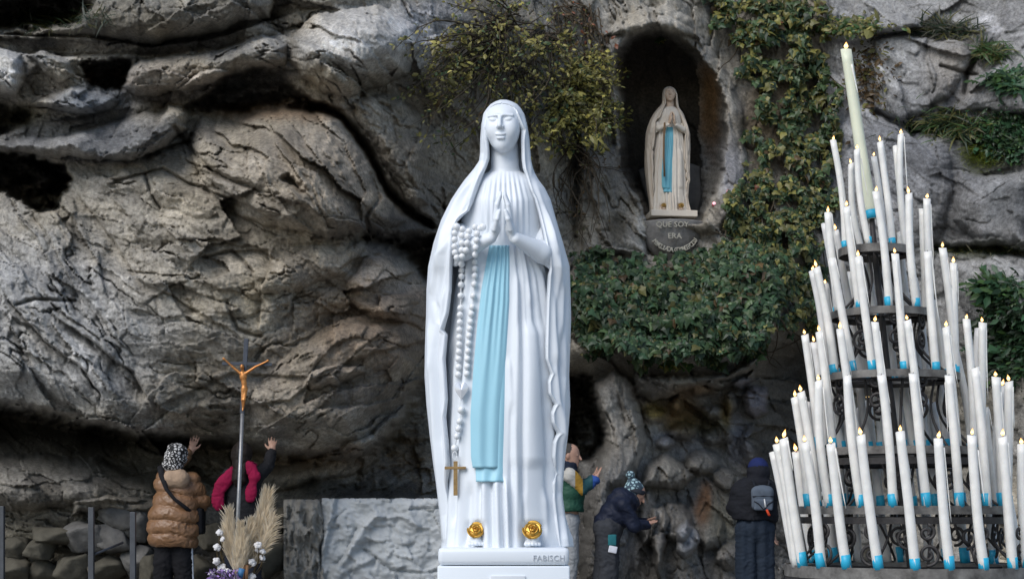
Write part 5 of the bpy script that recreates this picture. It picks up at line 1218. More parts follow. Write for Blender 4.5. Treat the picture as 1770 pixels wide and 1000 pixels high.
# console with the carved inscription
DCON = min(depth_at(u_, v_, 3) for u_ in range(1128, 1206, 8) for v_ in range(384, 428, 8)) + 0.04
con = empty('console', P(1165, 378, DCON)); tag(con, 'carved grey stone console with raised inscription under the niche statue', 'console')
s20 = 20.0 / FPX; nr, nc = 26, 33; A = np.zeros((nr, nc, 3))
for i in range(nr):
    t = i / (nr - 1); hw = 54 * (1 - 0.85 * t ** 2.6) ; row = 378 + 66 * t
    for j in range(nc):
        ph = (j / (nc - 1) - 0.5) * math.pi; A[i, j] = (hw * math.sin(ph) * s20, -0.30 * (1 - 0.75 * t ** 1.5) * math.cos(ph) + 0.30, -(row - 378) * s20)
V = A.reshape(-1, 3); V = V + (fbm2(V[:, 0] * 14, V[:, 2] * 14, 3) * 0.008)[:, None] * np.array([0, 1, 0]); top = list(range(nc))
mbc = MB(); mbc.add(V, [tuple(f) for f in grid_faces(nr, nc, False)] + [tuple(top)]); con_m = grey_stone('console_stone', (0.20, 0.195, 0.19), 2); mbc.build('corbel', con_m, con)
ins_m = new_mat('pale_carved_letters', (0.36, 0.345, 0.295), 0.8, 0.2, nscale=20, namt=0.3)
def con_y(x): return -0.30 * math.sqrt(max(0.0, 1 - min(1, (x / (54 * s20)) ** 2))) + 0.30 - 0.015
text_obj('inscription', 'QUE SOY', 13 * s20, (-3 * s20, -0.015, -14 * s20), ins_m, con, 0.010, align='CENTER', bev=0.0015)
text_obj('inscription', 'ERA', 13 * s20, (1 * s20, -0.012, -33 * s20), ins_m, con, 0.010, align='CENTER', bev=0.0015)
txt = 'IMMACULADA COUNCEPCIOU'
for i, ch in enumerate(txt):
    if ch == ' ': continue
    a = math.radians(-152 + 124 * i / (len(txt) - 1)); rx_, rz2 = 42, 36; x = (2 + rx_ * math.cos(a)) * s20; z = (-19 + rz2 * math.sin(a)) * s20
    tl = math.atan2(rz2 * math.cos(a), -rx_ * math.sin(a))
    text_obj('inscription_letter', ch, 11 * s20, (x, con_y(x) * 0.9 - 0.012 + 0.05, z), ins_m, con, 0.03, rot=(math.pi / 2, -tl, 0), align='CENTER', bev=0.0015)
# two tiny red lamps on the niche rim
for i, (u, v, lab) in enumerate(((1259, 331, 'tiny red lamp on the right rim of the niche, upper one'), (1234, 352, 'tiny red lamp low on the right rim, beside the statue base'))):
    Dl = depth_at(u, v, 3) - 0.06; r = empty('niche_lamp', P(u, v, Dl)); tag(r, lab, 'lamp', 'lamps on the niche rim')
    mb = MB(); mb.tube([(0, 0.08, -0.01), (0, -0.01, 0)], [0.016, 0.026], 10); mb.build('housing', new_mat('red_plastic', (0.5, 0.03, 0.04), 0.4), r)
    mb = MB(); mb.lathe([(0.002, -0.02), (0.018, -0.012), (0.024, 0), (0.018, 0.012), (0.002, 0.02)], 10, (0, -0.02, 0))
    lm = bpy.data.materials.new('lamp_glass'); lm.use_nodes = True; b_ = lm.node_tree.nodes['Principled BSDF']; b_.inputs['Base Color'].default_value = (0.9, 0.6, 0.65, 1); b_.inputs['Emission Color'].default_value = (1, 0.55, 0.65, 1); b_.inputs['Emission Strength'].default_value = 0.8
    mb.build('bulb', lm, r)

# ---- crucifix on its tall pole
DX = 10.0; sx = DX / FPX
cx0 = P(411, 1000, DX); cx0[2] = 0
crx = empty('processional_crucifix', cx0); tag(crx, 'bronze figure on a dark cross atop a thin grey pole', 'crucifix')
L_ = lambda u, v, d=0.0: P(u, v, DX) + np.array([0, d, 0]) - cx0
steel = new_mat('brushed_grey_pole', (0.26, 0.255, 0.25), 0.4, 0.5, metal=0.6, nscale=30, namt=0.2)
darkw = new_mat('dark_blue_grey_cross', (0.05, 0.058, 0.075), 0.5, 0.4, nscale=30, namt=0.2)
mb = MB(); mb.tube([(0, 0, 0.02), L_(411, 900), L_(419, 714)], [0.016, 0.0135, 0.0125], 12); mb.build('pole', steel, crx)
mb = MB(); mb.lathe([(0.16, 0), (0.16, 0.02), (0.05, 0.04), (0.02, 0.12)], 24); mb.build('foot', steel, crx)
crs = empty('cross', (0, 0, 0)); crs.parent = crx
mb = MB(); a_, b_ = L_(426, 585), L_(418.5, 714); ang = math.atan2(a_[0] - b_[0], a_[2] - b_[2]); mid = (a_ + b_) / 2
mb.box(mid, (7.5 * sx, 0.018, np.linalg.norm(a_ - b_)), rot=Matrix.Rotation(ang, 3, 'Y'), bev=0.002); mb.build('upright', darkw, crs, smooth=False)
mb = MB(); mb.box(L_(427, 628.5, 0.001), (86 * sx, 0.016, 5.5 * sx), rot=Matrix.Rotation(math.radians(1), 3, 'Y'), bev=0.002); mb.build('crossbar', darkw, crs, smooth=False)
bron = new_mat('warm_bronze', (0.50, 0.21, 0.065), 0.34, 0.5, metal=0.7, nscale=120, namt=0.25)
def corpus(X, Y, Z):
    d = sd_ell(X, Y, Z, (421, -3.5, 651), (6.3, 3.8, 9)); d = smin(d, sd_ell(X, Y, Z, (422.5, -3.5, 662), (4.8, 3.3, 6)), 3); d = smin(d, sd_ell(X, Y, Z, (423, -3.6, 672), (6.0, 4.0, 7)), 3)
    d = smin(d, sd_cone(X, Y, Z, (421, -4, 643), (419.5, -5, 637), 2.2, 2.4), 2); d = smin(d, sd_ell(X, Y, Z, (419.5, -6, 634), (3.6, 3.8, 4.6)), 1.5)
    for s, (ex, ey), (wx, wy) in ((-1, (403, 634), (389, 621)), (1, (442, 634), (462, 624.5))):
        d = smin(d, sd_cone(X, Y, Z, (421 + s * 5, -3.5, 645), (ex, -3.2, ey), 2.9, 2.0), 2.5); d = smin(d, sd_cone(X, Y, Z, (ex, -3.2, ey), (wx, -3.4, wy), 2.0, 1.4), 1); d = smin(d, sd_ell(X, Y, Z, (wx - s * -1.5, -3.6, wy - 1), (2.6, 1.6, 2.3)), 1)
    d = smin(d, sd_cone(X, Y, Z, (420.5, -4, 676), (420, -6, 691), 3.0, 2.4), 2); d = smin(d, sd_cone(X, Y, Z, (420, -6, 691), (420.5, -3.5, 705), 2.2, 1.6), 1)
    d = smin(d, sd_cone(X, Y, Z, (425, -4, 676), (423.5, -6.5, 691), 3.0, 2.4), 2); d = smin(d, sd_cone(X, Y, Z, (423.5, -6.5, 691), (421.5, -4.5, 705), 2.2, 1.6), 1); d = smin(d, sd_cone(X, Y, Z, (421, -4, 704), (420.5, -6, 709), 1.8, 1.4), 1)
    return d
V, F = surf_net(corpus, (380, -14, 612), (472, 5, 714), 0.6); V = np.stack([(V[:, 0] - CXP) * sx - cx0[0], V[:, 1] * sx, CZ + (HOR - V[:, 2]) * sx], 1)
link('figure', mesh_np('figure', V, F[:, ::-1]), bron, crs)

# ---- altar block of pale stone behind
DA = 15.6; sa = DA / FPX
alt = empty('stone_altar', P(650, 885, DA + 0.4) * np.array([1, 1, 0])); tag(alt, 'pale blue grey rough hewn stone block at waist height behind the statue', 'stone block'); ao = np.array(alt.location)
gu = np.arange(556, 842, 2.5); gv = np.concatenate([np.arange(859, 1010, 2.5), [1030, 1060]]); GU, GV = np.meshgrid(gu, gv); GV = GV + (2.2 * fbm2(GU / 22, GU * 0 + 3, 4, 0.6) + 1.5) * (1 - ss(859, 900, GV))
wu = GU + 6 * fbm2(GU / 30, GV / 30, 3); wv = GV + 6 * fbm2(GU / 30 + 5, GV / 30 + 7, 3)
hgt = 0.05 * fbm2(GU / 60, GV / 60, 5, 0.6) + 0.045 * facets2(wu / 34, wv / 26)[0] + 0.018 * facets2(wu / 12, wv / 9, 1.0, 3)[0]
def ridge(ln, w, h):
    s = sd_poly(ln, wu, wv, closed=False); return h * np.exp(-(s / w) ** 2)
hgt = hgt + ridge([(578, 860), (566, 910), (556, 960), (550, 1000)], 5, 0.10) + ridge([(650, 892), (628, 915), (600, 960), (575, 1000)], 8, 0.09) + ridge([(650, 892), (690, 890), (724, 906)], 4, 0.05) + ridge([(640, 965), (610, 975), (585, 1000)], 6, 0.06) - ridge([(616, 912), (600, 950), (580, 975)], 3, 0.06) - ridge([(710, 880), (770, 876)], 2.2, 0.05) - ridge([(630, 950), (680, 985), (740, 990), (770, 980)], 2.5, 0.05) - ridge([(576, 898), (600, 880)], 2.0, 0.04)
edge = np.minimum(np.minimum(GU - 556, 842 - GU), GV - 859); hgt = hgt - 0.05 * np.exp(-edge / 3.0)
Vf = PA(GU.ravel(), GV.ravel(), (DA - hgt).ravel()); Vf[:, 2] = np.maximum(Vf[:, 2], -0.02)
Vb = Vf.copy(); Vb[:, 1] = DA + 0.9; n0 = len(Vf); nr, nc = GU.shape; f = grid_faces(nr, nc, False); idx = np.arange(n0).reshape(nr, nc); rim = []
for c in (0, nc - 1): q = np.stack([idx[:-1, c], idx[1:, c], idx[1:, c] + n0, idx[:-1, c] + n0], -1); rim.append(q)
q = np.stack([idx[0, :-1], idx[0, :-1] + n0, idx[0, 1:] + n0, idx[0, 1:]], -1); rim.append(q)
pale_st = new_mat('pale_blue_grey_stone', (0.50, 0.525, 0.54), 0.8, 0.3, nscale=3.5, namt=0.6, vary=(0.34, 0.36, 0.37), bump=0.5, bscale=26, bdist=0.02)
link('block', mesh_np('block', np.concatenate([Vf, Vb]) - ao, [f, f[:, ::-1] + n0, np.concatenate(rim)], True), pale_st, alt)
brn_st = new_mat('brown_grey_stone', (0.36, 0.355, 0.335), 0.85, 0.3, nscale=5, namt=0.5, vary=(0.22, 0.205, 0.175), bump=0.6, bscale=24, bdist=0.03)
gu = np.arange(490, 560, 2.0); gv = np.concatenate([np.arange(862, 1010, 2.0), [1030, 1060]]); GU, GV = np.meshgrid(gu, gv)
wu = GU + 7 * fbm2(GU / 24, GV / 40, 3); wv = GV + 8 * fbm2(GU / 24 + 5, GV / 40 + 7, 3)
hgt = 0.16 * ridged2(wu / 18, wv / 70, 4) + 0.10 * facets2(wu / 20, wv / 34)[0] + 0.14 * np.sqrt(np.clip(1 - ((GU - 525) / 36) ** 2, 0, 1)) + 0.10 * np.exp(-((wu - 540) / 12) ** 2 - ((wv - 900) / 26) ** 2)
hgt = hgt - 0.25 * np.exp(-(GV - 862) / 5.0)
Vf = PA(GU.ravel(), GV.ravel(), (DA + 0.12 - hgt).ravel()); Vf[:, 2] = np.maximum(Vf[:, 2], -0.02); Vb = Vf.copy(); Vb[:, 1] = DA + 0.9; n0 = len(Vf); nr, nc = GU.shape; f = grid_faces(nr, nc, False); idx = np.arange(n0).reshape(nr, nc); rim = []
for c in (0, nc - 1): rim.append(np.stack([idx[:-1, c], idx[1:, c], idx[1:, c] + n0, idx[:-1, c] + n0], -1))
rim.append(np.stack([idx[0, :-1], idx[0, :-1] + n0, idx[0, 1:] + n0, idx[0, 1:]], -1))
link('side_stone', mesh_np('side_stone', np.concatenate([Vf, Vb]) - ao, [f, f[:, ::-1] + n0, np.concatenate(rim)], True), brn_st, alt)

# ---- low wall of loose stones and the railing at the lower left
wall = empty('stone_wall', P(150, 885, 16.3) * np.array([1, 1, 0])); tag(wall, 'low dry stone wall of grey boulders behind the railing', 'wall'); wo = np.array(wall.location)
g1 = grey_stone('wall_stone_grey', (0.145, 0.14, 0.132)); g2 = grey_stone('wall_stone_olive', (0.085, 0.078, 0.06))
for k, (u, v, ru, rv, m) in enumerate(((95, 925, 42, 20, 1), (205, 890, 46, 26, 0), (238, 910, 24, 34, 0), (145, 925, 38, 28, 0), (195, 932, 40, 30, 0), (32, 948, 30, 20, 1), (70, 950, 34, 18, 1), (20, 985, 34, 24, 1), (75, 985, 36, 22, 1), (130, 978, 36, 24, 1), (185, 982, 34, 24, 1), (235, 970, 30, 28, 0), (268, 985, 26, 26, 1), (340, 985, 36, 30, 1), (430, 920, 40, 40, 1), (465, 960, 36, 40, 1), (480, 900, 26, 26, 1), (365, 930, 26, 30, 1))):
    V, F = stone_mesh(ru * 16.3 / FPX, 0.26, rv * 16.3 / FPX, 40 + k, n=40, rough=0.16, sq=3.6); p = P(u, v, 15.75 + 0.08 * (k % 3)); link('stone', mesh_np('stone', V, F), (g1, g2)[m], wall, p - wo)
rail = empty('railing', P(150, 885, 14.0) * np.array([1, 1, 0])); tag(rail, 'dark grey metal railing posts in front of the stone wall', 'railing'); ro = np.array(rail.location)
rm_ = new_mat('dark_grey_metal', (0.075, 0.08, 0.09), 0.45, 0.5, metal=0.4, nscale=10, namt=0.2)
for u, v in ((3, 874), (158, 876), (230, 884)):
    mb = MB(); t_ = P(u, v, 14.0); mb.box((t_[0] - ro[0], 0, t_[2] / 2), (0.05, 0.05, t_[2]), bev=0.004); mb.build('post', rm_, rail, smooth=False)
mb = MB(); mb.box((P(110, 0, 14)[0] - ro[0], 0.04, 0.12), (P(234, 0, 14)[0] - P(-10, 0, 14)[0], 0.02, 0.03)); mb.build('bottom_rail', rm_, rail, smooth=False)
mb = MB(); mb.tube([P(160, 958, 14) - ro + np.array([0, .03, 0]), P(198, 938, 14) - ro + np.array([0, .3, 0])], 0.012, 8); mb.build('brace', rm_, rail)

# ---- dried flower arrangement at the foot of the crucifix
DF = 9.7; sf = DF / FPX; fo = P(415, 1000, DF) * np.array([1, 1, 0])
fa = empty('flower_arrangement', fo); tag(fa, 'dried arrangement of cream pampas plumes, cotton bolls and purple flowers', 'flowers')
Lf = lambda u, v, d=0.0: P(u, v, DF) + np.array([0, d, 0]) - fo
mb = MB(); mb.lathe([(0.10, 0.0), (0.13, 0.02), (0.17, 0.25), (0.19, 0.42), (0.175, 0.42), (0.15, 0.30), (0.02, 0.28)], 28); mb.build('pot', new_mat('brown_wicker_pot', (0.19, 0.11, 0.06), 0.8, 0.2, nscale=40, namt=0.3, bump=0.5, bscale=60), fa)
pamp = leaf_mat('cream_pampas', 0.9, 0.5)
rsF = np.random.RandomState(5)
def plume(b, t, w, n, bend, dy0, dy1, flare=0.6):
    flare *= 0.55; w *= 0.8
    b = np.array(b, float); t = np.array(t, float); V = []; F = []; C_ = []; k = 0
    nrm = np.array([-(t - b)[1], (t - b)[0]]); L = np.linalg.norm(nrm); nrm /= L
    for i in range(n):
        s = rsF.rand() ** 0.85; c = b + (t - b) * s + nrm * bend * math.sin(math.pi * s) ; wid = w * (math.sin(math.pi * min(1, 0.10 + 0.86 * s ** 0.9)) ** 0.9)
        side = rsF.uniform(-1, 1); o = c + nrm * side * wid * 0.35; ln = rsF.uniform(0.14, 0.28) * L * (0.7 + 0.3 * s)
        d = (t - b) / L + nrm * side * flare * rsF.uniform(0.4, 1.2); d /= np.linalg.norm(d); q = []; dy = rsF.uniform(-1, 1) * wid * 0.35 * sf + (dy0 + (dy1 - dy0) * s)
        hw = rsF.uniform(0.7, 1.5)
        for j in range(5):
            u = j / 4; p = o + d * ln * u + nrm * side * flare * ln * 0.25 * u * u; p[1] += 0.10 * ln * u * u
            pn = np.array([-d[1], d[0]]) * hw * (1 - u) ** 0.7; a = Lf(p[0] - pn[0], p[1] - pn[1], dy - 0.02 * u); e = Lf(p[0] + pn[0], p[1] + pn[1], dy - 0.02 * u + 0.004); V += [a, e]
        for j in range(4): F.append((k + 2 * j, k + 2 * j + 1, k + 2 * j + 3, k + 2 * j + 2))
        k += 10; C_ += [np.array([0.86, 0.765, 0.61]) * math.exp(rsF.randn() * 0.14)] * 10
    mbp = MB(); q = np.linspace(0, 0.94, 14); cc = [b + (t - b) * s + nrm * bend * math.sin(math.pi * s) for s in q]
    mbp.tube([Lf(c_[0], c_[1], dy0 + (dy1 - dy0) * s) for c_, s in zip(cc, q)], [max(0.003, w * 0.30 * sf * math.sin(math.pi * min(1, 0.10 + 0.86 * s ** 0.9)) ** 0.9) for s in q], 10); k0 = len(V)
    V += list(np.concatenate(mbp.v)); F4 = [tuple(i + k0 for i in f_) for f_ in mbp.f if len(f_) == 4]; F += F4; C_ += [np.array([0.84, 0.75, 0.60])] * (len(V) - k0)
    link('plume', mesh_np('plume', np.array(V), np.array(F), True, np.array(C_)), pamp, fa)
plume((412, 990), (396, 890), 36, 800, -6, 0.02, 0.03); plume((418, 985), (456, 862), 38, 1000, 8, 0.04, 0.06, 0.7); plume((420, 985), (470, 896), 26, 340, 10, 0.03, -0.02, 1.3); plume((414, 992), (420, 912), 42, 900, 2, -0.06, -0.08, 0.5); plume((416, 990), (432, 904), 28, 340, 4, 0.0, 0.0, 0.7)
cot = new_mat('white_cotton', (0.80, 0.78, 0.77), 0.95, 0.1, bump=0.6, bscale=90, bdist=0.01); husk = new_mat('brown_husk', (0.14, 0.08, 0.05), 0.9, 0.1); grn = new_mat('brown_stem', (0.10, 0.075, 0.04), 0.9, 0.1)
def boll_fn(X, Y, Z):
    d = sd_ell(X, Y, Z, (0, 0, 0), (0.5, 0.5, 0.5))
    for a in range(5):
        c = (0.55 * math.cos(a * 1.257), 0.55 * math.sin(a * 1.257), 0.12 * (a % 2)); d = smin(d, sd_ell(X, Y, Z, c, (0.5, 0.5, 0.52)), 0.08)
    return smin(d, sd_ell(X, Y, Z, (0, 0, 0.45), (0.45, 0.45, 0.4)), 0.08) + 0.05 * np.sin(X * 9) * np.sin(Z * 8 + Y * 7)
V, F = surf_net(boll_fn, (-1.3, -1.3, -0.9), (1.3, 1.3, 1.1), 0.11); boll_me = mesh_np('cotton_boll', V, F); boll_me.materials.append(cot)
hk = MB()
for a in range(5):
    c, s = math.cos(a * 1.257 + 0.6), math.sin(a * 1.257 + 0.6); hk.add([(0.1 * c, 0.1 * s, -0.8), (0.55 * c - 0.22 * s, 0.55 * s + 0.22 * c, -0.45), (0.55 * c + 0.22 * s, 0.55 * s - 0.22 * c, -0.45), (1.12 * c, 1.12 * s, 0.25)], [(0, 2, 1), (1, 2, 3), (0, 1, 2), (1, 3, 2)])
husk_me = hk.mesh('husk', False); husk_me.materials.append(husk)
for u, v, r in ((381, 920, 6.5), (388, 931, 5), (379, 945, 7), (377, 969, 7), (385, 980, 8), (396, 985, 5.5), (449, 941, 7), (456, 952, 6), (454, 963, 6.5), (438, 971, 8), (436, 996, 8), (446, 951, 5.5), (370, 990, 5)):
    p = Lf(u, v, -0.05 + rsF.uniform(-0.04, 0.03)); o = link('cotton_boll', boll_me, None, fa, p); o.scale = (r * sf,) * 3; o.rotation_euler = rsF.uniform(-0.7, 0.7, 3) + np.array([0.9, 0, 0])
    h = link('husk', husk_me, None, o)
    mb = MB(); e = Lf(415, 1010, 0.0); q = np.linspace(0, 1, 8)[:, None]; mb.tube(p * (1 - q) + e * q + np.sin(q * math.pi) * np.array([(-0.05 if u < 415 else 0.05), 0, 0]), 0.003, 5); mb.build('stem', grn, fa)
purp = new_mat('purple_petals', (0.22, 0.15, 0.34), 0.8, 0.2, tint=True)
V = []; F = []; C_ = []; k = 0
for i in range(220):
    u = rsF.uniform(364, 424); v = rsF.uniform(982, 1006); p = Lf(u, v, -0.10 + rsF.uniform(-0.05, 0.05)); a = rsF.randn(3); a /= np.linalg.norm(a); b = np.cross(a, rsF.randn(3)); b /= np.linalg.norm(b); s = 3.2 * sf
    V += [p - a * s, p + b * s * 0.7, p + a * s, p - b * s * 0.7]; F.append((k, k + 1, k + 2, k + 3)); k += 4; C_ += [np.array([0.24, 0.16, 0.36] if rsF.rand() < 0.75 else [0.42, 0.38, 0.5]) * math.exp(rsF.randn() * 0.3)] * 4
pf = link('purple_flowers', mesh_np('purple_flowers', np.array(V), np.array(F), False, np.array(C_)), purp, fa); pf['kind'] = 'stuff'
mb = MB(); mb.box(Lf(422, 988, -0.12), (10 * sf, 0.004, 16 * sf), rot=Matrix.Rotation(0.25, 3, 'Y')); mb.build('blue_card', new_mat('blue_card', (0.05, 0.16, 0.33), 0.5), fa)
for u0, u1 in ((431, 428), (425, 421)):
    mb = MB(); mb.tube([Lf(u0, 975, -0.08), Lf(u1, 1015, -0.06)], 0.010, 8); mb.build('bark_stick', new_mat('bark_stick', (0.30, 0.16, 0.08), 0.8, nscale=30, namt=0.3), fa)
# ================================================================ pilgrims at the rock
skin_m = new_mat('skin', (0.38, 0.225, 0.165), 0.55, 0.4, nscale=20, namt=0.08, sss=0.08)
WRINK = dict(coat=0.013, jacket=0.013, sleeve=0.011, trousers=0.014, hood=0.010, scarf=0.013, hair=0.012, hat=0.008, collar=0.008)
class Fig:
    """A person at depth Dp standing at photo column u: joints are photo pixels plus a depth offset in metres."""
    def __init__(s, u, Dp, label):
        s.D = Dp; s.o = P(u, 885, Dp) * np.array([1, 1, 0]); s.label = label
    def J(s, u, v, d=0.0): return P(u, v, s.D) + np.array([0, d, 0]) - s.o
    def build_body(s, fn, lo, hi, h=0.013):
        V, F = surf_net(fn, lo, hi, h); s.root = link('person', mesh_np('person', V, F), skin_m, None, s.o); tag(s.root, s.label, 'person', 'pilgrims at the rock'); return s.root
    def part(s, name, fn, lo, hi, mat, h=0.012, parent=None):
        V, F = surf_net(fn, lo, hi, h * 0.85)
        n = np.zeros(V.shape); fn_ = np.cross(V[F[:, 2]] - V[F[:, 0]], V[F[:, 3]] - V[F[:, 1]])
        for j in range(4): np.add.at(n, F[:, j], fn_)
        n /= np.linalg.norm(n, axis=1)[:, None] + 1e-12; k = WRINK.get(name, 0.0)
        if k:                                                   # creases: folds that wander round the limb and gather where it bends
            a = np.arctan2(V[:, 1], V[:, 0]); w = fbm2(V[:, 0] * 6 + V[:, 1] * 3, V[:, 2] * 6, 3)
            cr_ = ridged2(V[:, 0] * 5 + V[:, 1] * 4 + 2.2 * w + s.D, V[:, 2] * 9 + 1.5 * w, 4, 0.55)
            V = V + n * (k * (cr_ - 0.35))[:, None]
        return link(name, mesh_np(name, V, F), mat, parent or s.root)
def head_fn(X, Y, Z, c, fwd, r=0.095):
    """Head with face; fwd = unit vector the face looks along, c = centre of the skull."""
    f = np.array(fwd, float); f /= np.linalg.norm(f); up = np.array([0, 0, 1.0]); rt = np.cross(f, up); rt /= np.linalg.norm(rt); up = np.cross(rt, f)
    dx, dy, dz = X - c[0], Y - c[1], Z - c[2]
    x = dx * rt[0] + dy * rt[1] + dz * rt[2]; y = dx * f[0] + dy * f[1] + dz * f[2]; z = dx * up[0] + dy * up[1] + dz * up[2]; k = r / 0.095
    d = sd_ell(x, y, z, (0, -0.01 * k, 0.02 * k), (0.078 * k, 0.098 * k, 0.098 * k)); d = smin(d, sd_ell(x, y, z, (0, 0.02 * k, -0.055 * k), (0.062 * k, 0.072 * k, 0.07 * k)), 0.03)
    d = smin(d, sd_ell(x, y, z, (0, 0.075 * k, -0.10 * k), (0.025 * k, 0.02 * k, 0.02 * k)), 0.02)
    d = smin(d, sd_cone(x, y, z, (0, 0.09 * k, 0.01 * k), (0, 0.115 * k, -0.035 * k), 0.009 * k, 0.014 * k), 0.012)
    for s_ in (-1, 1):
        d = smax(d, -sd_ell(x, y, z, (s_ * 0.032 * k, 0.105 * k, 0.008 * k), (0.02 * k, 0.016 * k, 0.012 * k)), 0.01)
        d = smin(d, sd_ell(x, y, z, (s_ * 0.032 * k, 0.082 * k, 0.006 * k), (0.015 * k, 0.010 * k, 0.009 * k)), 0.004)
        d = smin(d, sd_ell(x, y, z, (s_ * 0.079 * k, -0.01 * k, -0.015 * k), (0.012 * k, 0.022 * k, 0.033 * k)), 0.008)
    d = smin(d, sd_ell(x, y, z, (0, 0.090 * k, -0.066 * k), (0.026 * k, 0.010 * k, 0.009 * k)), 0.006)
    return d
def hand_fn(X, Y, Z, w, tip, side, k=1.0, curl=0.0):
    """Open hand from wrist w towards tip; side = unit vector across the palm (thumb side)."""
    w = np.array(w, float); d_ = np.array(tip, float) - w; L = np.linalg.norm(d_); d_ /= L; s_ = np.array(side, float); s_ = s_ - d_ * (s_ @ d_); s_ /= np.linalg.norm(s_); n_ = np.cross(d_, s_)
    palm = w + d_ * L * 0.27
    d = sd_cone(X, Y, Z, w, palm, 0.024 * k, 0.03 * k)
    for q in (-0.022, 0.0, 0.022): d = smin(d, sd_cone(X, Y, Z, w + s_ * q * 0.7 * k, w + d_ * L * 0.5 + s_ * q * k, 0.017 * k, 0.015 * k), 0.012)
    for i, (q, ln) in enumerate(((0.032, 0.92), (0.011, 1.0), (-0.011, 0.94), (-0.031, 0.80))):
        a = w + d_ * L * 0.5 + s_ * q * k; m_ = w + d_ * L * (0.5 + 0.27 * ln) + s_ * q * 1.25 * k + n_ * curl * 0.02; b = w + d_ * L * ln + s_ * q * 1.35 * k + n_ * curl * 0.05
        d = smin(d, smin(sd_cone(X, Y, Z, a, m_, 0.0105 * k, 0.0095 * k), sd_cone(X, Y, Z, m_, b, 0.0095 * k, 0.008 * k), 0.003), 0.006)
    a = w + d_ * L * 0.14 + s_ * 0.025 * k; m_ = w + d_ * L * 0.34 + s_ * 0.062 * k; b = w + d_ * L * 0.52 + s_ * 0.074 * k
    return smin(d, smin(sd_cone(X, Y, Z, a, m_, 0.014 * k, 0.011 * k), sd_cone(X, Y, Z, m_, b, 0.011 * k, 0.009 * k), 0.004), 0.010)
def limb(X, Y, Z, a, b, c, r0, r1, r2): return smin(sd_cone(X, Y, Z, a, b, r0, r1), sd_cone(X, Y, Z, b, c, r1, r2), 0.02)
def column(X, Y, Z, tab, k=0.9):
    """Elliptic trunk: rows of (z, cx, cy, half width, half depth)."""
    t = np.array(sorted(tab), float); g = lambda i: np.interp(Z, t[:, 0], t[:, i]); ax, ay = g(3), g(4)
    r = np.sqrt(((X - g(1)) / ax) ** 2 + ((Y - g(2)) / ay) ** 2)
    return np.maximum((r - 1) * np.minimum(ax, ay) * k, np.maximum(t[0, 0] - Z, Z - t[-1, 0]))
def legs(X, Y, Z, hips, knees, ankles, r=(0.085, 0.062, 0.045), foot=(0, 0.11)):
    d = 9.0
    for h, k, a in zip(hips, knees, ankles):
        d = np.minimum(d, limb(X, Y, Z, h, k, a, *r)); d = smin(d, sd_cone(X, Y, Z, (a[0], a[1], 0.045), (a[0] + foot[0], a[1] + foot[1], 0.035), 0.045, 0.035), 0.02)
    return d
def cloth(name, col, rough=0.85, **kw): return new_mat(name, col, rough, 0.2, nscale=kw.get('ns', 14), namt=kw.get('na', 0.2), bump=kw.get('bump', 0.25), bscale=kw.get('bs', 40), bdist=0.008)
black_c = cloth('black_cloth', (0.012, 0.012, 0.014)); shoe = cloth('dark_shoe', (0.02, 0.02, 0.02))

# ---- 1: brown quilted coat, patterned hat, back turned, hand up on the rock
DP = 14.75
f = Fig(300, DP, 'person in brown quilted coat and speckled hat reaching up to the rock'); J = f.J
hd = J(306, 790); sh_l, sh_r = J(280, 832, 0.05), J(329, 832, 0.05); hip = J(300, 915)
el_l, wr_l, hn_l = J(290, 802, 0.32), J(314, 777, 0.42), J(321, 747, 0.47); el_r, wr_r, hn_r = J(344, 868, 0.10), J(330, 850, 0.30), J(322, 838, 0.42)
hl, hr = J(288, 925), J(313, 925); kl, kr = J(284, 975, -0.01), J(316, 975, 0.0); al, ar = J(280, 1018), J(321, 1018)
al[2] = ar[2] = 0.08
def body(X, Y, Z):
    d = head_fn(X, Y, Z, hd, (0.1, 1, 0.1)); d = smin(d, sd_cone(X, Y, Z, hd + np.array([0, -0.02, -0.08]), J(304, 825), 0.05, 0.06), 0.03)
    d = smin(d, column(X, Y, Z, [(hip[2] - 0.1, hip[0], 0, 0.15, 0.11), (J(0, 870)[2], hip[0], 0.02, 0.14, 0.10), (sh_l[2] + 0.02, J(304, 0)[0], 0.04, 0.17, 0.09)]), 0.05)
    d = smin(d, limb(X, Y, Z, sh_l, el_l, wr_l, 0.055, 0.042, 0.028), 0.03); d = smin(d, limb(X, Y, Z, sh_r, el_r, wr_r, 0.055, 0.042, 0.028), 0.03)
    d = smin(d, hand_fn(X, Y, Z, wr_l, hn_l, (1, 0, 0.0)), 0.01); d = smin(d, hand_fn(X, Y, Z, wr_r, hn_r, (1, 0, 0)), 0.01)
    return smin(d, legs(X, Y, Z, (hl, hr), (kl, kr), (al, ar)), 0.04)
f.build_body(body, (-0.4, -0.3, -0.02), (0.45, 0.65, 1.80), 0.0115)
coat_m = new_mat('brown_satin_coat', (0.20, 0.105, 0.05), 0.40, 0.5, nscale=8, namt=0.22, bump=0.35, bscale=16, bdist=0.02)
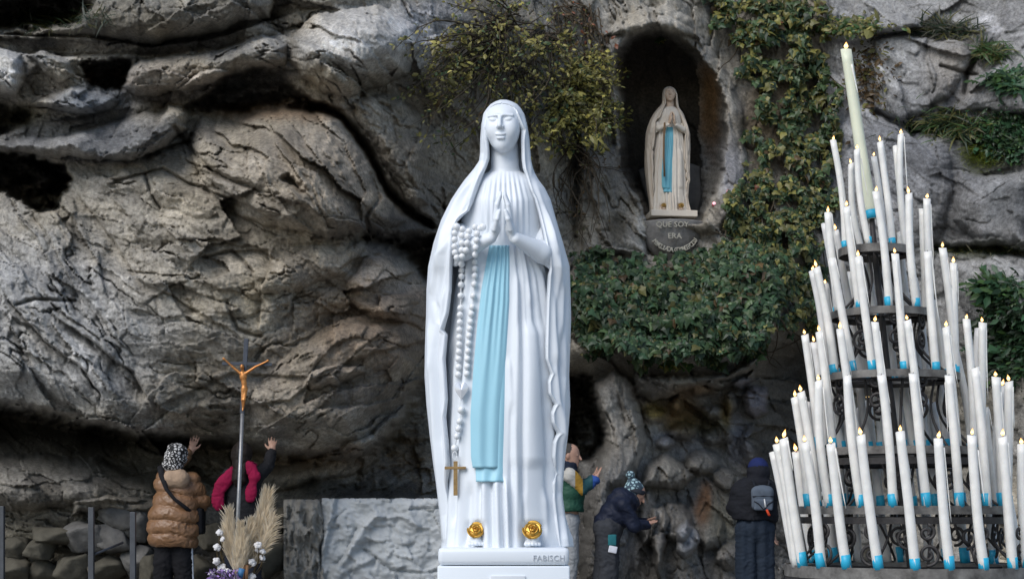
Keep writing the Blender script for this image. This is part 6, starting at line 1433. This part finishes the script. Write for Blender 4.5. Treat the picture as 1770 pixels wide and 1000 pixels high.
def coat(X, Y, Z):
    zc = lambda v: J(0, v)[2]; xc = lambda u: J(u, 885)[0]
    d = column(X, Y, Z, [(zc(944), xc(300), 0.0, 0.215, 0.17), (zc(925), xc(299), 0.0, 0.25, 0.20), (zc(890), xc(301), 0.01, 0.245, 0.20), (zc(860), xc(304), 0.03, 0.215, 0.18), (zc(835), xc(306), 0.05, 0.19, 0.15), (zc(820), xc(306), 0.05, 0.11, 0.11)])
    d = smin(d, limb(X, Y, Z, sh_l, el_l, J(308, 782, 0.40), 0.085, 0.07, 0.05), 0.04); d = smin(d, limb(X, Y, Z, sh_r, el_r, wr_r, 0.09, 0.085, 0.055), 0.04)
    wob = 0.02 * np.sin(X * 9 + Y * 5); q = np.abs(np.sin((Z + wob) * math.pi / 0.135))
    return d - 0.026 * np.sqrt(q + 0.004) + 0.016 + 0.005 * np.sin(X * 38 + Z * 17) * (1 - q)
f.part('coat', coat, (-0.42, -0.36, 0.42), (0.45, 0.62, 1.62), coat_m, 0.0115)
hood_m = cloth('beige_hood', (0.34, 0.24, 0.165))
f.part('hood', lambda X, Y, Z: smax(sd_ell(X, Y, Z, J(308, 828, -0.09), (0.135, 0.085, 0.10)), -sd_ell(X, Y, Z, J(306, 806, 0.02), (0.10, 0.12, 0.12)), 0.02) + 0.006 * np.sin(X * 40), (-0.25, -0.3, 1.0), (0.3, 0.2, 1.45), hood_m)
hat_m = bpy.data.materials.new('black_white_speckle'); hat_m.use_nodes = True
def speckle(m, c0, c1, scale, lim):
    N = m.node_tree.nodes; L = m.node_tree.links; tc = N.new('ShaderNodeTexCoord'); v = N.new('ShaderNodeTexVoronoi'); v.inputs['Scale'].default_value = scale; v.feature = 'DISTANCE_TO_EDGE'; L.new(tc.outputs['Object'], v.inputs['Vector'])
    r = N.new('ShaderNodeValToRGB'); r.color_ramp.interpolation = 'CONSTANT'; r.color_ramp.elements[0].color = (*c0, 1); r.color_ramp.elements[1].color = (*c1, 1); r.color_ramp.elements[1].position = lim
    L.new(v.outputs['Distance'], r.inputs[0]); L.new(r.outputs[0], N['Principled BSDF'].inputs['Base Color']); N['Principled BSDF'].inputs['Roughness'].default_value = 0.9
speckle(hat_m, (0.012, 0.012, 0.013), (0.55, 0.54, 0.53), 34, 0.17)
f.part('hat', lambda X, Y, Z: smin(sd_ell(X, Y, Z, hd + np.array([0, -0.015, 0.025]), (0.108, 0.125, 0.125)), sd_ell(X, Y, Z, hd + np.array([-0.03, -0.05, -0.07]), (0.10, 0.09, 0.10)), 0.04) + 0.005 * np.sin(Z * 60 + X * 20), (-0.2, -0.25, 1.25), (0.25, 0.2, 1.72), hat_m, 0.01)
trouser = cloth('black_trousers', (0.010, 0.010, 0.012))
f.part('trousers', lambda X, Y, Z: np.maximum(smin(np.minimum(limb(X, Y, Z, hl, kl, al, 0.115, 0.10, 0.085), limb(X, Y, Z, hr, kr, ar, 0.115, 0.10, 0.085)), sd_ell(X, Y, Z, hip, (0.18, 0.13, 0.14)), 0.05), 0.06 - Z), (-0.4, -0.3, 0.03), (0.4, 0.3, 1.0), trouser, 0.013)
stripe_m = cloth('white_stripe', (0.55, 0.58, 0.62))
f.part('stripe', lambda X, Y, Z: sd_cone(X, Y, Z, hr + np.array([0.108, -0.03, -0.08]), ar + np.array([0.080, -0.02, 0]), 0.014, 0.012), (-0.1, -0.3, 0.05), (0.4, 0.3, 0.9), stripe_m, 0.009)
for sg in (-1, 1):
    a = (al, ar)[(sg + 1) // 2]; f.part('shoe', lambda X, Y, Z, a=a: np.maximum(sd_cone(X, Y, Z, (a[0], a[1] - 0.02, 0.05), (a[0], a[1] + 0.14, 0.035), 0.058, 0.048), 0.004 - Z), (a[0] - .1, a[1] - .1, -.01), (a[0] + .1, a[1] + .25, 0.14), shoe)
bag = empty('shoulder_bag', f.o + J(300, 885, -0.2)); tag(bag, 'black shoulder bag strap crossing the brown quilted coat', 'bag'); bo = np.array(bag.location) - f.o
strap = [J(279, 808, -0.03), J(285, 822, -0.12), J(295, 845, -0.185), J(309, 862, -0.195), J(326, 876, -0.16), J(338, 890, -0.05)]
mb = MB(); mb.tube(np.array(strap) - bo, [0.035, 0.032, 0.020, 0.018, 0.020, 0.022], 8); mb.build('strap', black_c, bag)
mb = MB(); mb.box(J(342, 900, 0.06) - bo, (0.10, 0.20, 0.26), bev=0.03); mb.build('pouch', black_c, bag)

# ---- 2: black clothes, magenta scarf, hand up
f = Fig(418, DP + 0.05, 'person in black with a magenta scarf touching the rock with one hand'); J = f.J
hd = J(419, 786); hip = J(420, 915); sh_l, sh_r = J(397, 822, 0.02), J(442, 822, 0.02); el_r, wr_r, hn_r = J(458, 806, 0.12), J(463, 778, 0.26), J(463.5, 752, 0.30); el_l, wr_l, hn_l = J(388, 862, 0.05), J(398, 880, 0.22), J(404, 872, 0.36)
hl, hr = J(407, 925), J(433, 925); kl, kr = J(405, 975), J(436, 975); al, ar = J(404, 1018), J(438, 1018); al[2] = ar[2] = 0.08
f.build_body(lambda X, Y, Z: smin(smin(smin(smin(smin(head_fn(X, Y, Z, hd, (0.0, 1, 0.15)), sd_cone(X, Y, Z, hd + np.array([0, -.02, -.08]), J(419, 818), 0.05, 0.06), 0.03), column(X, Y, Z, [(hip[2] - .1, hip[0], 0, .15, .11), (J(0, 870)[2], hip[0], 0.0, .14, .1), (sh_l[2] + .02, J(419, 0)[0], .01, .165, .09)]), 0.05), np.minimum(limb(X, Y, Z, sh_l, el_l, wr_l, .055, .042, .028), limb(X, Y, Z, sh_r, el_r, wr_r, .055, .042, .028)), .03),
             np.minimum(hand_fn(X, Y, Z, wr_r, hn_r, (-1, 0, 0)), hand_fn(X, Y, Z, wr_l, hn_l, (1, 0, 0))), .01), legs(X, Y, Z, (hl, hr), (kl, kr), (al, ar)), .04), (-0.45, -0.3, -0.02), (0.5, 0.6, 1.82), 0.0115)
f.part('coat', lambda X, Y, Z: smin(column(X, Y, Z, [(J(0, 950)[2], hip[0], 0, .215, .15), (J(0, 890)[2], hip[0], 0, .20, .145), (J(0, 850)[2], J(420, 0)[0], 0, .19, .14), (J(0, 824)[2], J(419, 0)[0], 0.01, .17, .12), (J(0, 812)[2], J(419, 0)[0], .01, .10, .1)]), np.minimum(limb(X, Y, Z, sh_l, el_l, wr_l, .078, .066, .05), limb(X, Y, Z, sh_r, el_r, J(463, 780, .25), .078, .062, .048)), .04) + 0.004 * np.sin(Z * 30 + X * 22), (-.45, -.3, .4), (.5, .6, 1.65), black_c)
hair_m = cloth('dark_brown_hair', (0.014, 0.010, 0.008), 0.6, bs=80, bump=0.6)
f.part('hair', lambda X, Y, Z: smin(sd_ell(X, Y, Z, hd + np.array([0, -.02, .02]), (.10, .115, .118)), sd_cone(X, Y, Z, hd + np.array([0, -.06, -.02]), hd + np.array([-.01, -.13, -.24]), .085, .07), .04) + 0.004 * np.sin(X * 80), (-.25, -.3, 1.1), (.25, .2, 1.75), hair_m, .01)
scarf_m = cloth('magenta_scarf', (0.21, 0.005, 0.038), ns=9, bs=30)
def scarf(X, Y, Z):
    Y = np.where(Y < 0, (Y + 0.13) * 2.2 - 0.13, Y)
    w = 0.012 * np.sin(Z * 26 + X * 12)
    d = sd_cone(X, Y, Z, J(404, 815, -.10), J(384, 845, -.15), .055, .065); d = smin(d, sd_cone(X, Y, Z, J(384, 845, -.15), J(381, 874, -.15), .065, .05), .03)
    d = smin(d, sd_cone(X, Y, Z, J(433, 806, -.10), J(443, 826, -.14), .05, .055), .03); d = smin(d, sd_cone(X, Y, Z, J(443, 826, -.14), J(436, 862, -.16), .05, .045), .03)
    d = smin(d, sd_cone(X, Y, Z, J(404, 813, .06), J(433, 805, .06), .05, .05), .03); d = smin(d, sd_cone(X, Y, Z, J(423, 815, -.10), J(436, 808, -.11), .035, .045), .03)
    return d + w
f.part('scarf', scarf, (-.45, -.35, .8), (.4, .25, 1.6), scarf_m, .011)
f.part('trousers', lambda X, Y, Z: np.maximum(smin(np.minimum(limb(X, Y, Z, hl, kl, al, .11, .09, .075), limb(X, Y, Z, hr, kr, ar, .11, .09, .075)), sd_ell(X, Y, Z, hip, (.17, .12, .14)), .05), .06 - Z), (-.4, -.3, .03), (.4, .3, 1.), cloth('navy_trousers', (0.012, 0.014, 0.024)), .013)

# ---- 3: man with colour-blocked jacket, both hands on the rock, facing right
f = Fig(984, 16.2, 'grey haired man in green, white and yellow jacket pressing his hands on the rock'); J = f.J
hd = J(987, 786); hip = J(982, 897); sh = J(984, 822); e1, w1, h1 = J(1004, 845, -.12), J(1028, 830, -.02), J(1040, 806, .06); e2, w2, h2 = J(1004, 842, .14), J(1026, 828, .10), J(1034, 806, .14)
hl, hr = J(982, 905, -.09), J(982, 905, .09); kl, kr = J(986, 962, -.09), J(980, 962, .09); al, ar = J(982, 1015, -.09), J(974, 1015, .09); al[2] = ar[2] = .08
f.build_body(lambda X, Y, Z: smin(smin(smin(smin(smin(head_fn(X, Y, Z, hd, (1, -.35, -.12), .098), sd_cone(X, Y, Z, hd + np.array([-.02, 0, -.07]), J(983, 815), .055, .065), .03), column(X, Y, Z, [(hip[2] - .1, hip[0], 0, .11, .15), (J(0, 855)[2], J(982, 0)[0], 0, .11, .15), (sh[2] + .02, sh[0], 0, .10, .18)]), .05), np.minimum(limb(X, Y, Z, sh + np.array([0, -.17, 0]), e1, w1, .055, .043, .03), limb(X, Y, Z, sh + np.array([0, .17, 0]), e2, w2, .055, .043, .03)), .03),
             np.minimum(hand_fn(X, Y, Z, w1, h1, (0, 1, .2), 1.05), hand_fn(X, Y, Z, w2, h2, (0, -1, .2), 1.05)), .01), legs(X, Y, Z, (hl, hr), (kl, kr), (al, ar), foot=(.11, 0)), .04), (-.35, -.4, -.02), (.5, .45, 1.85), .0115)
jac = bpy.data.materials.new('colour_block_jacket'); jac.use_nodes = True
def bands(m, stops, z0, z1, xtilt=0.0):
    """Dyed fabric panels stacked by height in object space."""
    N = m.node_tree.nodes; L = m.node_tree.links; tc = N.new('ShaderNodeTexCoord'); sx_ = N.new('ShaderNodeSeparateXYZ'); L.new(tc.outputs['Object'], sx_.inputs[0]); ma = N.new('ShaderNodeMath'); ma.operation = 'MULTIPLY_ADD'; ma.inputs[1].default_value = xtilt; L.new(sx_.outputs[0], ma.inputs[0]); L.new(sx_.outputs[2], ma.inputs[2])
    mr = N.new('ShaderNodeMapRange'); mr.inputs[1].default_value = z0; mr.inputs[2].default_value = z1; L.new(ma.outputs[0], mr.inputs[0]); r = N.new('ShaderNodeValToRGB'); r.color_ramp.interpolation = 'CONSTANT'
    for i, (p, c) in enumerate(stops):
        e = r.color_ramp.elements[i] if i < 2 else r.color_ramp.elements.new(p); e.position = p; e.color = (*c, 1)
    L.new(mr.outputs[0], r.inputs[0]); L.new(r.outputs[0], N['Principled BSDF'].inputs['Base Color']); N['Principled BSDF'].inputs['Roughness'].default_value = .7
NAVY, GRN_, WHT, YEL, BLU = (.012, .018, .035), (.007, .060, .034), (.42, .41, .38), (.42, .23, .025), (.016, .065, .27)
bands(jac, [(0, GRN_), (.62, (.006, .05, .03)), (.70, WHT), (.84, NAVY)], J(0, 882)[2], J(0, 808)[2], xtilt=.25)
f.part('jacket', lambda X, Y, Z: column(X, Y, Z, [(J(0, 883)[2], hip[0], 0, .165, .20), (J(0, 850)[2], J(984, 0)[0], 0, .16, .205), (sh[2] - .02, sh[0], 0, .135, .215), (sh[2] + .05, sh[0] - .01, 0, .09, .12)]) + .005 * np.sin(Z * 40 + Y * 9), (-.3, -.35, .8), (.35, .35, 1.5), jac)
slm = bpy.data.materials.new('colour_block_sleeve'); slm.use_nodes = True
def xbands(m, stops, x0, x1):
    N = m.node_tree.nodes; L = m.node_tree.links; tc = N.new('ShaderNodeTexCoord'); s_ = N.new('ShaderNodeSeparateXYZ'); L.new(tc.outputs['Object'], s_.inputs[0]); mr = N.new('ShaderNodeMapRange'); mr.inputs[1].default_value = x0; mr.inputs[2].default_value = x1; L.new(s_.outputs[0], mr.inputs[0]); r = N.new('ShaderNodeValToRGB'); r.color_ramp.interpolation = 'CONSTANT'
    for i, (p, c) in enumerate(stops):
        e = r.color_ramp.elements[i] if i < 2 else r.color_ramp.elements.new(p); e.position = p; e.color = (*c, 1)
    L.new(mr.outputs[0], r.inputs[0]); L.new(r.outputs[0], N['Principled BSDF'].inputs['Base Color']); N['Principled BSDF'].inputs['Roughness'].default_value = .7
xbands(slm, [(0, WHT), (.24, YEL), (.50, (.008, .06, .07)), (.84, BLU)], J(980, 0)[0], J(1032, 0)[0])
for s0, e_, w_ in ((sh + np.array([0, -.18, 0]), e1, w1), (sh + np.array([0, .18, 0]), e2, w2)):
    f.part('sleeve', lambda X, Y, Z, s0=s0, e_=e_, w_=w_: limb(X, Y, Z, s0, e_, w_, .082, .068, .052) + .004 * np.sin(Z * 50 + X * 40), (-.2, -.45, 1.), (.4, .5, 1.5), slm)
f.part('collar', lambda X, Y, Z: smax(sd_cone(X, Y, Z, J(983, 824), J(985, 803), .095, .085), -sd_cone(X, Y, Z, J(985, 806), J(987, 790), .06, .08), .01), (-.2, -.2, 1.15), (.2, .2, 1.5), cloth('navy_collar', NAVY))
f.part('hair', lambda X, Y, Z: smax(sd_ell(X, Y, Z, hd + np.array([-.022, .012, .035]), (.098, .088, .092)), -sd_ell(X, Y, Z, hd + np.array([.10, -.04, -.04]), (.10, .10, .10)), .01), (-.2, -.2, 1.3), (.2, .2, 1.75), cloth('short_grey_hair', (.055, .05, .047), bs=120), .009)
f.part('trousers', lambda X, Y, Z: np.maximum(smin(np.minimum(limb(X, Y, Z, hl, kl, al, .105, .085, .07), limb(X, Y, Z, hr, kr, ar, .105, .085, .07)), sd_ell(X, Y, Z, hip, (.125, .17, .13)), .05), .06 - Z), (-.4, -.3, .03), (.4, .3, 1.), cloth('light_grey_trousers', (.28, .29, .30)), .013)

# ---- 4: bending forward, patterned bobble hat, navy jacket
f = Fig(1053, 16.2, 'person bending forward in navy jacket and blue patterned bobble hat'); J = f.J
hd = J(1099, 853); hip = J(1050, 912); ch = J(1076, 872); hl, hr = J(1051, 915, -.09), J(1051, 915, .09); kl, kr = J(1052, 968, -.09), J(1046, 968, .09); al, ar = J(1049, 1015, -.09), J(1041, 1015, .09); al[2] = ar[2] = .08
e1, w1, h1 = J(1094, 908, -.16), J(1116, 906, -.08), J(1136, 898, -.02); e2, w2, h2 = J(1098, 903, .18), J(1118, 902, .12), J(1136, 893, .10)
f.build_body(lambda X, Y, Z: smin(smin(smin(smin(smin(head_fn(X, Y, Z, hd, (.85, -.25, -.5), .098), sd_cone(X, Y, Z, hd + np.array([-.06, 0, -.03]), J(1082, 864), .055, .065), .03), sd_cone(X, Y, Z, hip, ch, .14, .15), .05), np.minimum(limb(X, Y, Z, ch + np.array([0, -.17, 0]), e1, w1, .055, .043, .03), limb(X, Y, Z, ch + np.array([0, .17, 0]), e2, w2, .055, .043, .03)), .03), np.minimum(hand_fn(X, Y, Z, w1, h1, (0, 1, .3)), hand_fn(X, Y, Z, w2, h2, (0, -1, .3))), .01), legs(X, Y, Z, (hl, hr), (kl, kr), (al, ar), foot=(.11, 0)), .04), (-.3, -.4, -.02), (.7, .45, 1.4), .0115)
navy_c = cloth('navy_jacket', (.010, .014, .030), .6, bs=20, bump=.4)
f.part('jacket', lambda X, Y, Z: smin(smin(sd_cone(X, Y, Z, J(1052, 905), J(1078, 868), .165, .165), sd_cone(X, Y, Z, J(1078, 868), J(1088, 860), .16, .10), .05), np.minimum(limb(X, Y, Z, ch + np.array([0, -.17, 0]), e1, w1, .082, .066, .05), limb(X, Y, Z, ch + np.array([0, .17, 0]), e2, w2, .082, .066, .05)), .05) + .006 * np.sin(X * 30 + Z * 40), (-.3, -.45, .55), (.6, .45, 1.35), navy_c)
hat2 = bpy.data.materials.new('blue_patterned_knit'); hat2.use_nodes = True; speckle(hat2, (.035, .06, .085), (.30, .44, .48), 22, .16)
hx = np.array([.1, 0, .99])
f.part('hat', lambda X, Y, Z: smin(smin(sd_ell(X, Y, Z, hd + np.array([-.02, 0, .05]), (.108, .105, .095)), sd_cone(X, Y, Z, hd + np.array([-.03, 0, .10]), hd + np.array([-.055, 0, .18]), .07, .03), .04), sd_ell(X, Y, Z, hd + np.array([-.06, -.01, .205]), (.046, .046, .046)), .005), (-.1, -.2, .95), (.55, .2, 1.5), hat2, .009)
band_m = cloth('dark_blue_knit_band', (.030, .034, .045)); f.part('hat_band', lambda X, Y, Z: np.maximum(sd_ell(X, Y, Z, hd + np.array([-.012, 0, .03]), (.116, .112, .10)), np.abs((Z - hd[2] - .035) + .35 * (X - hd[0])) - .028), (-.1, -.2, .9), (.6, .2, 1.4), band_m, .009)
sc2 = bpy.data.materials.new('striped_scarf'); sc2.use_nodes = True; bands(sc2, [(0, (.03, .035, .05)), (.25, (.45, .45, .48)), (.42, (.05, .055, .07)), (.6, (.45, .45, .48)), (.8, (.06, .065, .08))], hd[2] - .2, hd[2] + .02, xtilt=-.5)
f.part('scarf', lambda X, Y, Z: smax(sd_cone(X, Y, Z, J(1084, 866), J(1094, 862), .12, .105), -sd_cone(X, Y, Z, J(1096, 860), J(1110, 856), .085, .10), .01), (.0, -.2, .85), (.5, .2, 1.3), sc2, .01)
f.part('trousers', lambda X, Y, Z: np.maximum(smin(np.minimum(limb(X, Y, Z, hl, kl, al, .125, .11, .10), limb(X, Y, Z, hr, kr, ar, .125, .11, .10)), sd_ell(X, Y, Z, hip, (.16, .19, .15)), .05) + .006 * np.sin(X * 50 + Z * 6), .06 - Z), (-.45, -.35, .03), (.4, .35, 1.), cloth('dark_grey_trousers', (.035, .038, .045)), .013)
mb = MB(); mb.box(J(1056, 932, -.205), (.09, .03, .12), bev=.012); mb.build('pocket_cloth', cloth('teal_cloth', (.02, .13, .15)), f.root); mb = MB(); mb.box(J(1057, 948, -.207), (.09, .028, .075), rot=Matrix.Rotation(.2, 3, 'Y'), bev=.008); mb.build('white_cloth', cloth('white_cloth', (.60, .62, .68)), f.root)

# ---- 5: dark coat and hood, small backpack, back turned
f = Fig(1303, 16.2, 'person in black coat and wide navy trousers wearing a small backpack'); J = f.J
hd = J(1312, 815, .06); hip = J(1304, 905); sh_l, sh_r = J(1280, 843), J(1330, 843); e_l, w_l, h_l = J(1272, 878, .10), J(1285, 890, .28), J(1292, 884, .40); e_r, w_r, h_r = J(1331, 885, -.03), J(1334, 915, .0), J(1341, 943, -.02)
hl, hr = J(1290, 918), J(1318, 918); kl, kr = J(1290, 970), J(1319, 970); al, ar = J(1292, 1015), J(1320, 1015); al[2] = ar[2] = .08
f.build_body(lambda X, Y, Z: smin(smin(smin(smin(smin(head_fn(X, Y, Z, hd, (0, 1, -.2)), sd_cone(X, Y, Z, hd + np.array([0, -.03, -.07]), J(1308, 840), .05, .06), .03), column(X, Y, Z, [(hip[2] - .1, hip[0], 0, .15, .11), (J(0, 870)[2], hip[0], 0, .14, .1), (sh_l[2] + .02, J(1306, 0)[0], 0, .165, .09)]), .05), np.minimum(limb(X, Y, Z, sh_l, e_l, w_l, .055, .042, .028), limb(X, Y, Z, sh_r, e_r, w_r, .055, .042, .028)), .03), np.minimum(hand_fn(X, Y, Z, w_l, h_l, (1, 0, 0)), hand_fn(X, Y, Z, w_r, h_r, (-.4, -.8, 0), curl=-.5)), .01), legs(X, Y, Z, (hl, hr), (kl, kr), (al, ar)), .04), (-.4, -.3, -.02), (.45, .6, 1.75), .0115)
f.part('coat', lambda X, Y, Z: smin(column(X, Y, Z, [(J(0, 898)[2], J(1303, 0)[0], 0, .23, .16), (J(0, 870)[2], J(1299, 0)[0], .01, .235, .165), (J(0, 845)[2], J(1302, 0)[0], .01, .21, .15), (J(0, 826)[2], J(1308, 0)[0], .03, .13, .12)]), np.minimum(limb(X, Y, Z, sh_l, e_l, w_l, .085, .08, .06), limb(X, Y, Z, sh_r, e_r, J(1333, 910), .08, .07, .055)), .05) + .005 * np.sin(Z * 30 + X * 18), (-.4, -.3, .65), (.4, .55, 1.5), cloth('black_wool_coat', (.010, .011, .015)))
f.part('hood', lambda X, Y, Z: smin(sd_ell(X, Y, Z, hd + np.array([0, -.02, -.01]), (.125, .13, .12)), sd_ell(X, Y, Z, J(1309, 836, .0), (.16, .12, .07)), .05), (-.2, -.25, 1.05), (.3, .3, 1.6), cloth('black_hood', (.010, .011, .016)))
f.part('cap', lambda X, Y, Z: np.maximum(sd_ell(X, Y, Z, hd + np.array([.0, 0, .045]), (.112, .125, .115)), hd[2] + .045 - Z), (-.2, -.25, 1.25), (.3, .3, 1.6), cloth('dark_blue_cap', (.012, .02, .085)), .009)
f.part('trousers', lambda X, Y, Z: np.maximum(smin(np.minimum(limb(X, Y, Z, hl, kl, al, .12, .125, .13), limb(X, Y, Z, hr, kr, ar, .12, .115, .12)), sd_ell(X, Y, Z, hip - np.array([0, 0, .05]), (.20, .15, .18)), .05) + .008 * np.sin(X * 55), .05 - Z), (-.4, -.3, .03), (.4, .3, 1.), cloth('dark_navy_trousers', (.016, .024, .038)), .013)
bp_ = empty('backpack', f.o + J(1312, 885, -.2)); tag(bp_, 'small grey blue backpack on the back of the black coat', 'backpack'); bo = np.array(bp_.location) - f.o
bg = cloth('grey_blue_fabric', (.085, .105, .135)); bd = cloth('dark_piping', (.012, .014, .02))
def pk(nm, fn, lo, hi, m, par=bp_):
    V, F = surf_net(fn, lo, hi, .0075); return link(nm, mesh_np(nm, V, F), m, par)
q = lambda u, v, d: J(u, v, d) - bo
c = q(1312, 861, -.215); pk('pack_body', lambda X, Y, Z: smin(sd_box(X, Y, Z, c, (.115, .055, .125), .05), sd_ell(X, Y, Z, c + np.array([0, 0, .06]), (.11, .06, .08)), .03), c - .2, c + .2, bg)
c2 = q(1312, 872, -.275); pkt = pk('front_pocket', lambda X, Y, Z: sd_box(X, Y, Z, c2, (.10, .022, .06), .02), c2 - .15, c2 + .15, bg)
mb = MB(); mb.tube([q(1296, 866, -.292), q(1303, 870, -.30), q(1312, 880, -.302), q(1321, 870, -.30), q(1329, 866, -.292)], .007, 6); mb.tube([q(1294, 858, -.262), q(1312, 857, -.274), q(1330, 858, -.262)], .007, 6); mb.build('piping', bd, bp_)
mb = MB(); mb.tube([q(1313, 862, -.305), q(1315, 876, -.307)], [.006, .011], 6); mb.build('zip_pull', cloth('white_pull', (.6, .6, .6)), bp_)
mb = MB(); mb.tube([q(1317, 880, -.30), q(1321, 889, -.30), q(1323, 890, -.30)], [.012, .015, .008], 6); mb.build('red_tag', cloth('red_tag', (.55, .06, .02)), bp_)
for sg in (-1, 1):
    mb = MB(); mb.tube([q(1312 + sg * 10, 845, -.19), q(1312 + sg * 14, 832, -.14), q(1312 + sg * 15, 830, -.02)], .014, 6); mb.build('strap', bd, bp_)
